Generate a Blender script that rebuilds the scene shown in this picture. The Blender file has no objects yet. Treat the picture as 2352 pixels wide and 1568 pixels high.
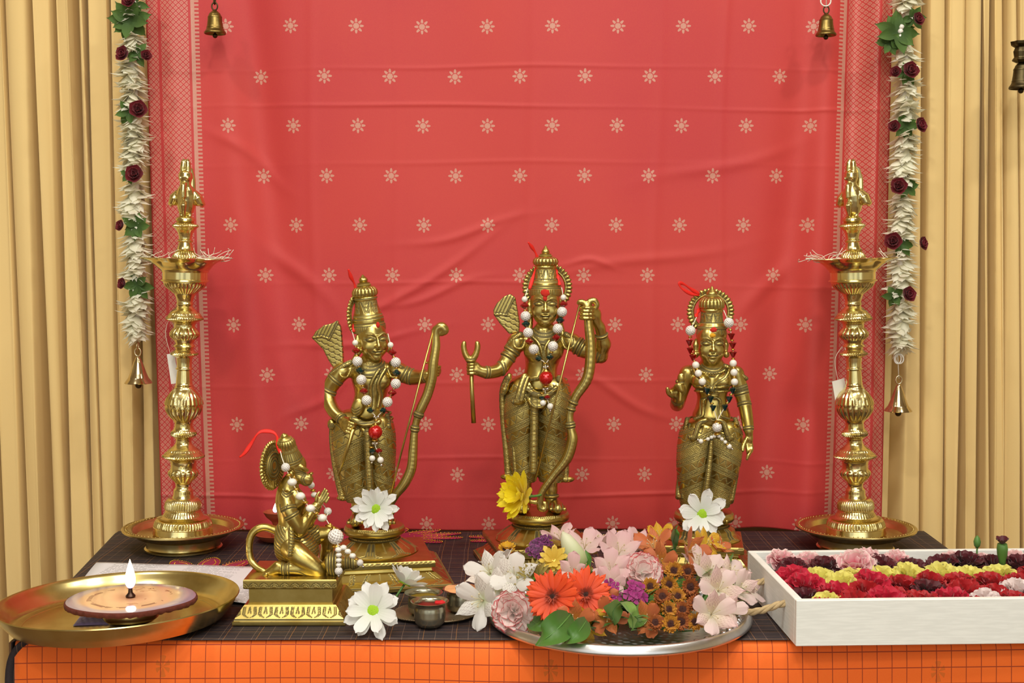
import bpy, math, random
import numpy as np
from math import sin, cos, tan, pi, radians, sqrt, atan2, floor, exp
from mathutils import Vector, Matrix
SC = bpy.context.scene
COL = SC.collection
rnd = random.Random(7)
# ------------------------------------------------------------------ camera geometry
F_CAM, PITCH = 2900.0, radians(3.7)
TZ = 0.75                      # table top height
CAM = Vector((0.0, 0.0, TZ + 0.42))
def ray(px, py):
    cx, cy = (px - 1176.0) / F_CAM, (784.0 - py) / F_CAM
    return Vector((cx, cos(PITCH) + cy * sin(PITCH), -sin(PITCH) + cy * cos(PITCH)))
def at_y(px, py, Y):
    d = ray(px, py); return CAM + d * (Y / d.y)
def at_z(px, py, z=TZ):
    d = ray(px, py); return CAM + d * ((z - CAM.z) / d.z)
def ppm(Y):                    # metres per photo pixel at depth Y
    return Y / F_CAM
# ------------------------------------------------------------------ mesh building
class MB:
    def __init__(self):
        self.v = []; self.f = []; self.m = []; self.t = []; self.s = {}
    def add(self, verts, faces, mi=0, t=None):
        o = len(self.v)
        self.v.extend([tuple(p) for p in verts])
        self.f.extend([tuple(i + o for i in f) for f in faces])
        self.m.extend([mi] * len(faces))
        self.t.extend(list(t) if t is not None else [0.0] * len(verts))
        return o
    def grid(self, P, mi=0, t=None, cu=False, cv=False):
        """P: rows of points; cu closes each row, cv closes the rows"""
        n, m = len(P), len(P[0])
        vs = [q for r in P for q in r]
        fs = []
        for i in range(n if cv else n - 1):
            for j in range(m if cu else m - 1):
                a, b = i, (i + 1) % n
                c, d = j, (j + 1) % m
                fs.append((a * m + c, a * m + d, b * m + d, b * m + c))
        return self.add(vs, fs, mi, t)
    def lathe(self, prof, seg=48, c=(0, 0, 0), flute=None, mi=0, tf=None, close=True):
        """prof: (r, z) from bottom to top; flute(theta, i, r, z)->r"""
        P = []; T = []
        for i, (r, z) in enumerate(prof):
            row = []
            for j in range(seg):
                th = 2 * pi * j / seg
                rr = flute(th, i, r, z) if flute else r
                row.append((c[0] + rr * cos(th), c[1] + rr * sin(th), c[2] + z))
                T.append(tf(th, i, r, z) if tf else 0.0)
            P.append(row)
        o = self.grid(P, mi, T, cu=True)
        if close:
            n = len(prof)
            self.f.append(tuple(o + j for j in range(seg))[::-1]); self.m.append(mi)
            self.f.append(tuple(o + (n - 1) * seg + j for j in range(seg))); self.m.append(mi)
    def tube(self, pts, rad, seg=10, mi=0, closed=False, flat=None, cap=True, t=None):
        pts = [Vector(p) for p in pts]; n = len(pts)
        if not hasattr(rad, '__len__'): rad = [rad] * n
        P = []; T = []; up = None
        for i in range(n):
            if closed: d = pts[(i + 1) % n] - pts[i - 1]
            else: d = pts[min(i + 1, n - 1)] - pts[max(i - 1, 0)]
            if d.length < 1e-9: d = Vector((0, 0, 1))
            d.normalize()
            if up is None:
                up = Vector((0, -1, 0)) if abs(d.y) < .9 else Vector((1, 0, 0))
            s = d.cross(up)
            if s.length < 1e-6: s = d.cross(Vector((1, .3, .2)))
            s.normalize(); up = s.cross(d).normalized()
            fl = flat if flat else 1.0
            P.append([pts[i] + (s * cos(2 * pi * j / seg) + up * (sin(2 * pi * j / seg) * fl)) * rad[i] for j in range(seg)])
            T += [i / max(1, n - 1) if t == 'len' else (t or 0.0)] * seg
        o = self.grid(P, mi, T, cu=True, cv=closed)
        if cap and not closed:
            self.f.append(tuple(o + j for j in range(seg))[::-1]); self.m.append(mi)
            self.f.append(tuple(o + (n - 1) * seg + j for j in range(seg))); self.m.append(mi)
    def ball(self, c, r, nu=16, nv=10, mi=0, fn=None, M=None, t=0.0):
        if not hasattr(r, '__len__'): r = (r, r, r)
        c = Vector(c); vs = []
        for i in range(1, nv):
            ph = pi * i / nv
            for j in range(nu):
                th = 2 * pi * j / nu
                d = Vector((sin(ph) * cos(th), sin(ph) * sin(th), cos(ph)))
                k = fn(d) if fn else 1.0
                q = Vector((d.x * r[0], d.y * r[1], d.z * r[2])) * k
                vs.append(c + (M @ q if M else q))
        for s in (1, -1):
            d = Vector((0, 0, s)); k = fn(d) if fn else 1.0
            q = Vector((0, 0, s * r[2])) * k
            vs.append(c + (M @ q if M else q))
        fs = []
        for i in range(nv - 2):
            for j in range(nu):
                k = (j + 1) % nu
                fs.append((i * nu + j, (i + 1) * nu + j, (i + 1) * nu + k, i * nu + k))
        a, b = (nv - 1) * nu, (nv - 1) * nu + 1
        for j in range(nu):
            k = (j + 1) % nu
            fs.append((a, j, k)); fs.append((b, (nv - 2) * nu + k, (nv - 2) * nu + j))
        self.add(vs, fs, mi, [t] * len(vs))
    def box(self, lo, hi, mi=0, bev=0.0, M=None):
        x0, y0, z0 = lo; x1, y1, z1 = hi
        if bev <= 0:
            vs = [(x, y, z) for z in (z0, z1) for y in (y0, y1) for x in (x0, x1)]
            fs = [(0, 2, 3, 1), (4, 5, 7, 6), (0, 1, 5, 4), (2, 6, 7, 3), (0, 4, 6, 2), (1, 3, 7, 5)]
        else:
            b = bev; vs = []; fs = []
            def V(sx, sy, sz, ax):
                p = [(x0, x1)[sx], (y0, y1)[sy], (z0, z1)[sz]]
                s = (sx, sy, sz)
                for a in range(3):
                    if a != ax: p[a] += b if s[a] == 0 else -b
                return p
            idx = {}
            for sx in (0, 1):
                for sy in (0, 1):
                    for sz in (0, 1):
                        for ax in range(3):
                            idx[sx, sy, sz, ax] = len(vs); vs.append(V(sx, sy, sz, ax))
            for ax in range(3):
                o = [a for a in range(3) if a != ax]
                for s in (0, 1):
                    q = []
                    for (a, c_) in ((0, 0), (1, 0), (1, 1), (0, 1)):
                        k = [0, 0, 0]; k[ax] = s; k[o[0]] = a; k[o[1]] = c_
                        q.append(idx[k[0], k[1], k[2], ax])
                    fs.append(tuple(q))
            for ax in range(3):
                o = [a for a in range(3) if a != ax]
                for a in (0, 1):
                    for c_ in (0, 1):
                        k0 = [0, 0, 0]; k0[o[0]] = a; k0[o[1]] = c_; k1 = list(k0); k1[ax] = 1
                        fs.append((idx[(*k0, o[0])], idx[(*k1, o[0])], idx[(*k1, o[1])], idx[(*k0, o[1])]))
            for sx in (0, 1):
                for sy in (0, 1):
                    for sz in (0, 1):
                        fs.append(tuple(idx[sx, sy, sz, a] for a in range(3)))
        if M: vs = [M @ Vector(v) for v in vs]
        self.add(vs, fs, mi)
def obj(name, mb, mats, parent=None, smooth=True, angle=None, loc=None, fix=True):
    me = bpy.data.meshes.new(name)
    me.from_pydata([tuple(p) for p in mb.v], [], mb.f)
    if not isinstance(mats, (list, tuple)): mats = [mats]
    for m in mats: me.materials.append(m)
    if len(mats) > 1: me.polygons.foreach_set('material_index', mb.m)
    at = me.attributes.new('t', 'FLOAT', 'POINT'); at.data.foreach_set('value', np.array(mb.t, dtype=np.float32))
    if mb.s:
        sv = np.zeros(len(mb.v), dtype=np.float32); sv[list(mb.s.keys())] = list(mb.s.values())
        at = me.attributes.new('s', 'FLOAT', 'POINT'); at.data.foreach_set('value', sv)
    finish(me, smooth, angle, fix)
    o = bpy.data.objects.new(name, me); COL.objects.link(o)
    if parent: o.parent = parent
    if loc: o.location = loc
    return o
def finish(me, smooth=True, angle=None, fix=True):
    me.update()
    if fix:
        import bmesh
        b = bmesh.new(); b.from_mesh(me); bmesh.ops.recalc_face_normals(b, faces=b.faces); b.to_mesh(me); b.free()
    if smooth:
        me.shade_smooth()
        if angle: me.set_sharp_from_angle(angle=radians(angle))
def tag(o, label=None, cat=None, group=None, kind=None):
    if label: o['label'] = label
    if cat: o['category'] = cat
    if group: o['group'] = group
    if kind: o['kind'] = kind
    return o
def thing(name, label, cat, loc=(0, 0, 0), group=None, rot=None):
    o = bpy.data.objects.new(name, None); COL.objects.link(o)
    o.empty_display_size = .02
    o.location = loc
    if rot: o.rotation_euler = rot
    return tag(o, label, cat, group)
def dup(root, loc, label, rot=None, scale=None, group=None):
    r = root.copy(); COL.objects.link(r); r.location = loc
    if rot is not None: r.rotation_euler = rot
    if scale is not None: r.scale = (scale,) * 3
    r['label'] = label
    if group: r['group'] = group
    for ch in list(root.children):
        c = ch.copy(); COL.objects.link(c); c.parent = r
        for g in list(ch.children):
            d = g.copy(); COL.objects.link(d); d.parent = c
    return r
# ------------------------------------------------------------------ shader expressions
class E:
    def __init__(s, T, k): s.T = T; s.k = k
    def _m(s, op, *a): return s.T.math(op, s, *a)
    def __add__(s, o): return s._m('ADD', o)
    __radd__ = __add__
    def __sub__(s, o): return s._m('SUBTRACT', o)
    def __rsub__(s, o): return s.T.math('SUBTRACT', o, s)
    def __mul__(s, o): return s._m('MULTIPLY', o)
    __rmul__ = __mul__
    def __truediv__(s, o): return s._m('DIVIDE', o)
    def __lt__(s, o): return s._m('LESS_THAN', o)
    def __gt__(s, o): return s._m('GREATER_THAN', o)
    def abs(s): return s._m('ABSOLUTE')
    def sin(s): return s._m('SINE')
    def cos(s): return s._m('COSINE')
    def floor(s): return s._m('FLOOR')
    def frac(s): return s._m('FRACT')
    def mod(s, o): return s._m('FLOORED_MODULO', o)
    def pow(s, o): return s._m('POWER', o)
    def max(s, o): return s._m('MAXIMUM', o)
    def min(s, o): return s._m('MINIMUM', o)
    def sqrt(s): return s._m('SQRT')
    def atan2(s, o): return s._m('ARCTAN2', o)
    def step(s, a, b): return s.T.smooth(s, a, b)
class NT:
    def __init__(s, name):
        s.m = bpy.data.materials.new(name); s.m.use_nodes = True
        s.t = s.m.node_tree; s.t.nodes.clear()
        s.out = s.t.nodes.new('ShaderNodeOutputMaterial')
    def put(s, inp, v):
        if isinstance(v, E): s.t.links.new(v.k, inp)
        elif v is not None:
            if hasattr(v, '__len__') and len(v) == 3 and inp.type == 'RGBA': v = (*v, 1.0)
            inp.default_value = v
    def node(s, ty, props=None, **inp):
        n = s.t.nodes.new(ty)
        for k, v in (props or {}).items(): setattr(n, k, v)
        for k, v in inp.items(): s.put(n.inputs[k.replace('_', ' ')], v)
        return n
    def math(s, op, a, b=None, c=None):
        n = s.t.nodes.new('ShaderNodeMath'); n.operation = op
        for i, v in enumerate((a, b, c)):
            if v is not None: s.put(n.inputs[i], v)
        return E(s, n.outputs[0])
    def smooth(s, v, a, b):
        n = s.t.nodes.new('ShaderNodeMapRange'); n.interpolation_type = 'SMOOTHSTEP'
        s.put(n.inputs[0], v); s.put(n.inputs[1], a); s.put(n.inputs[2], b)
        return E(s, n.outputs[0])
    def mix(s, f, a, b):
        n = s.t.nodes.new('ShaderNodeMix'); n.data_type = 'RGBA'
        s.put(n.inputs[0], f); s.put(n.inputs[6], a); s.put(n.inputs[7], b)
        return E(s, n.outputs[2])
    def attr(s, name):
        n = s.t.nodes.new('ShaderNodeAttribute'); n.attribute_name = name
        return E(s, n.outputs['Fac'])
    def coord(s, kind='Object'):
        n = s.t.nodes.new('ShaderNodeTexCoord'); return E(s, n.outputs[kind])
    def xyz(s, v):
        n = s.t.nodes.new('ShaderNodeSeparateXYZ'); s.put(n.inputs[0], v)
        return [E(s, n.outputs[i]) for i in range(3)]
    def vec(s, x, y, z):
        n = s.t.nodes.new('ShaderNodeCombineXYZ')
        for i, v in enumerate((x, y, z)): s.put(n.inputs[i], v)
        return E(s, n.outputs[0])
    def noise(s, scale, detail=3, rough=.5, vec=None, out='Fac', dist=0):
        n = s.t.nodes.new('ShaderNodeTexNoise')
        s.put(n.inputs['Vector'], vec if vec is not None else s.coord())
        n.inputs['Scale'].default_value = scale; n.inputs['Detail'].default_value = detail
        n.inputs['Roughness'].default_value = rough; n.inputs['Distortion'].default_value = dist
        return E(s, n.outputs[out])
    def voro(s, scale, vec=None, out='Distance', feature='F1'):
        n = s.t.nodes.new('ShaderNodeTexVoronoi'); n.feature = feature
        s.put(n.inputs['Vector'], vec if vec is not None else s.coord())
        n.inputs['Scale'].default_value = scale
        return E(s, n.outputs[out])
    def bump(s, h, strength=.3, dist=.001):
        n = s.t.nodes.new('ShaderNodeBump'); n.inputs['Strength'].default_value = strength
        n.inputs['Distance'].default_value = dist; s.put(n.inputs['Height'], h)
        return E(s, n.outputs[0])
    def bsdf(s, col, rough=.5, metal=0., normal=None, **kw):
        n = s.t.nodes.new('ShaderNodeBsdfPrincipled')
        s.put(n.inputs['Base Color'], col); s.put(n.inputs['Roughness'], rough); s.put(n.inputs['Metallic'], metal)
        if normal is not None: s.put(n.inputs['Normal'], normal)
        for k, v in kw.items(): s.put(n.inputs[k.replace('_', ' ')], v)
        return E(s, n.outputs[0])
    def translucent(s, sh, col, f):
        n = s.t.nodes.new('ShaderNodeBsdfTranslucent'); s.put(n.inputs[0], col)
        x = s.t.nodes.new('ShaderNodeMixShader'); s.put(x.inputs[0], f)
        s.put(x.inputs[1], sh); s.t.links.new(n.outputs[0], x.inputs[2])
        return E(s, x.outputs[0])
    def done(s, sh):
        s.t.links.new(sh.k, s.out.inputs[0]); return s.m
def simple(name, col, rough=.5, metal=0., var=0., scale=40., **kw):
    T = NT(name)
    c = T.mix(T.noise(scale), tuple(x * (1 - var) for x in col), tuple(min(1, x * (1 + var)) for x in col)) if var else col
    return T.done(T.bsdf(c, rough, metal, **kw))
def srgb(r, g, b):
    return tuple(((x / 255 + .055) / 1.055) ** 2.4 if x > 10 else x / 255 / 12.92 for x in (r, g, b))
def lerp(a, b, t): return a + (b - a) * t
def spline(pts, n):
    """Catmull-Rom through pts (tuples), n samples"""
    P = [np.array(p, dtype=float) for p in pts]
    P = [2 * P[0] - P[1]] + P + [2 * P[-1] - P[-2]]
    out = []; m = len(P) - 3
    for i in range(n):
        u = i / (n - 1) * m; k = min(int(u), m - 1); t = u - k
        a, b, c, d = P[k:k + 4]
        out.append(tuple(.5 * ((2 * b) + (c - a) * t + (2 * a - 5 * b + 4 * c - d) * t * t + (3 * b - a - 3 * c + d) * t ** 3)))
    return out
# ================================================================== SETTING
YB = 1.95                      # plane of the hanging silk
m_floor = simple('floor_carpet', srgb(120, 96, 74), .95, 0, .2, 60)
m_wall = simple('plaster', srgb(214, 196, 160), .9, 0, .05, 6)
m_ceil = simple('ceiling_white', srgb(235, 228, 214), .9, 0, .03, 5)
b = MB(); b.box((-3, -2.5, -.05), (3, 2.25, 0)); tag(obj('floor', b, m_floor, smooth=False), kind='structure')
b = MB(); b.box((-3, 2.15, 0), (3, 2.25, 2.7)); tag(obj('wall_back', b, m_wall, smooth=False), kind='structure')
b = MB(); b.box((-3, -2.5, 2.7), (3, 2.25, 2.75)); tag(obj('ceiling', b, m_ceil, smooth=False), kind='structure')
b = MB(); b.box((-3.1, -2.5, 0), (-3, 2.25, 2.7)); tag(obj('wall_left', b, m_wall, smooth=False), kind='structure')
b = MB(); b.box((3, -2.5, 0), (3.1, 2.25, 2.7)); tag(obj('wall_right', b, m_wall, smooth=False), kind='structure')
# ------------------------------------------------------------------ pleated curtains
T = NT('cream_curtain')
w = T.noise(900, 2)
c = T.mix(T.noise(3, 2), srgb(244, 208, 138), srgb(248, 218, 152))
sh = T.bsdf(c, .85, 0, T.bump(w, .15, .0005), Sheen_Weight=.15)
m_curtain = T.done(T.translucent(sh, srgb(240, 156, 66), .10))
def curtain(name, label, cols, ztop=2.45, zbot=.02):
    """cols: (x at the top, x at the bottom, depth) of the pleat ridges and valleys"""
    b = MB(); P = []
    n = 15
    prof = spline([(i, *c_) for i, c_ in enumerate(cols)], len(cols) * 8)
    for i in range(n):
        v = i / (n - 1); z = lerp(zbot, ztop, v)
        row = []
        for q in prof:
            x = lerp(q[2], q[1], v)
            row.append((x + .003 * sin(z * 3 + q[0]), q[3] + .004 * sin(z * 2.1 + q[0] * 1.7), z))
        P.append(row)
    b.grid(P)
    o = obj(name, b, m_curtain, fix=False)
    s = o.modifiers.new('cloth', 'SOLIDIFY'); s.thickness = .0012
    tag(o, label, 'curtain')
    return o
YC = 2.0
def pleats(pairs, y=YC):
    """pairs: photo x (top, bottom at y=1200) of each lit ridge start and end; dark valleys between"""
    out = []
    for (a0, b0, a1, b1, dp) in pairs:
        X = lambda px, py: at_y(px, py, y).x
        # position at z=2.45 / 0.02 extrapolated from the photo rows 0 and 1200
        def col(p0, p1, d):
            t, u = at_y(p0, 0, y), at_y(p1, 1200, y)
            k = (t.x - u.x) / (t.z - u.z)
            return (t.x + k * (2.45 - t.z), u.x + k * (.02 - u.z), y + d)
        out.append(col(a0 + 1, b0 + 1, -.002))
        out.append(col(lerp(a0, a1, .22), lerp(b0, b1, .22), -.010))
        out.append(col(lerp(a0, a1, .78), lerp(b0, b1, .78), -.011))
        out.append(col(a1 - 1, b1 - 1, -.003))
        out.append(col(a1 + 4, b1 + 4, .030 + dp))
    return out
L = [(-330, -300, -270, -235, .01), (-262, -225, -200, -165, .02), (-190, -155, -120, -80, .02), (-110, -70, -40, -5, .02), (-28, 15, 6, 52, .012), (16, 62, 64, 104, .02), (80, 122, 118, 160, .015), (126, 168, 168, 208, .02),
     (180, 218, 196, 236, .01), (206, 242, 246, 274, .02), (258, 282, 300, 318, .012), (312, 328, 350, 366, .015), (362, 380, 410, 420, .01)]
curtain('pleated_curtain', 'cream pleated curtain at the left, behind the round brass tray', pleats(L))
R = [(1990, 1955, 2030, 1990, .01), (2040, 2000, 2078, 2040, .012), (2088, 2066, 2118, 2104, .02), (2124, 2115, 2172, 2160, .01), (2178, 2166, 2208, 2196, .02), (2216, 2210, 2248, 2240, .012),
     (2254, 2248, 2272, 2268, .02), (2278, 2276, 2300, 2300, .008), (2304, 2306, 2330, 2334, .015), (2336, 2342, 2362, 2366, .01), (2368, 2374, 2410, 2414, .02), (2424, 2430, 2480, 2484, .02), (2500, 2504, 2560, 2560, .02), (2580, 2580, 2640, 2640, .01)]
curtain('pleated_curtain', 'cream pleated curtain at the right, behind the white flower box', pleats(R))
# ------------------------------------------------------------------ red silk hanging
T = NT('red_silk')
u, v, _ = T.xyz(T.coord('UV'))          # u: photo-pixel-like cloth coordinate across, v: down the cloth
def star(T, u, v, ox, oy, dx=150.6, dy=228.4, R=17.0):
    a = ((u - ox) / dx + .5).frac() * dx - dx / 2
    b_ = ((v - oy) / dy + .5).frac() * dy - dy / 2
    r = (a * a + b_ * b_).sqrt(); th = a.atan2(b_)
    cc = (th * 4).cos().abs()
    pet = (r - R * (.36 + .68 * cc.pow(1.25))) < 0
    ring = ((r - R * .47).abs() > R * .05)
    slit = (cc > .25).max(r < R * .3)
    core = (r < R * .14) 
    return (pet * ring * slit).max(core)
s1 = star(T, u, v, 968.0, 60.0); s2 = star(T, u, v, 1043.5, 175.0)
inside = ((u > 492) * (u < 1885))
st = s1.max(s2) * inside
# border bands (mirrored)
e = (1193.0 - u).abs()                    # 0 at the middle, ~745 at the comb edge, ~850 at the selvedge
def band(a, b_): return (e > a) * (e < b_)
la = ((u + v) / 13.0).frac(); lb = ((u - v) / 13.0).frac()
lat = ((la - .5).abs() < .36) * ((lb - .5).abs() < .36)
lat = lat * ((((la - .5).abs() > .2).max((lb - .5).abs() > .2)).max(((la - .5).abs() < .1) * ((lb - .5).abs() < .1)))
zari = band(748, 757).max(band(760.5, 766)* 0.0)
comb = band(738, 750) * ((v / 9.0).frac() < .5)
lattice = (band(763, 828).max(band(835, 860))) * lat
sm = band(748, 862)
gold = (st.max(zari).max(comb)).max(lattice)
n1 = T.noise(2.2, 3, .55); n2 = T.noise(420, 2)
base = T.mix(n1.step(.35, .7), srgb(192, 46, 60), srgb(202, 58, 58))
base = T.mix(n2 * .4, base, srgb(206, 82, 58))
base = T.mix(sm * .3, base, srgb(190, 58, 60))
edge = band(868, 990)
base = T.mix(edge, base, srgb(190, 50, 34))
zc = T.mix(n2, srgb(200, 148, 128), srgb(214, 164, 144))
col = T.mix(gold * .8, base, zc)
m_silk = T.done(T.bsdf(col, T.math('SUBTRACT', .62, gold * .15), 0, T.bump(T.noise(700, 2), .12, .0006), Sheen_Weight=.35, Sheen_Tint=srgb(255, 150, 120), Sheen_Roughness=.4))
def silk():
    nx, ny = 300, 420
    top, bot = -140, 1216
    b = MB(); P = []; UV = []
    crease = [(158, .0010, 4), (247, .0014, 4), (378, .0006, 5), (655, .0008, 5), (880, .0007, 5), (1057, .0009, 4), (1136, .0016, 4)]
    vcre = [(712, .0014, 12), (905, .001, 12), (1220, .001, 12), (1515, .001, 12), (1668, .0016, 10)]
    for j in range(ny + 1):
        fy = j / ny; py = lerp(top, bot, fy); row = []
        xl = lerp(334, 372, max(0, py) / 1200) if py > 0 else 334
        ml = lerp(446, 487, py / 1200); mr = lerp(1941, 1900, py / 1200); xr = lerp(2052, 2022, py / 1200)
        for i in range(nx + 1):
            fx = i / nx
            uu = lerp(330, 2056, fx)          # cloth coordinate
            # piecewise map cloth coordinate to where it hangs
            if uu < 446: px = lerp(xl, ml, (uu - 330) / 116)
            elif uu > 1941: px = lerp(mr, xr, (uu - 1941) / 115)
            else: px = lerp(ml, mr, (uu - 446) / 1495)
            q = at_y(px, py, YB)
            d = 0.0
            for (cy, a, w) in crease:
                yy = cy + 7 * sin(uu * .003 + cy) + 1.5 * sin(uu * .013 + cy * 2)
                g = (py - yy) / w; d -= a * exp(-g * g) * (.6 + .4 * sin(uu * .006 + cy))
            for (cx, a, w) in vcre:
                xx = cx + 6 * sin(py * .006 + cx); g = (uu - xx) / w; d -= a * exp(-g * g)
            # soft hanging folds, stronger at the two sides
            lo = exp(-((uu - 600 - .10 * (py - 500)) / 60) ** 2); d += .016 * lo * max(0.15, min(1, (1100 - py) / 700))
            lo = exp(-((uu - 520 - .06 * py) / 45) ** 2); d -= .010 * lo
            lo = exp(-((uu - 1835 + .08 * (py - 500)) / 55) ** 2); d += .015 * lo * min(1, max(.2, py / 500))
            lo = exp(-((uu - 1905 + .02 * py) / 35) ** 2); d -= .012 * lo
            lo = exp(-((uu - 1975 + .01 * py) / 22) ** 2); d += .014 * lo
            lo = exp(-((uu - 2020) / 18) ** 2); d -= .012 * lo
            lo = exp(-((uu - 395) / 26) ** 2); d -= .006 * lo
            d += .004 * sin(uu * .0074 + py * .0021) + .003 * sin(uu * .013 - py * .0033 + 1.3)
            # diagonal drag wrinkles
            for (x0, y0, x1, y1, a, w) in ((740, 780, 1160, 520, .004, 13), (640, 800, 980, 760, .003, 11), (930, 560, 1210, 500, .003, 12), (560, 520, 760, 720, .004, 22), (880, 700, 1120, 640, .003, 11),
                                           (1260, 640, 1700, 560, .0025, 16), (1330, 860, 1560, 960, .003, 14), (640, 960, 800, 860, .004, 14), (1500, 420, 1850, 330, .0025, 18), (480, 300, 640, 420, .004, 18), (1290, 600, 1420, 610, .003, 10), (1700, 760, 1860, 560, .004, 24)):
                L2 = (x1 - x0) ** 2 + (y1 - y0) ** 2
                tt = ((uu - x0) * (x1 - x0) + (py - y0) * (y1 - y0)) / L2
                dist = ((uu - x0) * (y1 - y0) - (py - y0) * (x1 - x0)) / sqrt(L2) + 10 * sin(tt * 5 + x0)
                if -.3 < tt < 1.3:
                    d -= .7 * a * exp(-(dist / (w * .75)) ** 2) * exp(-((tt - .5) / .42) ** 2)
            row.append((q.x, YB + d, q.z)); UV.append((uu, py))
        P.append(row)
    b.grid(P)
    o = obj('silk_backdrop', b, m_silk, fix=False)
    me = o.data; uvl = me.uv_layers.new(name='UVMap')
    li = np.zeros(len(me.loops), dtype=np.int32); me.loops.foreach_get('vertex_index', li)
    uvl.data.foreach_set('uv', np.array(UV, dtype=np.float32)[li].ravel())
    s = o.modifiers.new('cloth', 'SOLIDIFY'); s.thickness = .0006; s.offset = 1
    tag(o, 'red silk cloth with small woven flowers hanging behind the statues', 'cloth')
silk()
# ------------------------------------------------------------------ table under its cloths
FL, FR = at_z(38, 1467), at_z(2460, 1467)     # front corners of the cloth
BL, BR = at_z(268, 1222), at_z(2095, 1213)
YF, YK = FL.y, 1.938
m_wood = simple('table_wood', srgb(120, 82, 50), .5, 0, .15, 20)
t = thing('folding_table', 'wooden table hidden under the orange and black cloths', 'table', (0, (YF + YK) / 2, 0))
b = MB(); b.box((-.565, YF + .012 - (YF + YK) / 2, .715), (.6, YK - .01 - (YF + YK) / 2, .744), bev=.003); obj('tabletop', b, m_wood, t, angle=40)
for sx in (-.5, .53):
    for sy in (-.2, .2):
        b = MB(); b.box((sx - .02, sy - .02, 0), (sx + .02, sy + .02, .716), bev=.002); obj('leg', b, m_wood, t, angle=40)
# orange checked cloth
T = NT('orange_check')
x, y, z = T.xyz(T.coord('UV'))
P_ = .01655
g = T.noise(600, 2)
wob = T.noise(9, 2) * .06
fx = (x / P_ + wob).frac(); fz = (y / (P_ * 1.08) + wob).frac()
line = ((fx - .5).abs() < .028).max((fz - .5).abs() < .03)
base = T.mix(T.noise(14, 3), srgb(252, 112, 22), srgb(246, 98, 20))
base = T.mix(g * .3, base, srgb(255, 140, 40))

a = ((x - .043) / .43 + .5).frac() * .43 - .215; bb = (y + .032)
rr = (a * a + bb * bb * .45).sqrt()
motif = ((rr < .008) * (((a.atan2(bb)) * 6).cos() > -.3)) * .45
col = T.mix(motif, base, srgb(180, 100, 20))
col = T.mix(line * .8, col, srgb(130, 24, 8))
m_orange = T.done(T.bsdf(col, .75, 0, T.bump(g, .15, .0004), Sheen_Weight=.2))
def front_cloth():
    b = MB(); P = []; UV = []
    nx, nz = 150, 40
    xs = np.linspace(FL.x - .002, FR.x, nx + 1)
    prof = [(.10, -.0006), (.05, -.0006), (.018, -.0006), (.008, -.0008), (.003, -.003), (0, -.008)] + [(-.001 - .014 * k / nz, -.008 - .74 * k / nz) for k in range(1, nz + 1)]
    for (dy, dz) in prof:
        row = []
        for x_ in xs:
            drop = -dz
            w_ = .004 * min(1, drop / .1) * sin(x_ * 19 + 2) + .010 * min(1, drop / .4) * sin(x_ * 31 + 1 + drop * 2) * min(1, drop / .3)
            row.append((x_, YF + dy - w_ - .003 * min(1, drop / .05), TZ + dz - .0012)); UV.append((x_, dz - dy * (1 if dz > -.002 else 0) + .004 * sin(x_ * 5)))
        P.append(row)
    b.grid(P)
    # left side return of the cloth
    o = obj('orange_tablecloth', b, m_orange, fix=False)
    me = o.data; uvl = me.uv_layers.new(name='UVMap')
    li = np.zeros(len(me.loops), dtype=np.int32); me.loops.foreach_get('vertex_index', li)
    uvl.data.foreach_set('uv', np.array(UV, dtype=np.float32)[li].ravel())
    s = o.modifiers.new('cloth', 'SOLIDIFY'); s.thickness = .0006; s.offset = -1
    tag(o, 'orange tablecloth with thin dark checks hanging down the table front', 'tablecloth')
front_cloth()
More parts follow.
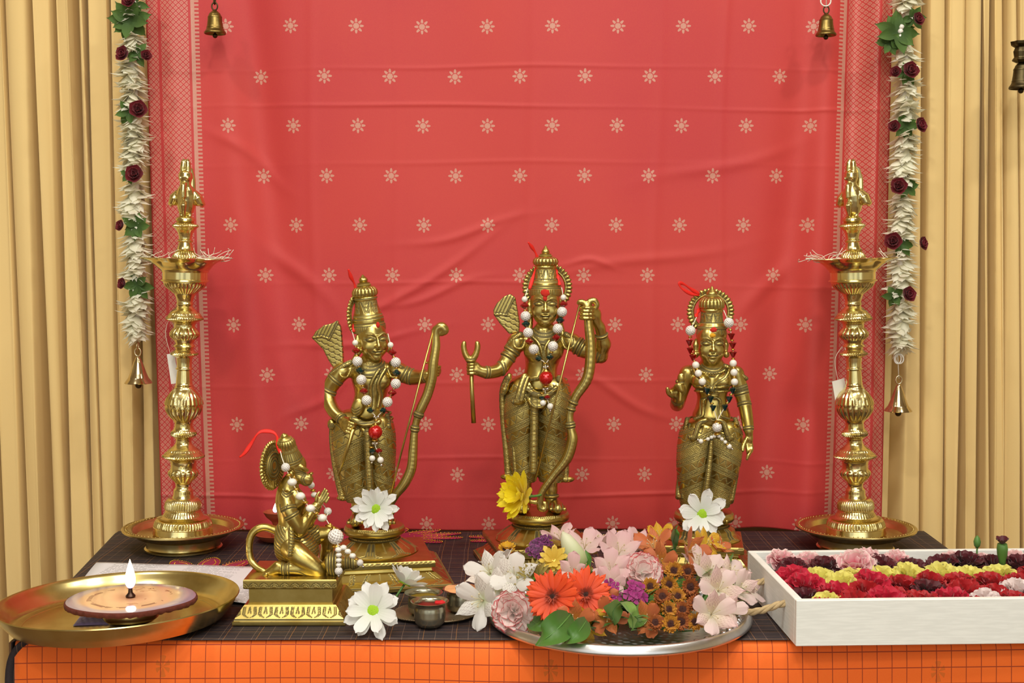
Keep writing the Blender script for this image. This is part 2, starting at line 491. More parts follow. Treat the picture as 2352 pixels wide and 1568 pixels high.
# black checked cloth over the top
T = NT('black_check')
x, y, z = T.xyz(T.coord('Object'))
wob = T.noise(7, 2) * .0055
xx, yy = x + wob, y + wob
def ln(c, p, w): return ((c / p).frac() - .5).abs() < w / p / 2
l1 = ln(xx, .0185, .0006).max(ln(yy, .0125, .0006))
l2 = ln(xx + .004, .037, .0006).max(ln(yy + .003, .025, .0006))
base = T.mix(T.noise(500, 2), srgb(34, 26, 30), srgb(50, 40, 44))
col = T.mix(l1 * .5, base, srgb(140, 112, 96)); col = T.mix(l2 * .55, col, srgb(176, 120, 62))
m_black = T.done(T.bsdf(col, .7, 0, T.bump(T.noise(800, 2), .2, .0004)))
def top_cloth():
    b = MB(); P = []
    ny, nx = 40, 90
    for j in range(ny + 1):
        f = j / ny; y_ = lerp(YF - .0005, YK, f)
        xl = lerp(FL.x + .0, BL.x, f) ; xr = lerp(FR.x, BR.x + .012, f)
        row = []
        # side drops
        for k in (3, 2, 1): row.append((xl - .006 - .004 * (k - 1) - (.0 if k < 3 else -.002) + .004 * sin(y_ * 60) * (k > 1), y_, TZ - (.004, .03, .12)[k - 1]))
        for i in range(nx + 1):
            x_ = lerp(xl, xr, i / nx)
            z_ = TZ + .0006 * (sin(x_ * 21 + y_ * 13) - 1) * .5
            row.append((x_, y_, z_))
        for k in (1, 2, 3): row.append((xr + .006 + .004 * (k - 1), y_, TZ - (.004, .03, .12)[k - 1]))
        P.append(row)
    b.grid(P)
    o = obj('black_cloth', b, m_black, fix=False)
    s = o.modifiers.new('cloth', 'SOLIDIFY'); s.thickness = .0007; s.offset = -1
    # folded corner hanging at the front left
    b = MB(); P = []
    a = FL
    for i in range(9):
        v_ = i / 8
        row = []
        for k in range(7):
            u_ = k / 6
            row.append((a.x - .012 - .014 * sin(v_ * 2.2) + .055 * u_ * (1 - v_ * .55) - .004 * sin(u_ * 6), a.y - .003 - .008 * u_ - .006 * sin(u_ * 3.1), TZ + .0006 - .20 * v_ * (1 - .0 * u_) - .012 * u_ * 0))
        P.append(row)
    c = MB()
    path = [(a.x + .05, a.y + .006, TZ + .002), (a.x + .02, a.y + .002, TZ + .001), (a.x + .002, a.y - .001, TZ - .006), (a.x - .010, a.y - .0, TZ - .03), (a.x - .012, a.y, TZ - .08), (a.x - .010, a.y, TZ - .2), (a.x - .008, a.y, TZ - .36)]
    path = spline(path, 24)
    P = [[(p[0] + .012 * cos(q) , p[1] - .0 + .022 * sin(q) + .02, p[2] - .004 * cos(q)) for q in np.linspace(-1.7, 1.7, 9)] for p in path]
    c.grid(P)
    fo = obj('folded_corner', c, m_black, o, fix=False)
    s = fo.modifiers.new('cloth', 'SOLIDIFY'); s.thickness = .001
    tag(o, 'black cloth with thin gold checks covering the table top under the statues', 'tablecloth')
top_cloth()
# ================================================================== BRASS OIL LAMPS
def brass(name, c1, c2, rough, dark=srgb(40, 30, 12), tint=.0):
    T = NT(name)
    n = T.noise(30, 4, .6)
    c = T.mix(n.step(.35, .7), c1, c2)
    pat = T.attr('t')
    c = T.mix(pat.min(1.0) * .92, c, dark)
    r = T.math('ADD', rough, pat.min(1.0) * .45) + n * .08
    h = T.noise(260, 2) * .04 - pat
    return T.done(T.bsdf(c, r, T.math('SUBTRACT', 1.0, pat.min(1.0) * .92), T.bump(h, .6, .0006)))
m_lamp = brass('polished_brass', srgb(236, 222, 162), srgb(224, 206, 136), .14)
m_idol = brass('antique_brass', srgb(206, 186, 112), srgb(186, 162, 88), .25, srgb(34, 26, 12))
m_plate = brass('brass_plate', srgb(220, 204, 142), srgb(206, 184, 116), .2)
m_white_paper = simple('white_card', srgb(236, 234, 228), .7)
m_thread = simple('white_thread', srgb(232, 224, 206), .8)
YL = 1.818
def lamp(cx_top, cx_bot, label, bird_turn):
    k = ppm(YL) * 1.006
    xb = at_y(cx_bot, 1212, YL).x; z0 = .0235
    root = thing('oil_lamp', label, 'oil lamp', (xb, YL, TZ + z0))
    lean = (at_y(cx_top, 400, YL).x - xb) / (at_y(cx_top, 400, YL).z - TZ)
    root.rotation_euler = (0, math.atan(lean), 0)
    # profile from the photo: (row in crop, half width in crop), 1.6 crop px per photo px; row 1431 = underside
    def Z(r): return at_y(420, 340 + r / 1.6, YL).z - at_y(420, 340 + 1422 / 1.6, YL).z
    def prof(rows): return [(hw / 1.6 * k, max(0.0, Z(r))) for r, hw in rows]
    def refine(pr, n=4):
        out = []
        for (a, b_) in zip(pr, pr[1:]):
            for i in range(n): out.append((lerp(a[0], b_[0], i / n), lerp(a[1], b_[1], i / n)))
        return out + [pr[-1]]
    def part(name, rows, bands, n=3, seg=192):
        pr = refine(prof(rows), n)
        zb = [(Z(r1), Z(r0), cnt, amp, mode) for (r0, r1, cnt, amp, mode) in bands]
        def fl(th, i, r, z):
            for (za, zc, cnt, amp, mode) in zb:
                if za <= z <= zc:
                    f = max(0, sin(pi * (z - za) / (zc - za))) ** .5
                    if mode == 'flute': return r * (1 + amp * f * (abs(cos(cnt * th / 2)) - .5))
                    if mode == 'rope': return r * (1 + amp * f * cos(cnt * th + (z - za) * 900))
                    if mode == 'petal':
                        u = (th * cnt / (2 * pi)) % 1 - .5; h = (z - za) / (zc - za)
                        d = abs(u) * 2 - max(0, 1 - h) ** .7
                        return r * (1 + amp * (max(-1, min(1, -d * 5))) * .5 + amp * .35 * cos(u * 40) * (d < 0))
                    if mode == 'net': return r * (1 + amp * f * cos(cnt * th + z * 1400) * cos(cnt * th - z * 1400))
            return r
        def tf(th, i, r, z):
            for (za, zc, cnt, amp, mode) in zb:
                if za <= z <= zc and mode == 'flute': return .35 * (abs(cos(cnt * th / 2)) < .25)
                if za <= z <= zc and mode == 'petal':
                    u = (th * cnt / (2 * pi)) % 1 - .5; h = (z - za) / (zc - za)
                    return .5 * (abs(abs(u) * 2 - max(0, 1 - h) ** .7) < .09)
            return 0
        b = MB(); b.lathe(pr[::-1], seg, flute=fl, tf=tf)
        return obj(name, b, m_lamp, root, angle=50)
    part('base', [(1292, 30), (1294, 52), (1300, 58), (1312, 64), (1330, 66), (1336, 66), (1338, 62), (1348, 66), (1360, 74), (1364, 84), (1366, 92), (1368, 88), (1374, 98), (1388, 103), (1396, 105), (1398, 107), (1400, 103), (1412, 106), (1422, 109)],
         [(1300, 1334, 44, .07, 'flute'), (1372, 1396, 60, .05, 'flute'), (1340, 1360, 22, .03, 'net')], 4, 256)
    part('stem', [(496, 78), (502, 80), (508, 76), (520, 68), (535, 50), (546, 38), (560, 32), (575, 28), (582, 31), (590, 28), (598, 34), (606, 44), (612, 50), (622, 58), (632, 66), (638, 66), (644, 56), (650, 44), (656, 38), (668, 38), (674, 42), (684, 50), (690, 54), (698, 52), (706, 46), (716, 38), (726, 32), (733, 38), (738, 40), (742, 34), (748, 32), (756, 40), (762, 48), (768, 48), (774, 38), (780, 29), (800, 27), (814, 27), (818, 31), (822, 31), (826, 26), (850, 28), (876, 30), (880, 33), (884, 32), (892, 38), (905, 50), (925, 61), (945, 66), (960, 67), (972, 64), (986, 57), (1000, 47), (1010, 38), (1018, 33), (1030, 33), (1040, 36), (1050, 44), (1058, 46), (1066, 44), (1072, 34), (1080, 28), (1090, 28), (1098, 32), (1106, 40), (1114, 50), (1126, 62), (1136, 73), (1142, 75), (1148, 66), (1154, 54), (1160, 48), (1172, 46), (1184, 46), (1192, 50), (1198, 55), (1206, 54), (1216, 48), (1228, 38), (1238, 30), (1244, 28), (1252, 27), (1258, 30), (1264, 35), (1282, 36), (1292, 40), (1296, 42)],
         [(506, 545, 30, .09, 'flute'), (604, 632, 40, .03, 'net'), (632, 643, 46, .04, 'rope'), (668, 694, 16, .08, 'flute'), (694, 712, 24, .10, 'flute'), (760, 771, 36, .05, 'rope'), (890, 952, 4, .07, 'petal'), (956, 1006, 18, .10, 'flute'), (1048, 1069, 36, .05, 'rope'), (1108, 1136, 40, .03, 'net'), (1136, 1146, 50, .04, 'rope'), (1190, 1232, 14, .10, 'flute')], 3, 192)
    # oil tray: drum, bowl and a rim drawn out into five wick spouts
    pr = refine(prof([(415, 150), (417, 150), (428, 122), (440, 106), (452, 94), (459, 86), (465, 84), (466, 81), (492, 81), (494, 86), (498, 87), (500, 80)])[::-1], 3)
    ztop = Z(416)
    def fl(th, i, r, z):
        if z > Z(462):
            h = (z - Z(462)) / (ztop - Z(462))
            lob = abs(cos(2.5 * (th + pi / 2 + .05))) ** 1.6
            return r * (1 + h ** 1.4 * (.30 * lob - .24))
        return r
    b = MB()
    inner = [(r - .0016, z + .0004) for r, z in pr if z > Z(452)][::-1]
    allp = pr + inner + [(.02, Z(448))]
    b.lathe(allp, 200, flute=fl)
    obj('oil_tray', b, m_lamp, root, angle=45)
    part('upper_stem', [(258, 20), (268, 34), (277, 36), (280, 30), (286, 36), (292, 44), (297, 46), (302, 42), (310, 34), (322, 27), (338, 23), (344, 23), (348, 28), (352, 28), (356, 23), (372, 27), (382, 32), (386, 37), (390, 33), (396, 37), (404, 43), (412, 46), (420, 46), (448, 46)],
         [(286, 300, 36, .05, 'rope'), (390, 414, 28, .10, 'flute')], 3, 160)
    # sacred swan finial
    bird = thing('bird_finial', None, None); bird.parent = root
    s = k / 1.6 * 1.0
    zb = Z(270)
    b = MB()
    def P(x, y, r): return Vector((x * s, y * s, Z(r)))
    nu = 20
    # legs, body, neck, head as one skinned run of rings
    for sx in (-1, 1):
        b.tube([P(16 * sx, 0, 272), P(15 * sx, 2, 255), P(17 * sx, 4, 236)], [11 * s, 8 * s, 11 * s], 12)
    b.tube([P(0, 8, 262), P(0, 8, 246), P(0, 9, 228), P(0, 9, 205), P(0, 6, 180), P(0, 0, 160), P(0, -4, 148), P(0, -5, 136), P(0, -5, 118), P(0, -4, 102), P(0, -3, 92)],
           [x * s for x in (6, 26, 32, 36, 37, 30, 21, 19, 26, 24, 10)], 24)
    b.tube([P(0, -24, 140), P(0, -34, 150), P(0, -38, 172), P(0, -36, 192), P(0, -34, 196)], [x * s for x in (9, 11, 10, 10, 5)], 12)   # beak
    b.tube([P(0, -28, 206), P(0, -36, 222), P(0, -33, 240), P(0, -25, 262)], [x * s for x in (8, 13, 9, 5)], 12)        # breast plume
    for sx in (-1, 1):
        b.tube([P(28 * sx, 6, 168), P(40 * sx, 12, 190), P(50 * sx, 16, 212), P(58 * sx, 18, 218), P(54 * sx, 18, 226)], [x * s for x in (10, 20, 17, 11, 3)], 14, flat=1.4)   # wings
        b.tube([P(8 * sx, -16, 118), P(10 * sx, -8, 100), P(9 * sx, -6, 80), P(8 * sx, -4, 62), P(6 * sx, -2, 50)], [x * s for x in (7, 9, 11, 10, 5)], 12)   # crest
        b.ball(P(14 * sx, -26, 122), 5 * s, 10, 6)
    b.tube([P(0, 24, 190), P(0, 44, 160), P(0, 46, 120), P(0, 36, 84), P(0, 26, 74)], [x * s for x in (20, 26, 24, 17, 6)], 14, flat=.5)  # tail fan
    b.tube([P(0, 12, 250), P(-4, 4, 220), P(0, -34, 200)], [6 * s, 5 * s, 4 * s], 8)
    o = obj('bird', b, m_lamp, bird)
    r_ = o.modifiers.new('fuse', 'REMESH'); r_.mode = 'VOXEL'; r_.voxel_size = .0008; r_.use_smooth_shade = True
    sm = o.modifiers.new('soft', 'SMOOTH'); sm.iterations = 3; sm.factor = .5
    COL.objects.unlink(bird); bpy.data.objects.remove(bird); o.name = 'bird_finial'; o.parent = root
    o.rotation_euler = (0, 0, bird_turn)
    return root
lamp_L = lamp(428, 420, 'tall brass oil lamp at the left, its bird finial facing forward', 0)
lamp_R = lamp(1955, 1966, 'tall brass oil lamp at the right, its bird finial turned sideways', radians(-38))
# footed brass dishes carrying the lamps
def dish(px, label):
    p = at_y(px, 1211, YL)
    root = thing('footed_dish', label, 'dish', (p.x, YL, TZ + .0004))
    R = .0866
    b = MB()
    pr = [(.046, .0215), (.058, .0215), (.066, .0235), (.0705, .029), (.0735, .0315), (R - .001, .0335), (R, .0325), (R - .0005, .0305), (.074, .0285), (.066, .0205), (.052, .0185), (.046, .0185)]
    fl = lambda th, i, r, z: r
    b.lathe(pr, 120, flute=fl, close=True); obj('bowl', b, m_plate, root, angle=35)
    b = MB()
    pr = [(.054, 0), (.0555, .0008), (.0555, .003), (.053, .005), (.052, .010), (.053, .016), (.051, .0186), (.040, .0186)]
    b.lathe(pr, 96); obj('foot', b, m_plate, root, angle=35)
    b = MB()
    n = 84
    for i in range(n):
        a = 2 * pi * i / n
        b.ball((.0805 * cos(a), .0805 * sin(a), .0332), .00085, 6, 4)
    o = obj('beaded_edge', b, m_plate, root); o['kind'] = 'stuff'
    return root
dish(421, 'shallow footed brass dish under the left oil lamp')
dish(1965, 'shallow footed brass dish under the right oil lamp')
# paper tags tied to the lamps
def paper_tag(px, py, w, h, ang, label, knot):
    root = thing('price_tag', label, 'tag', at_y(px, py, YL + .012))
    b = MB(); b.box((-w / 2, -.0004, -h), (w / 2, .0004, 0)); o = obj('card', b, m_white_paper, root, smooth=False)
    o.rotation_euler = (0, ang, .35)
    b = MB(); q = at_y(*knot, YL - .01) - root.location
    b.tube(spline([(0, 0, -.002), (-.006, -.004, .03), (.004, -.01, .05), tuple(q)], 14), .0004, 6); obj('string', b, m_thread, root)
paper_tag(392, 812, .011, .044, radians(-7), 'white paper tag hanging behind the stem of the left oil lamp', (412, 796))
paper_tag(1925, 872, .021, .032, radians(-12), 'white paper tag hanging from the stem of the right oil lamp', (1942, 803))
# loose cotton wicks lying on the oil trays
def wick(px, py, Y, n, L, label, seed):
    r = random.Random(seed); p = at_y(px, py, Y)
    root = thing('cotton_wick', label, 'wick', p)
    b = MB()
    for i in range(n):
        a = r.uniform(-1, 1); pts = []
        x0 = r.uniform(-.3, .3) * L
        for k in range(7):
            f = k / 6 - .5
            pts.append((x0 + f * L * r.uniform(.7, 1.1) + r.uniform(-.003, .003), r.uniform(-.006, .006), max(.0004, r.uniform(.0, .006) + (.006 + .010 * r.random()) * abs(f) * 2 * (i % 2) + .0015 * i / n)))
        b.tube(spline(pts, 20), .00045 if i else .0015, 5)
    b2 = obj('strands', b, m_thread, root); b2['kind'] = 'stuff'
wick(354, 601, YL - .01, 7, .046, 'frayed cotton wicks on the left lamp tray, left side', 3)
wick(488, 602, YL - .005, 13, .040, 'frayed cotton wicks on the left lamp tray, right side', 4)
wick(1880, 603, YL - .01, 8, .056, 'frayed cotton wicks on the right lamp tray, left side', 5)
wick(2032, 602, YL - .01, 7, .040, 'frayed cotton wicks on the right lamp tray, right side', 6)
# ================================================================== SMOOTH SOLIDS (distance fields turned into quad meshes)
def A3(p): return np.array(p, dtype=np.float64)
class Field:
    def __init__(s, lo, hi, h):
        s.h = h; s.lo = A3(lo); s.n = np.ceil((A3(hi) - s.lo) / h).astype(int) + 1
        s.D = np.full(tuple(s.n), 1.0, dtype=np.float32)
        s.strokes = []; s.rings = []; s.pats = []
    def sub(s, lo, hi):
        a = np.clip(np.floor((A3(lo) - s.lo) / s.h).astype(int), 0, s.n)
        b = np.clip(np.ceil((A3(hi) - s.lo) / s.h).astype(int) + 1, 0, s.n)
        ax = [(s.lo[i] + np.arange(a[i], b[i]) * s.h).astype(np.float32) for i in range(3)]
        return tuple(slice(a[i], b[i]) for i in range(3)), ax[0][:, None, None], ax[1][None, :, None], ax[2][None, None, :]
    def put(s, sl, d, k, cut=False):
        D = s.D[sl]
        if D.size == 0: return
        if cut:
            d = -d
            h = np.clip(.5 - .5 * (D - d) / k, 0, 1); s.D[sl] = D * (1 - h) + d * h + k * h * (1 - h)
        else:
            h = np.clip(.5 + .5 * (D - d) / k, 0, 1); s.D[sl] = d * h + D * (1 - h) - k * h * (1 - h)
    def cone(s, a, b, ra, rb, k=.002, cut=False):
        a, b = A3(a), A3(b); r = max(ra, rb) + k + 3 * s.h
        sl, X, Y, Z = s.sub(np.minimum(a, b) - r, np.maximum(a, b) + r)
        d = b - a; L2 = max(1e-12, float(d @ d))
        px, py, pz = X - a[0], Y - a[1], Z - a[2]
        t = np.clip((px * d[0] + py * d[1] + pz * d[2]) / L2, 0, 1)
        q = np.sqrt((px - t * d[0]) ** 2 + (py - t * d[1]) ** 2 + (pz - t * d[2]) ** 2) - (ra + (rb - ra) * t)
        s.put(sl, q, k, cut)
    def chain(s, pts, rad, k=.002, n=None, cut=False):
        if n:
            P = spline([(*p, r) for p, r in zip(pts, rad)], n); pts = [p[:3] for p in P]; rad = [p[3] for p in P]
        for i in range(len(pts) - 1): s.cone(pts[i], pts[i + 1], rad[i], rad[i + 1], k, cut)
    def ell(s, c, r, k=.002, R=None, cut=False):
        c, r = A3(c), A3(r); e = (r if R is None else np.sqrt((np.abs(R) ** 2) @ (r ** 2))) + k + 3 * s.h
        sl, X, Y, Z = s.sub(c - e, c + e)
        x, y, z = X - c[0], Y - c[1], Z - c[2]
        if R is not None:
            x, y, z = (x * R[0, i] + y * R[1, i] + z * R[2, i] for i in range(3))
        k0 = np.sqrt((x / r[0]) ** 2 + (y / r[1]) ** 2 + (z / r[2]) ** 2)
        k1 = np.sqrt((x / r[0] ** 2) ** 2 + (y / r[1] ** 2) ** 2 + (z / r[2] ** 2) ** 2) + 1e-9
        s.put(sl, (k0 * (k0 - 1) / k1).astype(np.float32), k, cut)
    def ring(s, c, ax, Rr, r, k=.001, groove=True, sy=1.0):
        c, ax = A3(c), A3(ax); ax = ax / np.linalg.norm(ax); e = Rr * max(1, sy) + r + k + 3 * s.h
        sl, X, Y, Z = s.sub(c - e, c + e)
        x, y, z = X - c[0], Y - c[1], Z - c[2]
        h = x * ax[0] + y * ax[1] + z * ax[2]
        q = np.sqrt(np.maximum(0, (x - h * ax[0]) ** 2 + ((y - h * ax[1]) / sy) ** 2 + (z - h * ax[2]) ** 2))
        s.put(sl, np.sqrt((q - Rr) ** 2 + h * h) - r, k)
        if groove: s.rings.append((c, ax, Rr * max(1, sy) + r * 1.5, r))
    def poly(s, pts, y0, y1, rnd_=.001, k=.001):
        """prism: outline (x, z) between y0 and y1"""
        P = A3(pts); lo = P.min(0); hi = P.max(0); e = 4 * s.h + rnd_ + k
        sl, X, Y, Z = s.sub((lo[0] - e, y0 - e, lo[1] - e), (hi[0] + e, y1 + e, hi[1] + e))
        x, z = X[:, :, :], Z
        d = np.full((X.shape[0], 1, Z.shape[2]), 1e9); sg = np.ones_like(d)
        n = len(P)
        for i in range(n):
            a, b = P[i], P[i - 1]; ex, ez = b - a
            wx, wz = x - a[0], z - a[1]
            t = np.clip((wx * ex + wz * ez) / (ex * ex + ez * ez + 1e-15), 0, 1)
            d = np.minimum(d, (wx - ex * t) ** 2 + (wz - ez * t) ** 2)
            c1 = z >= a[1]; c2 = z < b[1]; c3 = ex * wz > ez * wx
            fl = (c1 & c2 & c3) | (~c1 & ~c2 & ~c3)
            sg = np.where(fl, -sg, sg)
        d2 = sg * np.sqrt(d); dy = np.abs(Y - (y0 + y1) / 2) - (y1 - y0) / 2
        q = np.minimum(np.maximum(d2, dy), 0) + np.sqrt(np.maximum(d2, 0) ** 2 + np.maximum(dy, 0) ** 2) - rnd_
        s.put(sl, q.astype(np.float32), k)
    def stroke(s, pts, w=.0007, fr=None, front=0.0, a=1.0):
        """engraved line seen from the front of frame fr=(c, R)"""
        s.strokes.append((A3(pts), w, fr, front, a))
    def pattern(s, fn): s.pats.append(fn)
    def mesh(s, name, mat, parent=None, disp=None, smooth_it=1):
        V = s.D
        if disp is not None:
            m = np.argwhere(np.abs(V) < 3 * s.h)
            P = s.lo + m * s.h
            V[m[:, 0], m[:, 1], m[:, 2]] += disp(P).astype(np.float32)
        S = V < 0
        cnt = np.zeros(tuple(np.array(V.shape) - 1), dtype=np.uint8)
        for dx in (0, 1):
            for dy in (0, 1):
                for dz in (0, 1):
                    cnt += S[dx:V.shape[0] - 1 + dx, dy:V.shape[1] - 1 + dy, dz:V.shape[2] - 1 + dz]
        act = (cnt > 0) & (cnt < 8); ids = np.argwhere(act)
        pos = np.zeros((len(ids), 3)); num = np.zeros(len(ids))
        C8 = [(x, y, z) for x in (0, 1) for y in (0, 1) for z in (0, 1)]
        for a in C8:
            for ax in range(3):
                if a[ax] == 0:
                    b = list(a); b[ax] = 1
                    va = V[ids[:, 0] + a[0], ids[:, 1] + a[1], ids[:, 2] + a[2]]; vb = V[ids[:, 0] + b[0], ids[:, 1] + b[1], ids[:, 2] + b[2]]
                    cr = (va < 0) != (vb < 0); t = np.where(cr, va / np.where(cr, va - vb, 1), 0)
                    for i in range(3):
                        pos[:, i] += cr * (a[i] + t * (b[i] - a[i]))
                    num += cr
        verts = (ids + pos / num[:, None]) * s.h + s.lo
        idx = np.full(act.shape, -1, dtype=np.int64); idx[ids[:, 0], ids[:, 1], ids[:, 2]] = np.arange(len(ids))
        quads = []
        for ax in range(3):
            o = [i for i in range(3) if i != ax]
            sl0 = [slice(1, -1)] * 3; sl1 = [slice(1, -1)] * 3
            sl0[ax] = slice(0, -1); sl1[ax] = slice(1, None)
            d = S[tuple(sl0)] != S[tuple(sl1)]
            e = np.argwhere(d)
            off = np.ones(3, dtype=int); off[ax] = 0; e = e + off
            ins = S[e[:, 0], e[:, 1], e[:, 2]]
            q = []
            for (u, v) in ((-1, -1), (0, -1), (0, 0), (-1, 0)):
                w = e.copy(); w[:, o[0]] += u; w[:, o[1]] += v
                q.append(idx[w[:, 0], w[:, 1], w[:, 2]])
            q = np.stack(q, 1)
            flip = ins if ax != 1 else ~ins
            q[~flip] = q[~flip][:, ::-1]
            quads.append(q)
        F_ = np.concatenate(quads); F_ = F_[(F_ >= 0).all(1)]
        nv = len(verts)
        # light relaxation
        for _ in range(smooth_it):
            acc = np.zeros_like(verts); c_ = np.zeros(nv)
            for (i, j) in ((0, 1), (1, 2), (2, 3), (3, 0)):
                for u, w in ((i, j), (j, i)):
                    for q in range(3): acc[:, q] += np.bincount(F_[:, u], weights=verts[F_[:, w], q], minlength=nv)
                    c_ += np.bincount(F_[:, u], minlength=nv)
            verts = verts * .5 + .5 * acc / np.maximum(c_, 1)[:, None]
        t = np.zeros(nv)
        for (P, w, fr, front, a) in s.strokes:
            Q = verts if fr is None else (verts - fr[0]) @ fr[1]
            sel = np.nonzero((Q[:, 1] < front) & (Q[:, 0] > P[:, 0].min() - 3 * w) & (Q[:, 0] < P[:, 0].max() + 3 * w) & (Q[:, 2] > P[:, -1].min() - 3 * w) & (Q[:, 2] < P[:, -1].max() + 3 * w))[0]
            if not len(sel): continue
            q = Q[sel][:, [0, 2]]; best = np.full(len(sel), 9.)
            for i in range(len(P) - 1):
                A_, B_ = P[i][[0, -1]], P[i + 1][[0, -1]]; d = B_ - A_
                u = np.clip(((q - A_) @ d) / max(1e-12, d @ d), 0, 1)
                best = np.minimum(best, np.linalg.norm(q - A_ - u[:, None] * d, axis=1))
            t[sel] = np.maximum(t[sel], a * np.clip(1.6 - best / w, 0, 1))
        for (c, ax, R_, r) in s.rings:
            q = verts - c; h = q @ ax; rad = np.linalg.norm(q - h[:, None] * ax, axis=1)
            v = np.clip(1.5 - np.abs(np.abs(h) - r * 1.25) / (s.h * 1.1), 0, 1) * (rad < R_)
            t = np.maximum(t, v * .9)
        for fn in s.pats: t = np.maximum(t, fn(verts))
        me = bpy.data.meshes.new(name)
        me.vertices.add(nv); me.vertices.foreach_set('co', verts.astype(np.float32).ravel())
        me.loops.add(F_.size); me.loops.foreach_set('vertex_index', F_.astype(np.int32).ravel())
        me.polygons.add(len(F_)); me.polygons.foreach_set('loop_start', np.arange(0, F_.size, 4, dtype=np.int32))
        me.update(calc_edges=True); me.validate()
        me.materials.append(mat)
        at = me.attributes.new('t', 'FLOAT', 'POINT'); at.data.foreach_set('value', np.clip(t, 0, 1).astype(np.float32))
        me.shade_smooth()
        o = bpy.data.objects.new(name, me); COL.objects.link(o)
        if parent: o.parent = parent
        return o
def rotz(a): return A3([[cos(a), -sin(a), 0], [sin(a), cos(a), 0], [0, 0, 1]])
def rotx(a): return A3([[1, 0, 0], [0, cos(a), -sin(a)], [0, sin(a), cos(a)]])
def roty(a): return A3([[cos(a), 0, sin(a)], [0, 1, 0], [-sin(a), 0, cos(a)]])
def unit(v): v = A3(v); return v / np.linalg.norm(v)
# ================================================================== BRASS STATUES
m_red_powder = simple('red_powder', srgb(196, 40, 24), .9, 0, .2, 300)
m_yellow_powder = simple('yellow_powder', srgb(222, 160, 30), .9, 0, .2, 300)
class Statue:
    def __init__(s, name, label, px, Y0, cat='statue'):
        s.Y = Y0; s.k = ppm(Y0)
        s.base = A3((at_y(px, 1200, Y0).x, Y0, TZ + .0006))
        s.root = thing(name, label, cat, tuple(s.base))
    def __call__(s, px, py, dy=0.0): return A3(at_y(px, py, s.Y + dy)) - s.base
    def F(s, x0, py0, d0, x1, py1, d1, h):
        return Field((s(x0, py0, d0)[0] - .004, d0, s(x0, py0, 0)[2]), (s(x1, py1, d0)[0] + .02, d1, s(x1, py1, 0)[2] + .004), h)
    def line(s, pts, dy=0.0, n=None):
        P = [s(*p[:2], p[2] if len(p) > 2 else dy) for p in pts]
        return [A3(q) for q in spline(P, n)] if n else P
def head(F, c, R, s, hat=.010):
    """face, skull, ears; c centre of the face, R turns it, s scale (1 = 19 mm half width)"""
    L = lambda x, y, z: A3(c) + R @ (A3((x, y, z)) * s)
    fr = (A3(c), R)
    E_ = lambda p, r, k=.002: F.ell(L(*p), A3(r) * s, k * s, R)
    Cn = lambda pts, rad, k=.001, n=None: F.chain([L(*p) for p in pts], [r * s for r in rad], k * s, n)
    E_((0, .004, .006), (.0188, .0205, .024), .004)
    E_((0, -.0035, -.008), (.0158, .0150, .0175), .008)
    E_((0, -.0125, -.0205), (.0060, .0052, .0046), .005)
    for sx in (-1, 1):
        E_((.0105 * sx, -.0095, -.0065), (.0062, .0062, .0075), .006)      # cheek
        E_((.0080 * sx, -.0150, .0035), (.0058, .0040, .0030), .0012)      # eye ball under its lid
        Cn([(.0022 * sx, -.0185, .0075), (.0070 * sx, -.0182, .0108), (.0118 * sx, -.0160, .0100), (.0150 * sx, -.0125, .0065)], [.0009, .0011, .0010, .0006], .0012, 9)   # brow
        F.stroke([(x * s, 0, z * s) for x, z in ((.0022 * sx, .0028), (.0050 * sx, .0052), (.0085 * sx, .0062), (.0120 * sx, .0050), (.0146 * sx, .0030))], .0005 * s + .0002, fr, 0, .9)
        F.stroke([(x * s, 0, z * s) for x, z in ((.0026 * sx, .0024), (.0060 * sx, .0012), (.0095 * sx, .0010), (.0138 * sx, .0026))], .0005 * s + .0002, fr, 0, .85)
        F.stroke([(x * s, 0, z * s) for x, z in ((.0024 * sx, .0064), (.0070 * sx, .0090), (.0118 * sx, .0083), (.0150 * sx, .0052))], .0003 * s + .0002, fr, 0, .6)
        F.stroke([(x * s, 0, z * s) for x, z in ((.0026 * sx, .0098), (.0070 * sx, .0122), (.0120 * sx, .0114))], .0003 * s + .0002, fr, 0, .5)
        Cn([(.0192 * sx, .003, .006), (.0205 * sx, .002, .000), (.0198 * sx, .001, -.008)], [.0026, .0034, .0028], .001)
        E_((.0203 * sx, -.002, -.0125), (.0042, .0036, .0046), .001)        # ear ornament
        E_((.0025 * sx, -.0200, -.0050), (.0021, .0022, .0018), .0012)       # nostril wing
        F.stroke([(.0034 * sx * s, 0, -.0070 * s), (.0012 * sx * s, 0, -.0074 * s)], .0004 * s + .0002, fr, 0, .8)
        F.stroke([(.0060 * sx * s, 0, -.0110 * s), (.0072 * sx * s, 0, -.0118 * s)], .0005 * s + .0002, fr, 0, .6)
    Cn([(0, -.0180, .0070), (0, -.0205, .0005), (0, -.0228, -.0044)], [.0015, .0018, .0026], .0015)
    E_((-.0022, -.0185, -.0108), (.0036, .0028, .0016), .0010); E_((.0022, -.0185, -.0108), (.0036, .0028, .0016), .0010)
    E_((0, -.0182, -.0141), (.0046, .0030, .0019), .0010)
    F.stroke([(x * s, 0, z * s) for x, z in ((-.0062, -.0118), (-.003, -.0125), (0, -.0122), (.003, -.0125), (.0062, -.0118))], .0005 * s + .0003, fr, 0, 1)
    F.stroke([(x * s, 0, z * s) for x, z in ((-.004, -.0168), (0, -.0174), (.004, -.0168))], .0004 * s + .0002, fr, 0, .6)
    return L, fr
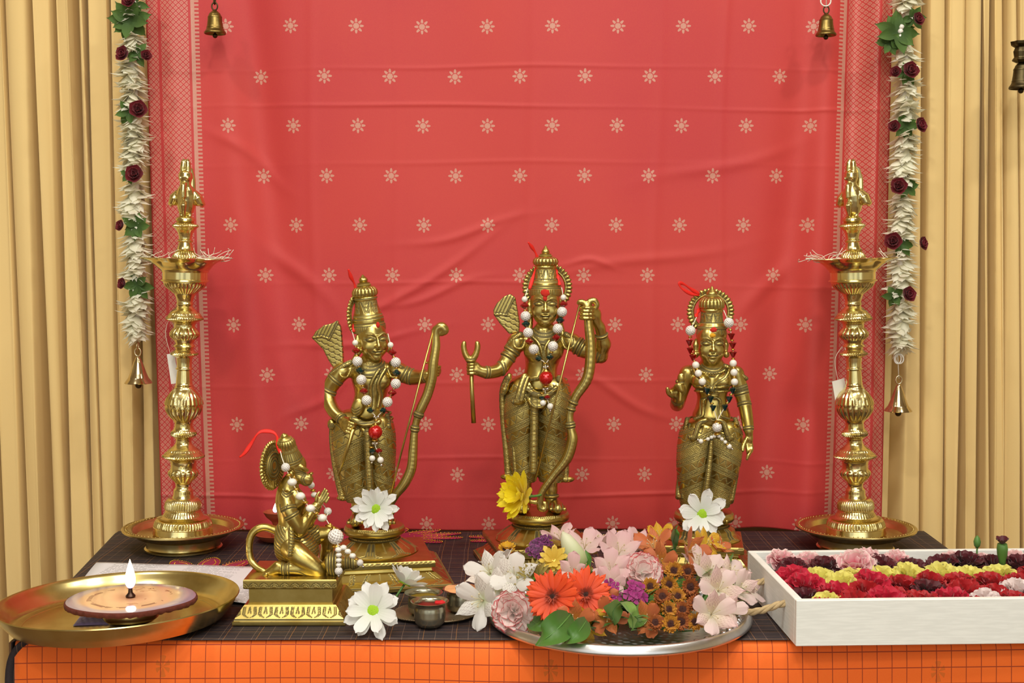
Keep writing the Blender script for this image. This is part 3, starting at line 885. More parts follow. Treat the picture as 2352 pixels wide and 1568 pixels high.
def fist(F, c, axis, out, r, w, sgn=1, turn=3.9, thumb=True, rr=None):
    """fingers curled round a rod through c along axis; out points from the rod to the palm"""
    ax = unit(axis); o = A3(out); o = unit(o - ax * (o @ ax)); p = np.cross(ax, o)
    rr = rr or w * .5
    for i in range(4):
        h = (i - 1.5) * w * (1.0 - .02 * i); R = r + rr
        n = 7; T_ = turn * (1, 1.04, 1, .9)[i]
        pts = [A3(c) + ax * h + (o * cos(a) + p * sin(a) * sgn) * R * (1.1 if 1 < j < 5 else 1) for j, a in enumerate(np.linspace(.1, T_, n))]
        F.chain(pts, [rr * x for x in (1.1, 1.08, 1.0, 1.02, .98, .92, .8)], rr * .25)
    F.ell(A3(c) + o * (r + w * 1.0), (w * 1.35, w * 1.35, w * 1.9), w * .8, np.stack([o, p, ax], 1))
    if thumb:
        pts = [A3(c) + ax * w * 1.2 + o * (r + w * 1.2) - p * sgn * w * .8, A3(c) + ax * w * 2.0 + o * (r + .3 * w) - p * sgn * (r + w * .6), A3(c) + ax * w * 1.9 - o * (r * .6 + w * .3) - p * sgn * (r + rr * .9)]
        F.chain(pts, [rr * 1.25, rr * 1.1, rr * .85], rr * .5, 6)
def crown(S, rows, cx, dy, mat=m_idol, flutes=18, dome=None, motif=None, bands=(), yaw=0.0, lean=0.0, netz=None, name='crown', ysc=1.05):
    """lathe crown; rows (photo y, half width px)"""
    k = S.k; c = S(cx, rows[0][0], dy)
    Z = lambda r: S(cx, r, dy)[2] - c[2]
    pr = [(hw * k, Z(r)) for r, hw in rows]
    rf = []
    for a, b_ in zip(pr, pr[1:]):
        n = max(1, int(abs(b_[1] - a[1]) / .0009))
        for i in range(n): rf.append((lerp(a[0], b_[0], i / n), lerp(a[1], b_[1], i / n)))
    rf.append(pr[-1])
    z0, z1 = (Z(dome[0]), Z(dome[1])) if dome else (9, 9)
    def fl(th, i, r, z):
        if z0 < z < z1: return r * (1 + .07 * (abs(cos(flutes * th / 2)) ** .7 - .4))
        return r
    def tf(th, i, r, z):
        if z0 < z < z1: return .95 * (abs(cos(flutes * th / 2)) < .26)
        v = 0.0
        for (py, w) in bands:
            v = max(v, max(0, min(1, 1.6 - abs(z - Z(py)) / (w * k))))
        a = (th + pi / 2 + pi) % (2 * pi) - pi
        if motif:
            zb, zt, hw = Z(motif[0]), Z(motif[1]), motif[2] * k
            h = (z - zb) / (zt - zb)
            if 0 < h < 1.02:
                x = a * r; per = 2 * hw * 1.15
                xi = (x + per / 2) % per - per / 2
                edge = hw * max(0, 1 - h) ** .55
                for f in (1, .62):
                    v = max(v, max(0, min(1, 1.7 - abs(abs(xi) - edge * f) / (.75 * k))) * .95)
                if abs(xi) > edge * 1.05: v = max(v, .75 * (cos(z * 2600 + xi * 2600) * cos(z * 2600 - xi * 2600) < -.12))
        if netz and Z(netz[0]) < z < Z(netz[1]):
            v = max(v, .85 * (cos(a * netz[2]) < -.45))
        return v
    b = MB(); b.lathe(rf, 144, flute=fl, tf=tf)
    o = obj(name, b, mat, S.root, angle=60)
    o.location = tuple(c); o.rotation_euler = (0, lean, yaw); o.scale = (1, ysc, 1)
    return o
def halo(S, cx, cy, rin, rout, dy, yaw=0.0, n=28, gap=1.15, tilt=0.0):
    k = S.k; ri, ro = rin * k, rout * k
    F = Field((-ro * 1.1, -.006, -ro * 1.1), (ro * 1.1, .006, ro * 1.1), .0008)
    a0 = -pi / 2 + gap
    for i in range(n):
        a = lerp(a0, a0 + 2 * pi - 2 * gap, i / (n - 1))
        d = A3((cos(a), 0, sin(a)))
        R = np.stack([d, A3((0, 1, 0)), A3((-sin(a), 0, cos(a)))], 1)
        m = (ri + ro) / 2 + .0008
        F.ell(d * m, ((ro - ri) / 2 + .001, .0022, pi * m / n * .93), .0006, R)
        F.ell(d * (ro - .0018), (.0022, .0028, .0022), .0004, R)
    pts = [A3((cos(a), 0, sin(a))) * (ri + .0006) for a in np.linspace(a0 - .15, a0 + 2 * pi - 2 * gap + .15, 60)]
    F.chain(pts, [.0018] * 60, .0004)
    def pat(V):
        a = np.arctan2(V[:, 2], V[:, 0]); r = np.hypot(V[:, 0], V[:, 2])
        u = ((a - a0) / ((2 * pi - 2 * gap) / (n - 1)) + .5) % 1 - .5
        return np.maximum(.9 * ((np.abs(u) > .36) & (r < ro - .001) & (r > ri + .0016)), .8 * (np.abs(r - ri - .002) < .0006)) * (V[:, 1] < .0015)
    F.pattern(pat)
    o = F.mesh('halo', m_idol, S.root); o.location = tuple(S(cx, cy, dy)); o.rotation_euler = (tilt, 0, yaw)
    return o
def sqlathe(b, prof, n=28, tf=None):
    """square-plan solid from (half width, z) rows"""
    us = np.linspace(-1, 1, n + 1)[:-1]; P = []; T = []
    for i, (w, z) in enumerate(prof):
        row = []
        for s in range(4):
            for u in us:
                p = [(u, -1), (1, u), (-u, 1), (-1, -u)][s]
                row.append((p[0] * w, p[1] * w, z)); T.append(tf(u, i, w, z) if tf else 0)
        P.append(row)
    o = b.grid(P, 0, T, cu=True); m = 4 * n
    b.f.append(tuple(o + j for j in range(m))[::-1]); b.m.append(0)
    b.f.append(tuple(o + (len(prof) - 1) * m + j for j in range(m))); b.m.append(0)
def refine(pr, step):
    out = []
    for a, b_ in zip(pr, pr[1:]):
        n = max(1, int(math.hypot(b_[0] - a[0], b_[1] - a[1]) / step))
        for i in range(n): out.append((lerp(a[0], b_[0], i / n), lerp(a[1], b_[1], i / n)))
    return out + [pr[-1]]
def pedestal(S, Rd, H, turn, low=1.0, pl=1.0, bell=1.0):
    em = thing('pedestal', None, None)
    rw = lambda rows, q=1.0: [((r * q if r > 1.06 else r) * Rd, z * H) for r, z in rows]
    def t1(u, i, w, z):
        h = z / H; x = u * w
        v = 0
        if .10 < h < .27:
            f = (h - .10) / .17
            per = w / 1.5; xi = (x + per / 2) % per - per / 2
            e = per * .42 * (1 - .25 * f) if f > .25 else per * .42 * (f / .25) ** .5
            v = max(v, .9 * (abs(abs(xi) - e) < .0009), .8 * (abs(abs(xi) - e * .78) < .0006), .7 * (abs(xi) < .0005 and f > .4))
        if abs(h - .085) < .012: v = .8
        return v
    b = MB(); sqlathe(b, refine(rw([(2.36, 0), (2.42, .01), (2.42, .07), (2.38, .08), (2.34, .095), (2.05, .17), (1.82, .27), (1.74, .285), (1.72, .33), (1.74, .345)], low), .0010), 130, t1)
    lower = obj('lower_tier', b, m_idol, S.root, angle=40)
    b = MB(); sqlathe(b, refine(rw([(1.66, .335), (1.80, .35), (1.84, .365), (1.84, .45), (1.81, .475), (1.74, .485)], pl), .0016), 48, lambda u, i, w, z: .8 * (abs(z / H - .445) < .012) * ((u * w * 500) % 1 < .5))
    plate = obj('square_plate', b, m_idol, S.root, angle=40)
    npet = 8
    def t2(th, i, r, z):
        h = z / H
        if .5 < h < .72:
            f = (h - .5) / .22; u = (th * npet / (2 * pi)) % 1 - .5
            e = .44 * min(1, (f / .22)) ** .6
            return max(.95 * (abs(abs(u) - e) * r * 2 * pi / npet < .0009), .9 * (abs(abs(u) - e * .82) * r * 2 * pi / npet < .0006), .5 * (abs(u) < .03) * (f > .3))
        if .745 < h < .765: return .8 * ((th * 60 / (2 * pi)) % 1 < .4)
        if abs(h - .787) < .01 or abs(h - .732) < .01: return .9
        if abs(h - .955) < .012 and r > .93 * Rd: return .8 * ((th * 90 / (2 * pi)) % 1 < .45)
        return 0
    b = MB(); b.lathe(refine(rw([(1.3, .478), (1.46, .486), (1.48, .50), (1.40, .54), (1.26, .60), (1.05, .67), (.90, .72), (.84, .733), (.82, .742), (.85, .748), (.85, .762), (.82, .77), (.79, .78), (.79, .795), (.86, .80), (.98, .815), (1.03, .845), (1.04, .89), (1.02, .93), (.985, .96), (.95, .975), (.90, .97), (.5, .972)], bell), .0012), 192, tf=t2)
    lotus = obj('lotus_seat', b, m_idol, S.root, angle=40)
    COL.objects.unlink(em); bpy.data.objects.remove(em)
    for o in (lower, plate): o.rotation_euler = (0, 0, turn)
    return lotus
def dhoti_pattern(S, legs, zt, zb):
    """legs: (axis x top, axis x bottom, slope sign)"""
    def pat(V):
        z = V[:, 2]; f = np.clip((zt - z) / (zt - zb), 0, 1)
        xs = [lerp(a, b_, f) for a, b_, s_ in legs]
        which = np.abs(V[:, 0] - xs[0]) < np.abs(V[:, 0] - xs[1])
        x = np.where(which, V[:, 0] - xs[0], V[:, 0] - xs[1]); sg = np.where(which, legs[0][2], legs[1][2])
        q = z + sg * x * .45 + 4.0 * x * x
        P = .0215; ph = (q / P) % 1.0; band = np.floor(q / P).astype(int)
        v = np.zeros(len(V))
        for c0 in (.05, .15, .34, .44): v = np.maximum(v, np.abs(ph - c0) < .028)
        u = x - sg * z * .3
        bead = (np.abs(ph - .245) < .055) & (((u / .0022) % 1) < .4); v = np.maximum(v, bead)
        m = (ph > .5) & (ph < .98); k = band % 3; w = (ph - .74) / .24
        tri = 2 * np.abs(((u / .011) % 1) - .5)
        v = np.maximum(v, m & (k == 0) & (np.abs(tri * 2 - 1 - w) < .22))
        v = np.maximum(v, .7 * (m & (k == 1)) * ((np.cos((u + w * .0026) * 2600) < -.62) | (np.cos((u - w * .0026) * 2600) < -.62)))
        v = np.maximum(v, m & (k == 2) & (np.abs(np.sin(u * 520) * .65 - w) < .2))
        return v * .85
    return pat
def ribs(P, w, per):
    """cross strokes along a strip whose middle line is P"""
    P = A3(P)
    def pat(V):
        d = np.full(len(V), 9.0); s_ = np.zeros(len(V)); L = 0
        for a, b_ in zip(P, P[1:]):
            e = b_ - a; l = np.linalg.norm(e)
            if l < 1e-9: continue
            u = np.clip(((V - a) @ e) / l ** 2, 0, 1)
            q = np.linalg.norm(V[:, [0, 2]] - (a + u[:, None] * e)[:, [0, 2]], axis=1)
            m = q < d; d[m] = q[m]; s_[m] = L + u[m] * l; L += l
        return np.maximum(.7 * ((d < w * .62) & ((s_ / per) % 1 < .38)), .9 * (np.abs(d - w * .75) < .0005)) 
    return pat
def blob(S, p, r, mat, name, label=None, seed=1):
    g = random.Random(seed); a = [g.uniform(0, 6) for _ in range(3)]
    b = MB(); b.ball((0, 0, 0), r, 14, 8, fn=lambda d: 1 + .18 * sin(5 * d.x + a[0]) * cos(6 * d.z + a[1]))
    o = obj(name, b, mat, S.root); o.location = tuple(p)
    if label: o['label'] = label
    return o
def bowstring(S, a, b_, parent):
    b = MB(); b.tube([a, b_], .0013, 8); return obj('bow_string', b, m_idol, parent)
def bow(S, pts, rad, curls, binds):
    """pts with depth; curls: list of spiral point lists"""
    P = S.line(pts, n=60); R = [r * S.k for r in np.interp(np.linspace(0, 1, 60), np.linspace(0, 1, len(rad)), rad)]
    lo = A3(P).min(0) - .02; hi = A3(P).max(0) + .02
    F = Field(lo, hi, .0009)
    F.chain(P, R, .001)
    for c in curls:
        Q = S.line([p[:3] for p in c], n=18); rr = [r * S.k for r in np.interp(np.linspace(0, 1, 18), np.linspace(0, 1, len(c)), [p[3] for p in c])]
        F.chain(Q, rr, .0006)
    for f in binds:
        i = int(f * 59); F.ring(P[i], P[min(59, i + 1)] - P[i - 1], R[i] + .0004, .0016)
    line = A3(P) + A3((-1, 0, 0)) * (A3(R)[:, None] * .45)
    F.stroke(line, .0005, None, 9, .8)
    return F.mesh('bow', m_idol, S.root), P
def quiver(S, outline, dy, ridge, scale_box):
    P = [S(x, y, dy)[[0, 2]] for x, y in outline]; c = S(*outline[0], dy)
    lo = A3(P).min(0) - .006; hi = A3(P).max(0) + .006
    F = Field((lo[0], c[1] - .008, lo[1]), (hi[0], c[1] + .010, hi[1]), .0009)
    F.poly(P, c[1] - .003, c[1] + .006, .0012)
    rd = S.line([(x, y, dy - .0035) for x, y in ridge])
    F.chain(rd, [.0016] * len(rd), .0008)
    k = S.k
    n = len(P)
    def pat(V):
        x, z = V[:, 0], V[:, 2]
        rz = np.interp(x, [p[0] for p in rd], [p[2] for p in rd])
        below = z < rz
        a, b_ = A3(P[0]), A3(P[-1])
        # arrows above the ridge run up; fish scales below
        ca, sa = scale_box
        u = (x * ca + z * sa) / (14 * k); w = (-x * sa + z * ca) / (10.5 * k)
        row = np.floor(w); uu = (u + .5 * (row % 2)) % 1 - .5; ww = w % 1
        sc = np.abs(np.hypot(uu, ww - 1.0) - .62) < .11
        ar = np.abs(((u * 2.0) % 1) - .5) < .16
        return np.where(below, sc * .9, ar * .9) * (V[:, 1] < c[1] + .002)
    F.pattern(pat)
    F.stroke([(p[0], 0, p[2] + .0022) for p in rd], .0006, None, 9, .9)
    F.stroke([(p[0], 0, p[2] - .0022) for p in rd], .0006, None, 9, .9)
    return F.mesh('quiver', m_idol, S.root)
def collar(F, S, c, rx, rz, dy, n=22, w=.0011, drop=0):
    """necklace bands laid on the chest: arcs below the neck"""
    pass
# ------------------------------------------------------------------ centre statue: archer holding a tall bow
def centre_statue():
    S = Statue('archer_statue', 'tall central brass statue holding a bow upright and a forked arrow', 1236, 1.72)
    k = S.k
    pedestal(S, 70 * k, .0765, radians(10.7), .78, .875, .97)
    h = .00085
    F = S.F(1050, 1200, -.075, 1402, 640, .05, h)
    px = lambda n: n * k
    # head and neck
    L, fr = head(F, S(1252, 702, -.004), rotx(0.04) @ rotz(0.0), px(34) / .019)
    F.cone(S(1252, 728, .003), S(1252, 765, .004), px(16), px(18), .004)
    # torso
    F.ell(S(1249, 800, .002), (px(47), .0205, px(36)), .006)
    F.chain([S(1250, 775, .005), S(1246, 820, .003), S(1242, 852, .002), S(1240, 885, .003)], [px(34), px(35), px(29), px(42)], .008, 9)
    F.ell(S(1241, 880, -.004), (px(36), .019, px(30)), .006)
    for x in (1226, 1272): F.ell(S(x, 808, -.011), (px(22), .010, px(19)), .007)
    F.cone(S(1200, 783, .003), S(1300, 782, .003), px(15), px(15), .006)
    # arm at the left of the picture, holding the forked arrow out to the side
    a1 = S.line([(1188, 786, .002), (1172, 812, .0), (1151, 846, -.006), (1124, 855, -.016), (1104, 853, -.022)])
    F.chain(a1, [px(19), px(16), px(14), px(12.5), px(10.5)], .004, 14)
    F.ell(S(1186, 785, .002), (px(21), px(20), px(19)), .004)
    # arm at the right, elbow out and hand raised to the bow
    a2 = S.line([(1310, 784, .002), (1342, 802, -.002), (1380, 818, -.006), (1386, 790, -.014), (1378, 752, -.024), (1364, 728, -.030)])
    F.chain(a2[:3], [px(20), px(19), px(15)], .004); F.chain(a2[2:], [px(15), px(16), px(11), px(13)], .004)
    F.ell(S(1312, 784, .002), (px(20), px(20), px(19)), .004)
    # fists
    fist(F, S(1083, 846, -.024), unit(S(1081, 826) - S(1088, 971)), (1, .12, 0), px(5), px(7.2), -1, 3.9)
    F.cone(S(1112, 854, -.020), S(1096, 850, -.023), px(10.5), px(11), .003)
    fist(F, S(1347, 718, -.036), (0.02, 0, 1), (1, .35, 0), px(10), px(8.2), -1, 3.4)
    F.ell(S(1369, 722, -.030), (px(12), px(11), px(15)), .004)
    # ankles and feet
    F.chain([S(1267, 1080, 0), S(1265, 1125, .002), S(1265, 1160, .002)], [px(17), px(15), px(14)], .003)
    F.chain([S(1206, 1080, 0), S(1206, 1125, .002), S(1206, 1160, .002)], [px(17), px(15), px(14)], .003)
    for x, o in ((1278, .3), (1199, -.2)):
        F.chain([S(x - 8 * o, 1160, .004), S(x, 1164, -.014), S(x + 10 * o, 1168, -.030)], [px(15), px(15), px(11)], .003)
        for i in range(5):
            q = S(x + 10 * o + (i - 2) * 8.0, 1169, -.034 + .0015 * abs(i - 2)); F.cone(q + A3((0, .008, .001)), q, px(5), px(4.4), .0008)
            F.stroke([(q[0] - px(4), 0, q[2] + px(9)), (q[0] - px(4), 0, q[2] - px(4))], .0005, None, 0, .9)
    F.ring(S(1265, 1138, .002), (0, 0, 1), px(17), px(3.2)); F.ring(S(1206, 1138, .002), (0, 0, 1), px(17), px(3.2))
    # ornaments: necklaces, armlets, bracelets, chest thread
    for (cy, rx, r) in ((757, 21, 2.2), (763, 27, 2.6), (771, 34, 2.2)): F.ring(S(1252, cy, -.003), (0, -.55, 1), px(rx), px(r), sy=1.0)
    F.pattern(lambda V, z=S(1252, 763)[2], x0=S(1252, 763)[0]: .8 * ((np.abs(V[:, 2] - z + .002) < .0055) & (np.abs(V[:, 0] - x0) < px(34)) & (V[:, 1] < -.004) & (np.cos(V[:, 0] * 3400) < -.3)))
    def along(P, i, f): return lerp(A3(P[i]), A3(P[i + 1]), f), unit(A3(P[i + 1]) - A3(P[i]))
    for P, i, f, r in ((a1, 0, .75, 18.5), (a1, 1, .25, 17.5), (a1, 2, .0, 15.8), (a1, 3, .35, 12.6), (a2, 0, .55, 20.5), (a2, 0, .85, 20), (a2, 1, .9, 17), (a2, 3, .55, 13.4)):
        c, d = along(P, i, f); F.ring(c, d, px(r), px(2.8))
    thread = S.line([(1222, 772, -.018), (1238, 790, -.024), (1246, 815, -.024), (1250, 840, -.021), (1238, 868, -.024), (1205, 872, -.012)], n=24)
    F.chain(thread, [px(3.6)] * 24, .001)
    t2 = S.line([(1262, 782, -.022), (1252, 800, -.024), (1254, 825, -.022), (1262, 850, -.019)], n=14); F.chain(t2, [px(3.2)] * 14, .001)
    for T_ in (thread, t2):
        for o in (-1, 1): F.stroke([(p[0] + o * px(4.6), 0, p[2]) for p in T_], .0005, None, -.004, .9)
    F.ring(S(1243, 842, .002), (0, 0, 1), px(31), px(2.5)); F.ring(S(1243, 833, .002), (0, 0, 1), px(31.5), px(2.2))
    for sx, x in ((-1, 1192), (1, 1306)):      # shoulder ornaments
        F.chain(S.line([(x - 16 * sx, 782, -.012), (x - 6 * sx, 800, -.014), (x + 10 * sx, 796, -.010), (x + 14 * sx, 778, -.006)], n=12), [px(2.6)] * 12, .0008)
        F.stroke([tuple(q) for q in S.line([(x - 12 * sx, 780), (x - 3 * sx, 795), (x + 8 * sx, 791), (x + 11 * sx, 776)], n=10)], .0006, None, 0, .85)
    F.mesh('body', m_idol, S.root)
    # shoulder flaps rising to a point
    for sx, x in ((-1, 1196), (1, 1300)):
        F = S.F(1150, 815, -.03, 1335, 745, .03, .0009)
        F.chain(S.line([(x, 768, -.006), (x + sx * 18, 780, -.006), (x + sx * 34, 797, -.002)], n=8), np.linspace(px(7), px(4.5), 8), .001)
        F.pattern(ribs(S.line([(x, 766, -.006), (x + sx * 18, 778, -.006), (x + sx * 34, 795, -.002)]), px(6), .0022))
        F.mesh('shoulder_drape', m_idol, S.root)
    # lower garment
    F = S.F(1145, 1106, -.05, 1325, 850, .045, h)
    F.ell(S(1240, 900, .004), (px(68), .0265, px(48)), .008)
    F.chain([S(1204, 900, 0), S(1196, 960, -.003), S(1199, 1030, .0), S(1206, 1092, 0)], [px(40), px(36), px(30), px(27)], .006, 14)
    F.chain([S(1270, 900, 0), S(1270, 960, -.002), S(1268, 1030, .002), S(1268, 1108, .002)], [px(40), px(36), px(30), px(28)], .006, 14)
    zt, zb = S(1240, 905)[2], S(1240, 1110)[2]
    pt = dhoti_pattern(S, ((S(1200, 900)[0], S(1204, 1090)[0], -1), (S(1272, 900)[0], S(1268, 1100)[0], 1)), zt, zb)
    F.pattern(lambda V: pt(V) * (V[:, 2] < S(1240, 880)[2]))
    F.mesh('lower_garment', m_idol, S.root)
    # belt, sash, hanging scarves and the centre pleat
    F = S.F(1135, 1115, -.06, 1335, 845, .05, h)
    for (cy, r, w) in ((872, 62, 3), (884, 66, 3.4)): F.ring(S(1240, cy, .004), (0, -.12, 1), px(r), px(w), sy=.46)
    belts = []
    mid = S.line([(1227, 905, -.028), (1227, 960, -.026), (1226, 1020, -.026), (1225, 1082, -.024)], n=16)
    F.chain(mid, [px(9)] * 16, .001); F.pattern(ribs(mid, px(9), .0021))
    for pts, r in (([(1164, 868, -.004), (1154, 900, -.002), (1156, 960, .0), (1163, 1030, .002), (1168, 1092, .002)], 8), ([(1177, 900, -.012), (1176, 960, -.014), (1180, 1030, -.014), (1184, 1088, -.012)], 5),
                   ([(1283, 868, -.006), (1298, 900, -.004), (1302, 960, .0), (1300, 1030, .002), (1298, 1098, .002)], 8)):
        Q = S.line(pts, n=16); F.chain(Q, [px(r * x) for x in np.linspace(.8, 1.15, 16)], .001); F.pattern(ribs(Q, px(r), .0022))
    F.ell(S(1168, 1094, -.002), (px(19), .006, px(8)), .002); F.ell(S(1300, 1100, -.002), (px(20), .006, px(8)), .002)
    # sash knot tails and lion-clasp belt
    for pts in ([(1205, 862, -.026), (1196, 885, -.030), (1188, 915, -.032)], [(1212, 868, -.028), (1204, 890, -.031), (1197, 918, -.033)]):
        Q = S.line(pts, n=8); F.chain(Q, [px(6)] * 8, .001)
        for o in (-1, 1): F.stroke([(q[0] + o * px(5.4), 0, q[2]) for q in Q], .0006, None, -.01, .9)
    F.ell(S(1190, 922, -.030), (px(17), .005, px(8)), .002)
    F.chain(S.line([(1170, 862, -.012), (1165, 880, -.013), (1156, 903, -.012)], n=6), [px(6), px(7), px(5), px(6), px(8), px(6)], .001)
    F.chain(S.line([(1284, 866, -.016), (1287, 882, -.015), (1296, 912, -.012)], n=6), [px(6), px(7), px(5), px(6), px(9), px(6)], .001)
    F.chain(S.line([(1212, 892, -.029), (1228, 905, -.031), (1256, 906, -.031), (1276, 892, -.027)], n=14), [px(7)] * 14, .001)
    F.chain(S.line([(1212, 912, -.027), (1222, 930, -.031), (1244, 934, -.031), (1256, 918, -.029)], n=14), [px(4)] * 14, .001)
    F.ell(S(1234, 922, -.027), (px(20), .006, px(14)), .003)
    F.pattern(lambda V, z0=S(1240, 912)[2], z1=S(1240, 897)[2]: .8 * ((V[:, 2] > z0) & (V[:, 2] < z1) & (V[:, 1] < -.02) & (np.cos(V[:, 0] * 4200) < -.35)))
    for pts in ([(1206, 886), (1226, 896), (1256, 897), (1280, 884)], [(1208, 916), (1219, 937), (1246, 941), (1262, 918)], [(1216, 914), (1226, 925), (1242, 926), (1250, 914)]):
        F.stroke([tuple(q) for q in S.line(pts, n=14)], .0006, None, -.005, .9)
    F.mesh('sash', m_idol, S.root)
    # crown, halo
    crown(S, [(680, 36), (676, 38), (670, 38.5), (664, 37.5), (660, 35), (656, 35.5), (650, 34), (644, 31), (634, 27), (622, 24), (617, 23), (615, 25), (612, 25), (610, 23), (607, 27), (601, 29), (595, 27), (591, 22), (589, 15), (587, 16), (585, 13), (583, 13.5), (581, 9), (578, 10), (574, 8), (568, 4), (563, .6)],
          1253, .004, dome=(609, 590), motif=(644, 618, 10), bands=((657, 1), (647, 1), (641, .8), (662, .9), (679, .8), (613.5, .8), (586, .8)), netz=(677, 664, 52))
    halo(S, 1257, 660, 42, 56, .016, 0, 30, .72)
    blob(S, S(1252, 673, -.029), (.0062, .0020, .0052), m_red_powder, 'red_powder_mark', 'red powder smeared on the crown band', 1)
    blob(S, S(1252, 684, -.0285), (.0030, .0016, .0042), m_red_powder, 'red_powder_mark', None, 2)
    # bow and arrow
    o, P = bow(S, [(1349, 706, -.036), (1352, 744, -.038), (1357, 800, -.040), (1350, 866, -.042), (1322, 912, -.042), (1309, 952, -.042), (1312, 985, -.042), (1315, 1010, -.042), (1302, 1052, -.042), (1271, 1092, -.042), (1245, 1130, -.042), (1240, 1156, -.042)], [9, 10, 12, 12, 10, 8, 9, 12, 12, 9, 8, 7],
               [[(1349, 706, -.036, 9), (1342, 695, -.036, 6), (1332, 693, -.036, 6), (1328, 697, -.036, 3)], [(1349, 708, -.036, 8), (1354, 693, -.036, 7), (1365, 690, -.036, 7), (1371, 700, -.036, 6), (1366, 709, -.036, 5), (1360, 704, -.036, 3)],
                [(1240, 1150, -.042, 7), (1241, 1166, -.042, 7), (1251, 1168, -.042, 6), (1252, 1156, -.042, 5), (1245, 1154, -.042, 3)], [(1240, 1152, -.042, 6), (1228, 1153, -.042, 5), (1218, 1151, -.042, 4)]], (.40, .43, .51, .54))
    bowstring(S, S(1331, 700, -.040), S(1229, 1104, -.050), o)
    b = MB()
    b.tube([S(1082, 830, -.024), S(1084, 900, -.024), S(1088, 971, -.024)], [px(5), px(5), px(5.5)], 12)
    sh = obj('arrow', b, m_idol, S.root)
    F = S.F(1052, 838, -.04, 1112, 775, -.008, .0008)
    for sx in (-1, 1): F.chain(S.line([(1081, 830, -.024), (1081 + sx * 11, 815, -.024), (1081 + sx * 16, 797, -.024), (1081 + sx * 15, 787, -.024)], n=10), [px(x) for x in np.linspace(8, 5, 10)], .0015)
    F.ring(S(1081, 828, -.024), (0, 0, 1), px(8), px(3))
    F.mesh('arrow_head', m_idol, sh)
    quiver(S, [(1191, 762), (1171, 765), (1150, 742), (1136, 722), (1135, 712), (1143, 697), (1160, 681), (1172, 677), (1182, 684), (1187, 710), (1192, 740)], .016, [(1137, 722), (1150, 721), (1163, 724), (1168, 710), (1175, 696), (1181, 685)], (.9, -.43))
    # locks of hair falling to the shoulders
    for sx in (-1, 1):
        F = S.F(1200, 790, -.02, 1305, 700, .02, .0009)
        F.chain(S.line([(1252 + sx * 33, 712, .004), (1252 + sx * 34, 740, .004), (1252 + sx * 40, 768, .0)], n=8), [px(x) for x in np.linspace(5, 8, 8)], .001)
        F.mesh('hair_lock', m_idol, S.root)
    return S
RAMA = centre_statue()
def along(P, i, f): return lerp(A3(P[i]), A3(P[i + 1]), f), unit(A3(P[i + 1]) - A3(P[i]))
def foot(F, S, x, py, o, k, dy=0.0):
    px = lambda n: n * k
    F.chain([S(x - 8 * o, py - 8, dy + .004), S(x, py - 4, dy - .014), S(x + 10 * o, py, dy - .030)], [px(15), px(15), px(11)], .003)
    for i in range(5):
        q = S(x + 10 * o + (i - 2) * 8.0, py + 1, dy - .034 + .0015 * abs(i - 2)); F.cone(q + A3((0, .008, .001)), q, px(5), px(4.4), .0008)
        F.stroke([(q[0] - px(4), 0, q[2] + px(9)), (q[0] - px(4), 0, q[2] - px(4))], .0005, None, 0, .9)
def outline(F, Q, w, front=-.004, a=.9, wid=.0005):
    for o in (-1, 1): F.stroke([(p[0] + o * w, 0, p[2]) for p in Q], wid, None, front, a)
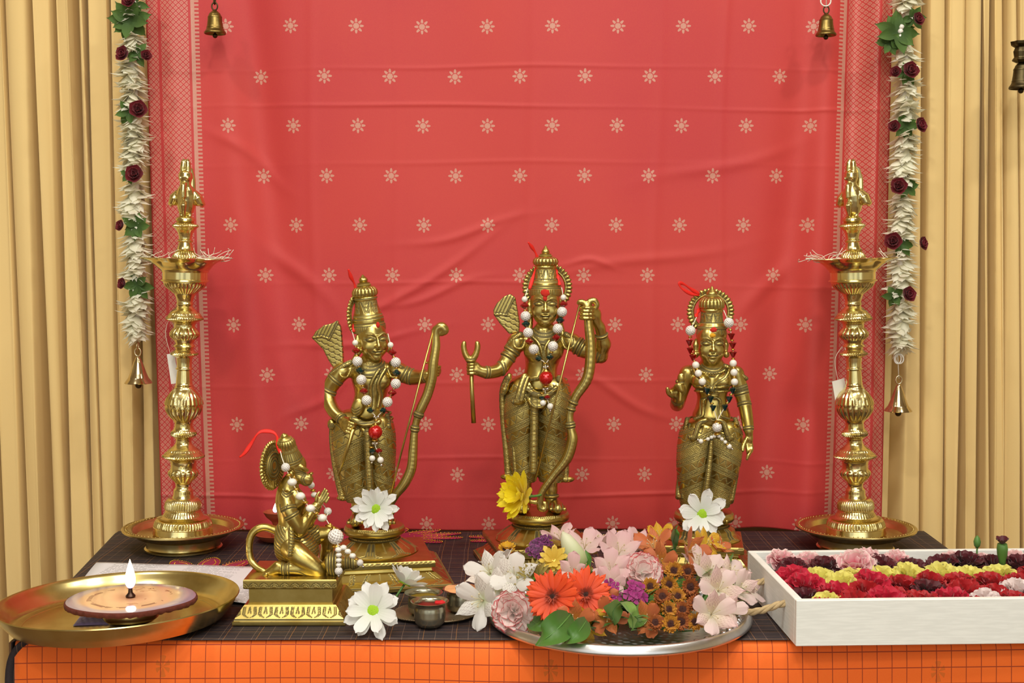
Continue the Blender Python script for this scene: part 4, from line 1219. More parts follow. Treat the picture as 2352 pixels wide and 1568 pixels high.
# ------------------------------------------------------------------ left statue: archer with his head turned, holding a bow to the side
def left_statue():
    S = Statue('archer_statue', 'brass statue at the left with turned head, holding a bow out to one side', 860, 1.66)
    k = S.k; px = lambda n: n * k; h = .00085
    pedestal(S, 68.5 * k, .0700, radians(11))
    F = S.F(735, 1225, -.08, 1030, 700, .05, h)
    yaw = radians(26)
    L, fr = head(F, S(856, 782, -.006), rotz(yaw) @ rotx(.06) @ roty(-.05), px(34) / .019)
    F.cone(S(853, 808, .003), S(852, 842, .004), px(16), px(18), .004)
    F.ell(S(853, 868, .002), (px(46), .0195, px(34)), .006)
    F.chain([S(852, 845, .005), S(853, 885, .003), S(850, 918, .002), S(844, 950, .003)], [px(33), px(34), px(29), px(40)], .008, 9)
    F.ell(S(844, 948, -.004), (px(38), .018, px(28)), .006)
    for x in (834, 878): F.ell(S(x, 874, -.010), (px(21), .009, px(18)), .007)
    F.cone(S(800, 850, .003), S(902, 846, .003), px(15), px(15), .006)
    a1 = S.line([(786, 852, .002), (768, 874, .002), (753, 905, .002), (764, 940, -.010), (785, 962, -.022)])
    F.chain(a1, [px(18), px(17), px(14.5), px(13.5), px(10.5)], .004, 16)
    F.ell(S(786, 852, .002), (px(20), px(19), px(18)), .004)
    a2 = S.line([(912, 850, .002), (934, 862, .002), (952, 866, -.002), (972, 865, -.012), (986, 862, -.02)])
    F.chain(a2, [px(19), px(17), px(15.5), px(13), px(11)], .004, 14)
    F.ell(S(910, 850, .002), (px(20), px(19), px(18)), .004)
    fist(F, S(806, 980, -.032), unit(S(826, 944, -.034) - S(778, 1086, -.03)), (-1, .25, .4), px(6), px(7.6), 1, 3.6)
    F.ell(S(793, 972, -.026), (px(13), px(12), px(14)), .004)
    fist(F, S(993, 848, -.026), unit(S(1002, 800) - S(984, 895)), (.5, 1, .1), px(11), px(6.6), -1, 3.0)
    F.ell(S(1001, 852, -.016), (px(12), px(10), px(13)), .004)
    F.chain([S(880, 1120, .002), S(880, 1160, .002), S(880, 1190, .002)], [px(16), px(15), px(14)], .003)
    F.chain([S(824, 1120, .002), S(823, 1160, .002), S(823, 1190, .002)], [px(16), px(15), px(14)], .003)
    foot(F, S, 886, 1199, .3, k); foot(F, S, 818, 1199, -.2, k)
    for x in (880, 823): F.ring(S(x, 1168, .002), (0, 0, 1), px(17), px(3))
    for (cy, rx, r) in ((832, 21, 2.2), (838, 27, 2.6), (846, 34, 2.4)): F.ring(S(854, cy, -.003), (0, -.55, 1), px(rx), px(r))
    F.pattern(lambda V, z=S(854, 838)[2], x0=S(854, 838)[0]: .8 * ((np.abs(V[:, 2] - z + .002) < .0055) & (np.abs(V[:, 0] - x0) < px(34)) & (V[:, 1] < -.004) & (np.cos(V[:, 0] * 3400) < -.3)))
    for P, i, f, r in ((a1, 0, .85, 18), (a1, 1, .75, 16.2), (a1, 3, .95, 12.2), (a2, 0, .8, 18.8), (a2, 1, .6, 17.6), (a2, 3, .5, 13)):
        c, d = along(P, i, f); F.ring(c, d, px(r), px(2.6))
    thread = S.line([(872, 848, -.019), (862, 862, -.022), (852, 885, -.022), (852, 910, -.019), (851, 935, -.021)], n=20)
    t2 = S.line([(886, 846, -.017), (874, 866, -.021), (868, 885, -.021), (872, 910, -.018), (868, 935, -.02)], n=20)
    for T_ in (thread, t2): F.chain(T_, [px(3.3)] * 20, .001); outline(F, T_, px(4.4))
    F.ring(S(850, 915, .002), (0, 0, 1), px(31), px(2.4)); F.ring(S(850, 907, .002), (0, 0, 1), px(31.5), px(2.2))
    for sx, x in ((-1, 792), (1, 904)):
        F.chain(S.line([(x - 14 * sx, 848, -.012), (x - 4 * sx, 866, -.014), (x + 10 * sx, 862, -.010), (x + 14 * sx, 846, -.006)], n=12), [px(2.5)] * 12, .0008)
    F.mesh('body', m_idol, S.root)
    for sx, pts in ((-1, [(806, 832, -.004), (786, 842, -.006), (762, 858, -.004)]), (1, [(900, 834, -.004), (918, 842, -.006), (932, 852, -.002)])):
        F = S.F(750, 880, -.03, 945, 815, .03, .0009)
        Q = S.line(pts, n=8); F.chain(Q, np.linspace(px(7), px(5), 8), .001); F.pattern(ribs(Q, px(6), .0022))
        F.mesh('shoulder_drape', m_idol, S.root)
    F = S.F(745, 1152, -.05, 915, 925, .045, h)
    F.ell(S(834, 985, .004), (px(66), .0255, px(46)), .008)
    F.chain([S(806, 980, 0), S(806, 1030, -.003), S(815, 1090, 0), S(824, 1142, 0)], [px(42), px(38), px(33), px(28)], .006, 14)
    F.chain([S(866, 980, 0), S(872, 1030, -.002), S(874, 1090, .002), S(878, 1150, .002)], [px(38), px(34), px(30), px(26)], .006, 14)
    zt, zb = S(840, 985)[2], S(840, 1150)[2]
    pt = dhoti_pattern(S, ((S(806, 985)[0], S(824, 1140)[0], -1), (S(868, 985)[0], S(878, 1145)[0], 1)), zt, zb)
    F.pattern(lambda V: pt(V) * (V[:, 2] < S(840, 962)[2]))
    F.mesh('lower_garment', m_idol, S.root)
    F = S.F(740, 1165, -.06, 925, 915, .05, h)
    for (cy, r, w) in ((948, 60, 3), (960, 64, 3.4)): F.ring(S(838, cy, .004), (0, -.12, 1), px(r), px(w), sy=.46)
    mid = S.line([(844, 990, -.027), (846, 1040, -.026), (848, 1090, -.025), (850, 1135, -.022)], n=16)
    F.chain(mid, [px(8)] * 16, .001); F.pattern(ribs(mid, px(8), .0021))
    for pts, r in (([(764, 976, -.004), (764, 1010, -.002), (770, 1060, .0), (780, 1110, .002), (788, 1140, .002)], 9), ([(776, 985, -.012), (783, 1030, -.014), (792, 1090, -.014), (800, 1135, -.012)], 5),
                   ([(890, 955, -.008), (896, 1000, -.006), (898, 1060, -.002), (894, 1110, .0), (888, 1150, .002)], 7)):
        Q = S.line(pts, n=16); F.chain(Q, [px(r * x) for x in np.linspace(.8, 1.15, 16)], .001); F.pattern(ribs(Q, px(r), .0022))
    F.ell(S(790, 1143, -.002), (px(17), .006, px(7)), .002)
    F.ell(S(762, 974, -.012), (px(10), .005, px(13)), .002); F.ell(S(892, 978, -.012), (px(8), .005, px(9)), .002)
    F.ell(S(822, 935, -.027), (px(14), .004, px(22)), .002, roty(.25))          # leaf-shaped arrowhead against the waist
    for i in range(3): F.stroke([tuple(q) for q in S.line([(814, 930 + 6 * i), (822, 935 + 6 * i), (832, 930 + 6 * i)], n=8)], .0006, None, -.01, .9)
    F.chain(S.line([(812, 962, -.027), (838, 975, -.029), (870, 968, -.027)], n=12), [px(7)] * 12, .001)
    F.chain(S.line([(830, 982, -.026), (846, 998, -.029), (866, 990, -.028)], n=12), [px(4.5)] * 12, .001)
    for pts in ([(812, 955), (840, 966), (872, 958)], [(826, 984), (846, 1006), (872, 992)], [(812, 972), (838, 985), (870, 977)]): F.stroke([tuple(q) for q in S.line(pts, n=12)], .0006, None, -.005, .9)
    F.mesh('sash', m_idol, S.root)
    crown(S, [(762, 36), (758, 38), (752, 38.5), (746, 38), (742, 36), (738, 36.5), (732, 36), (724, 34), (714, 30), (704, 27), (694, 25.5), (688, 25), (686, 27), (682, 27), (680, 25), (677, 28), (671, 29), (665, 27.5), (659, 23), (656, 16), (653, 17), (651, 14), (648, 14.5), (646, 9), (642, 11), (638, 9), (633, 4), (629, .6)],
          849, .002, dome=(679, 657), motif=(716, 690, 10), bands=((741, 1), (730, 1), (723, .8), (746, .9), (761, .8), (684, .8), (652, .8)), netz=(759, 747, 52), yaw=yaw, lean=-.12)
    halo(S, 828, 722, 39, 52, .012, radians(62), 30, .72)
    blob(S, S(868, 746, -.026), (.0026, .0018, .0042), m_red_powder, 'red_powder_mark', 'red powder smeared on the brow', 3)
    o, P = bow(S, [(1001, 770, -.034), (1001, 795, -.034), (995, 835, -.036), (992, 868, -.036), (982, 905, -.036), (967, 938, -.036), (958, 962, -.036), (952, 990, -.036), (949, 1030, -.036), (945, 1075, -.036), (929, 1110, -.036), (909, 1136, -.036), (893, 1164, -.036)], [8, 10, 11, 11, 11, 11, 8, 8, 10, 11, 11, 9, 8],
               [[(1001, 775, -.034, 8), (1004, 757, -.034, 9), (1014, 750, -.034, 11), (1021, 758, -.034, 10), (1014, 765, -.034, 7)], [(1000, 775, -.034, 6), (997, 760, -.034, 6), (1000, 751, -.034, 4)],
                [(897, 1158, -.036, 7), (890, 1172, -.036, 7), (898, 1180, -.036, 6), (904, 1172, -.036, 4)]], (.46, .49, .56, .59))
    bowstring(S, S(995, 757, -.036), S(893, 1150, -.044), o)
    b = MB(); b.tube([S(812, 985, -.040), S(796, 1035, -.037), S(777, 1092, -.034)], [px(4.5), px(4.2), px(2.2)], 12); obj('arrow', b, m_idol, S.root)
    quiver(S, [(788, 842), (770, 846), (757, 826), (744, 800), (720, 776), (727, 762), (746, 748), (764, 744), (774, 738), (782, 752), (786, 800)], .016, [(719, 775), (740, 772), (757, 778), (764, 764), (772, 748), (776, 740)], (.9, -.43))
    F = S.F(795, 860, -.02, 905, 780, .02, .0009)
    F.chain(S.line([(826, 796, .006), (818, 820, .006), (806, 840, .0)], n=8), [px(x) for x in np.linspace(5, 8, 8)], .001)
    F.mesh('hair_lock', m_idol, S.root)
    return S
LAK = left_statue()
# ------------------------------------------------------------------ right statue: woman holding a lotus bud
def right_statue():
    S = Statue('lady_statue', 'brass statue of a woman at the right, one hand raised with a lotus bud', 1617, 1.72)
    k = S.k; px = lambda n: n * k; h = .00085
    pedestal(S, 67 * k, .0760, radians(-8), .66, .72, .86)
    F = S.F(1525, 1225, -.085, 1745, 700, .05, h)
    L, fr = head(F, S(1633, 792, -.004), rotx(.05), px(33) / .019)
    F.cone(S(1634, 818, .003), S(1635, 846, .004), px(15), px(17), .004)
    F.ell(S(1635, 876, .003), (px(43), .0185, px(30)), .006)
    F.chain([S(1635, 848, .005), S(1635, 890, .003), S(1636, 922, .002), S(1634, 950, .003)], [px(32), px(32), px(26), px(40)], .008, 9)
    F.ell(S(1634, 958, -.002), (px(42), .0185, px(26)), .008)
    for x in (1609, 1660): F.ell(S(x, 876, -.014), (px(21), px(21), px(20)), .004)
    F.cone(S(1588, 852, .003), S(1683, 852, .003), px(13), px(13), .006)
    a1 = S.line([(1580, 856, .0), (1568, 888, .002), (1556, 926, -.010), (1556, 922, -.034), (1558, 908, -.050)])
    F.chain(a1, [px(17), px(15.5), px(14.5), px(13.5), px(11)], .004, 18)
    a2 = S.line([(1690, 858, .002), (1700, 892, .002), (1709, 925, .0), (1716, 962, -.008), (1720, 992, -.014)])
    F.chain(a2, [px(17), px(15.5), px(14), px(12), px(9)], .004, 16)
    for x in (1581, 1689): F.ell(S(x, 856, .002), (px(18), px(17), px(16)), .004)
    # raised hand: palm turned up, fingers folded on the stem
    F.ell(S(1552, 900, -.054), (px(14), px(9), px(13)), .003, roty(.5))
    F.chain(S.line([(1545, 908, -.052), (1536, 902, -.056), (1533, 892, -.058)], n=6), [px(6), px(5), px(4)] if 0 else np.linspace(px(7), px(4), 6), .001)
    for i in range(4):
        F.chain(S.line([(1549 + i * 2, 893 - i * 1, -.058), (1555 + i * 2.2, 884 + i * 3.4, -.066), (1565 + i * .8, 885 + i * 4.4, -.066), (1568 - i, 890 + i * 4.2, -.060)], n=8), np.linspace(px(4.8), px(3.8), 8), .0008)
    F.chain(S.line([(1566, 905, -.052), (1572, 895, -.056), (1569, 884, -.060)], n=6), np.linspace(px(6), px(4), 6), .001)
    # lowered hand
    F.ell(S(1721, 1006, -.014), (px(9), px(7), px(15)), .003)
    for i in range(4):
        d = i * 3.6
        F.chain(S.line([(1715 + d * .9, 1016, -.014 + .0005 * i), (1717 + d * .9, 1032, -.018), (1719 + d * .6 - i, 1044 - i * 1.5, -.023), (1716 + d * .5 - i, 1054 - i * 3, -.026)], n=8), np.linspace(px(4.5), px(3.2), 8), .0008)
    F.chain(S.line([(1714, 1008, -.016), (1708, 1022, -.022), (1706, 1034, -.026)], n=6), np.linspace(px(5.2), px(3.8), 6), .001)
    F.chain([S(1648, 1110, .002), S(1646, 1150, .002), S(1645, 1190, .002)], [px(16), px(15), px(14)], .003)
    F.chain([S(1592, 1110, .002), S(1592, 1150, .002), S(1592, 1190, .002)], [px(16), px(15), px(14)], .003)
    foot(F, S, 1650, 1196, .3, k); foot(F, S, 1588, 1196, -.2, k)
    for (cy, rx, r) in ((838, 21, 2.2), (845, 28, 3.2)): F.ring(S(1635, cy, -.003), (0, -.55, 1), px(rx), px(r))
    for i in range(13):
        a = lerp(-1.1, 1.1, i / 12); q = S(1635 + 33 * sin(a), 843 + 15 * cos(a), -.020 + .006 * (1 - cos(a)))
        F.ell(q, (px(2.6),) * 3, .0006)
    for sx in (-1, 1):
        Q = S.line([(1635 + sx * 44, 838, -.010), (1635 + sx * 34, 862, -.020), (1635 + sx * 10, 880, -.021), (1634, 900, -.018)], n=14)
        F.chain(Q, [px(3.2)] * 14, .001); outline(F, Q, px(4.3), -.002)
        Q = S.line([(1635 + sx * 2, 912, -.018), (1635 + sx * 18, 918, -.019), (1635 + sx * 20, 940, -.018), (1635 + sx * 22, 955, -.02), (1635 + sx * 40, 962, -.016)], n=16)
        F.chain(Q, [px(3)] * 16, .001); outline(F, Q, px(4), -.002)
    for (cy, w) in ((889, 2.6), (899, 2.6)):
        Q = S.line([(1596, cy - 2, -.008), (1610, cy, -.026), (1635, cy + 1, -.022), (1660, cy, -.026), (1676, cy - 2, -.008)], n=18); F.chain(Q, [px(w)] * 18, .001)
        for o in (-1, 1): F.stroke([(p[0], 0, p[2] + o * px(w * 1.4)) for p in Q], .0005, None, -.002, .9)
    F.ell(S(1635, 893, -.026), (px(7), px(5), px(8)), .001)
    F.stroke([tuple(q) for q in S.line([(1629, 957), (1633, 959), (1637, 957)], n=6)], .0008, None, 0, 1)
    for P, i, f, r in ((a2, 0, .9, 16.6), (a2, 1, .05, 16.4), (a2, 2, .1, 15), (a2, 3, .75, 10.5), (a1, 4 - 1, .5, 12.5), (a2, 1, .3, 16)):
        c, d = along(P, i, f); F.ring(c, d, px(r), px(2.4))
    F.mesh('body', m_idol, S.root)
    F = S.F(1550, 925, -.075, 1582, 855, -.05, .0008)
    F.cone(S(1562, 920, -.064), S(1564, 882, -.062), px(3.6), px(4), .001)
    F.ell(S(1565, 868, -.061), (px(9), px(8), px(13)), .001); F.ring(S(1564, 880, -.061), (0, 0, 1), px(6), px(2.4))
    for a in range(3): F.stroke([tuple(q) for q in S.line([(1559 + a * 6, 876), (1560 + a * 5, 866), (1563 + a * 2, 858)], n=8)], .0006, None, 9, .9)
    F.mesh('lotus_bud', m_idol, S.root)
    for sx, pts in ((-1, [(1606, 842, -.004), (1588, 850, -.006), (1570, 868, -.004), (1556, 876, -.004)]), (1, [(1664, 840, -.004), (1684, 848, -.006), (1700, 860, -.004), (1714, 869, -.002)])):
        F = S.F(1545, 890, -.03, 1725, 825, .03, .0009)
        Q = S.line(pts, n=10); F.chain(Q, np.linspace(px(6), px(5), 10), .001); F.pattern(ribs(Q, px(6), .0022))
        F.mesh('shoulder_drape', m_idol, S.root)
    F = S.F(1540, 1164, -.055, 1715, 940, .045, h)
    F.ell(S(1633, 1000, .004), (px(66), .026, px(48)), .008)
    F.chain([S(1602, 1000, 0), S(1594, 1060, -.003), S(1592, 1110, 0), S(1594, 1158, 0)], [px(42), px(37), px(32), px(29)], .006, 14)
    F.chain([S(1664, 1000, 0), S(1662, 1060, -.002), S(1652, 1110, .002), S(1646, 1160, .002)], [px(42), px(36), px(30), px(28)], .006, 14)
    zt, zb = S(1633, 990)[2], S(1633, 1160)[2]
    pt = dhoti_pattern(S, ((S(1602, 990)[0], S(1594, 1150)[0], -1), (S(1664, 990)[0], S(1646, 1150)[0], 1)), zt, zb)
    F.pattern(lambda V: pt(V) * (V[:, 2] < S(1633, 978)[2]))
    F.mesh('lower_garment', m_idol, S.root)
    F = S.F(1535, 1165, -.06, 1715, 935, .05, h)
    for (cy, r, w) in ((962, 52, 3), (972, 58, 3.2), (986, 63, 3)): F.ring(S(1634, cy, .004), (0, -.2, 1), px(r), px(w), sy=.48)
    mid = S.line([(1634, 1010, -.026), (1630, 1060, -.026), (1624, 1110, -.025), (1618, 1145, -.022)], n=16)
    F.chain(mid, np.linspace(px(5), px(8), 16), .001); F.pattern(ribs(mid, px(7), .0026))
    for pts, r in (([(1578, 962, -.010), (1572, 1000, -.008), (1566, 1060, -.004), (1560, 1110, .0), (1558, 1140, .0)], 6), ([(1584, 975, -.014), (1577, 1010, -.014), (1572, 1060, -.012), (1570, 1120, -.010), (1569, 1142, -.01)], 4),
                   ([(1689, 962, -.008), (1698, 1000, -.006), (1694, 1060, -.003), (1686, 1110, .0), (1678, 1150, .0)], 6), ([(1682, 975, -.014), (1686, 1020, -.014), (1677, 1080, -.012), (1669, 1140, -.01)], 5)):
        Q = S.line(pts, n=16); F.chain(Q, [px(r * x) for x in np.linspace(.85, 1.3, 16)], .001); F.pattern(ribs(Q, px(r * 1.1), .0022))
    F.ell(S(1564, 1140, -.004), (px(10), .005, px(6)), .002); F.ell(S(1674, 1147, -.004), (px(12), .005, px(6)), .002)
    for sx in (-1, 1):
        Q = S.line([(1634 + sx * 14, 965, -.027), (1634 + sx * 28, 972, -.027), (1634 + sx * 36, 995, -.028), (1634 + sx * 42, 1008, -.027)], n=12)
        F.chain(Q, [px(6)] * 12, .001); outline(F, Q, px(6), -.01); outline(F, Q, px(2.5), -.01)
        F.ell(S(1634 + sx * 43, 1004, -.027), (px(12), .004, px(6)), .0015)
    F.mesh('sash', m_idol, S.root)
    crown(S, [(776, 34), (772, 35.5), (766, 36), (758, 34), (755, 33), (752, 33.5), (748, 32), (742, 28), (738, 26.5), (728, 25.5), (720, 25), (716, 25), (714, 26.5), (711, 26.5), (709, 25), (706, 28), (699, 29), (692, 28), (685, 23), (681, 15), (679, 15.5), (677, 12.5), (674, 13), (672, 12), (668, 9), (662, 4.5), (656, .6)],
          1634, .004, dome=(709, 683), motif=(742, 718, 9), bands=((755, 1), (750, .8), (775, .8), (712.5, .8), (678, .8), (740, .7)), netz=(768, 757, 40))
    halo(S, 1632, 716, 40, 53, .016, 0, 28, .78)
    blob(S, S(1639, 757, -.0265), (.0048, .0018, .0034), m_red_powder, 'red_powder_mark', 'red powder smeared on the crown band', 5)
    blob(S, S(1637, 770, -.0268), (.0042, .0016, .0030), m_yellow_powder, 'yellow_powder_mark', 'yellow powder on the forehead', 6)
    return S
SITA = right_statue()
# ------------------------------------------------------------------ kneeling monkey-faced statue
def kneeling_statue():
    S = Statue('kneeling_statue', 'small brass kneeling monkey statue with joined hands on a rectangular plinth', 680, 1.482)
    k = S.k; px = lambda n: n * k; h = .00075
    # plinth
    def t1(u, i, w, z): return 0
    zc = lambda py: at_y(680, py, 1.43).z - TZ
    def slab(name, rows, pat=None, sx=1.0):
        b = MB()
        def tf(u, i, w, z): return pat(u * w, z) if pat else 0
        sqlathe(b, refine(rows, .0008), 170, tf)
        o = obj(name, b, m_idol, S.root, angle=40); o.scale = (1, .86, .926); o.location = (0, 0, 0); return o
    Wd = lambda n: n * .5 * 1.43 / F_PX
    a, b_, c_, d_, e_, f_ = 0, .0052, .0075, .0245, .0425, .0555
    def petals(x, z):
        v = .85 * (abs(z - .0068) < .0009)
        if .0095 < z < .0215:
            f = (z - .0095) / .012; xi = ((x / .0185) % 1 - .5) * .0185; e = .0082 * (min(1, f / .3) ** .5) * (1 - .18 * f)
            v = max(v, .9 * (abs(abs(xi) - e) < .0006), .75 * (abs(abs(xi) - e * .72) < .00045), .8 * (f > .35 and abs(abs(xi) - .0025 * (1 - f)) < .0005))
        return v
    slab('plinth_base', [(Wd(262), 0), (Wd(264), .0008), (Wd(264), .0045), (Wd(258), .0055), (Wd(256), .0075), (Wd(252), .009), (Wd(220), .0215), (Wd(214), .0235)],
         petals)
    slab('plinth_body', [(Wd(200), .023), (Wd(200), .0245), (Wd(196), .025), (Wd(196), .0425), (Wd(202), .043)])
    slab('plinth_cap', [(Wd(204), .0425), (Wd(216), .0435), (Wd(219), .045), (Wd(219), .0540), (Wd(216), .0555), (Wd(100), .0556)],
         lambda x, z: .85 * (.0455 < z < .0535 and (abs(sqrt((((x / .012) % 1 - .5) * .012) ** 2 + (z - .0455) ** 2) - .0052) < .0006 or abs(sqrt((((x / .012) % 1 - .5) * .012) ** 2 + (z - .0455) ** 2) - .0030) < .0005)))
    F = S.F(556, 1365, -.045, 775, 1000, .05, h)
    R = rotz(radians(78)) @ rotx(.12)      # face turned to the right of the picture
    # head
    F.ell(S(680, 1068, .0), (px(24), px(22), px(27)), .003)
    F.ell(S(690, 1096, .0), (px(17), px(17), px(15)), .004)
    F.ell(S(706, 1100, .0), (px(14), px(13), px(13)), .004, roty(.3))
    F.ell(S(715, 1087, .0), (px(5), px(8), px(4)), .0012)
    F.ell(S(704, 1109, .0), (px(11), px(11), px(7)), .002)
    F.chain(S.line([(684, 1066, -.008), (696, 1074, -.008), (706, 1080, -.004)], n=8), [px(4)] * 8, .001)
    for o, w in ((0, .9), (6, .8), (11, .8)): F.stroke([tuple(q) for q in S.line([(682, 1076 + o * .9), (692, 1079 + o * .8), (703, 1086 + o * .6)], n=8)], .0006, None, 9, w)
    F.stroke([tuple(q) for q in S.line([(704, 1088), (700, 1098), (704, 1110), (716, 1112)], n=12)], .0006, None, 9, .9)
    F.stroke([tuple(q) for q in S.line([(700, 1086), (695, 1098), (698, 1112)], n=12)], .0006, None, 9, .8)
    F.ell(S(668, 1090, -.011), (px(7), px(5), px(9)), .001)
    F.chain(S.line([(672, 1098, .004), (662, 1120, .004), (662, 1142, .003)], n=8), [px(x) for x in np.linspace(15, 24, 8)], .004)
    # trunk, leaning forward
    F.chain(S.line([(664, 1140, .004), (666, 1172, .004), (670, 1208, .004), (674, 1240, .004)], n=10), [px(x) for x in (27, 29, 28, 26, 25, 25, 27, 31, 34, 34)], .005)
    F.ell(S(680, 1150, .0), (px(24), px(22), px(24)), .006)
    # near arm: down to the elbow, forearm up to the joined palms
    a1 = S.line([(656, 1142, -.016), (664, 1172, -.022), (682, 1204, -.022), (690, 1222, -.020)])
    F.chain(a1, [px(17), px(16), px(14), px(11)], .003, 12)
    a2 = S.line([(690, 1220, -.020), (700, 1200, -.018), (714, 1178, -.010), (726, 1160, -.004)]); F.chain(a2, [px(11), px(12), px(10), px(9)], .003, 10)
    F.chain(S.line([(680, 1150, .022), (698, 1190, .024), (708, 1200, .018), (730, 1162, .006)], n=12), [px(x) for x in np.linspace(15, 9, 12)], .003)
    # joined palms
    for sy in (-1, 1):
        F.ell(S(733, 1152, .0035 * sy - .001), (px(10), px(4.5), px(15)), .0015, roty(.45))
        for i in range(4):
            b0 = S(735 + i * 4.6, 1142 + i * 3.6, .0032 * sy - .001); b1 = S(747 + i * 3.4, 1121 + i * 6.2, .002 * sy - .001)
            F.cone(b0, lerp(b0, b1, (.94, 1.05, 1.0, .8)[i]), px(3.4), px(2.6), .0006)
        F.chain(S.line([(726, 1150, .0065 * sy - .001), (728, 1138, .006 * sy - .001), (733, 1130, .005 * sy - .001)], n=6), np.linspace(px(3.6), px(2.8), 6), .0008)
    for i in range(3): F.stroke([tuple(q) for q in S.line([(737 + i * 4.4, 1146 + i * 3), (747 + i * 3.6, 1128 + i * 5.5)], n=6)], .0005, None, 9, .7)
    # near leg, kneeling
    F.chain(S.line([(668, 1256, -.010), (690, 1278, -.020), (720, 1300, -.022), (733, 1312, -.022)], n=12), [px(x) for x in np.linspace(27, 15, 12)], .004)
    F.chain(S.line([(733, 1314, -.022), (704, 1308, -.024), (668, 1306, -.024), (640, 1308, -.022)], n=12), [px(x) for x in np.linspace(14, 10, 12)], .003)
    F.chain(S.line([(640, 1300, -.020), (628, 1310, -.020), (610, 1319, -.020)], n=6), [px(x) for x in np.linspace(13, 8, 6)], .003)
    for i in range(4): F.cone(S(612 - i, 1318 + .5 * i, -.028 + .005 * i), S(604 - i, 1323, -.028 + .005 * i), px(4.5), px(3.6), .0008)
    # far leg, knee up
    F.chain(S.line([(690, 1240, .018), (720, 1230, .026), (752, 1224, .026)], n=8), [px(x) for x in np.linspace(24, 15, 8)], .004)
    F.chain(S.line([(754, 1224, .026), (752, 1260, .028), (744, 1300, .028), (744, 1322, .026)], n=8), [px(x) for x in np.linspace(16, 11, 8)], .003)
    F.chain(S.line([(744, 1322, .026), (758, 1328, .020), (772, 1330, .016)], n=6), [px(x) for x in np.linspace(11, 7, 6)], .002)
    # tail
    F.chain(S.line([(648, 1228, .006), (634, 1218, .006), (606, 1210, .004), (582, 1222, .002), (572, 1250, .0), (576, 1284, -.002), (590, 1302, -.006), (608, 1312, -.010)], n=28), [px(x) for x in np.linspace(9, 6.5, 28)], .002)
    # armlets, anklets
    for P, i, f, r in ((a1, 0, .9, 17.5), (a1, 1, .35, 17), (a2, 2, .5, 10.5)):
        c, d = along(P, i, f); F.ring(c, d, px(r), px(2.4))
    F.ring(S(652, 1307, -.023), (1, 0, .05), px(12.5), px(2.4)); F.ring(S(662, 1306.5, -.023), (1, 0, .05), px(12.5), px(2.4))
    F.stroke([tuple(q) for q in S.line([(672, 1296), (700, 1300), (722, 1318), (708, 1322)], n=14)], .0006, None, 9, .9)
    F.stroke([tuple(q) for q in S.line([(664, 1326), (700, 1327), (738, 1326)], n=10)], .0007, None, 9, .8)
    for pts in ([(652, 1148), (654, 1162), (666, 1160), (670, 1148)], [(656, 1126), (666, 1132), (676, 1128)], [(654, 1120), (666, 1126), (678, 1121)]): F.stroke([tuple(q) for q in S.line(pts, n=10)], .0007, None, 9, .9)
    F.mesh('body', m_idol, S.root)
    # pleated loincloth
    F = S.F(625, 1300, -.045, 745, 1200, .05, h)
    F.chain(S.line([(664, 1226, .003), (668, 1250, .002), (690, 1266, .0)], n=8), [px(x) for x in np.linspace(34, 42, 8)], .006)
    F.chain(S.line([(684, 1240, .020), (706, 1232, .026), (726, 1228, .026)], n=6), [px(x) for x in np.linspace(28, 21, 6)], .006)
    F.chain(S.line([(668, 1214, -.026), (669, 1240, -.029), (666, 1272, -.030)], n=8), [px(7)] * 8, .001)
    z0 = S(680, 1240)[2]
    def pat(V):
        a = np.arctan2(V[:, 2] - S(690, 1190)[2], V[:, 0] - S(690, 1190)[0])
        r = np.hypot(V[:, 2] - S(690, 1190)[2], V[:, 0] - S(690, 1190)[0])
        return .9 * ((r / .0034) % 1 < .34) * (np.abs(V[:, 0] - S(668, 1240)[0]) > px(8))
    F.pattern(pat); F.pattern(lambda V: .8 * (np.abs(np.abs(V[:, 0] - S(668, 1240)[0]) - px(6)) < .0005) * (V[:, 1] < -.02))
    F.mesh('loincloth', m_idol, S.root, disp=None)
    # shoulder cape edge
    crown(S, [(1064, 27), (1058, 28), (1050, 27), (1042, 25), (1036, 23), (1030, 21), (1027, 22), (1024, 21), (1020, 20), (1012, 20.5), (1006, 19), (1002, 15), (1000, 16), (997, 12), (995, 8), (992, 8.5), (989, 5), (986, .6)],
          662, .0, dome=(1023, 1002), bands=((1028, .8), (1025, .8), (1001, .8), (1050, .8), (1056, .8)), netz=(1049, 1030, 30), lean=-.36, yaw=radians(60)).location.x += px(8)
    o = halo(S, 626, 1068, 30, 56, .0, radians(72), 40, .05, 0); 
    F = Field((-.03, -.01, -.03), (.03, .01, .03), .0009); F.ell((0, .001, 0), (px(34), .003, px(34)), .001)
    for a_ in range(3): F.ring((0, -.002, 0), (0, 1, 0), px(12 + 8 * a_), .0012)
    d = F.mesh('halo_disc', m_idol, S.root); d.location = o.location; d.rotation_euler = o.rotation_euler
    # club lying beside the knees
    F = S.F(735, 1350, -.05, 835, 1255, .02, .0009)
    ax = unit(S(825, 1290, -.020) - S(745, 1294, -.020)); c0 = S(768, 1294, -.020)
    F.ell(c0, (px(22), px(26), px(28)), .002)
    for q, r in ((-14, 22), (-7, 26.5), (0, 28.5), (7, 27), (14, 23)): F.ring(c0 + ax * px(q), ax, px(r - 1), px(2.4))
    F.chain([c0 + ax * px(18), c0 + ax * px(32), c0 + ax * px(46), c0 + ax * px(60)], [px(18), px(10), px(14), px(5)], .003)
    for q, r in ((30, 12), (42, 14), (52, 10)): F.ring(c0 + ax * px(q), ax, px(r), px(2.4))
    F.cone(c0 - ax * px(20), c0 - ax * px(34), px(9), px(5), .002)
    F.mesh('club', m_idol, S.root)
    return S
F_PX = F_CAM
HAN = kneeling_statue()
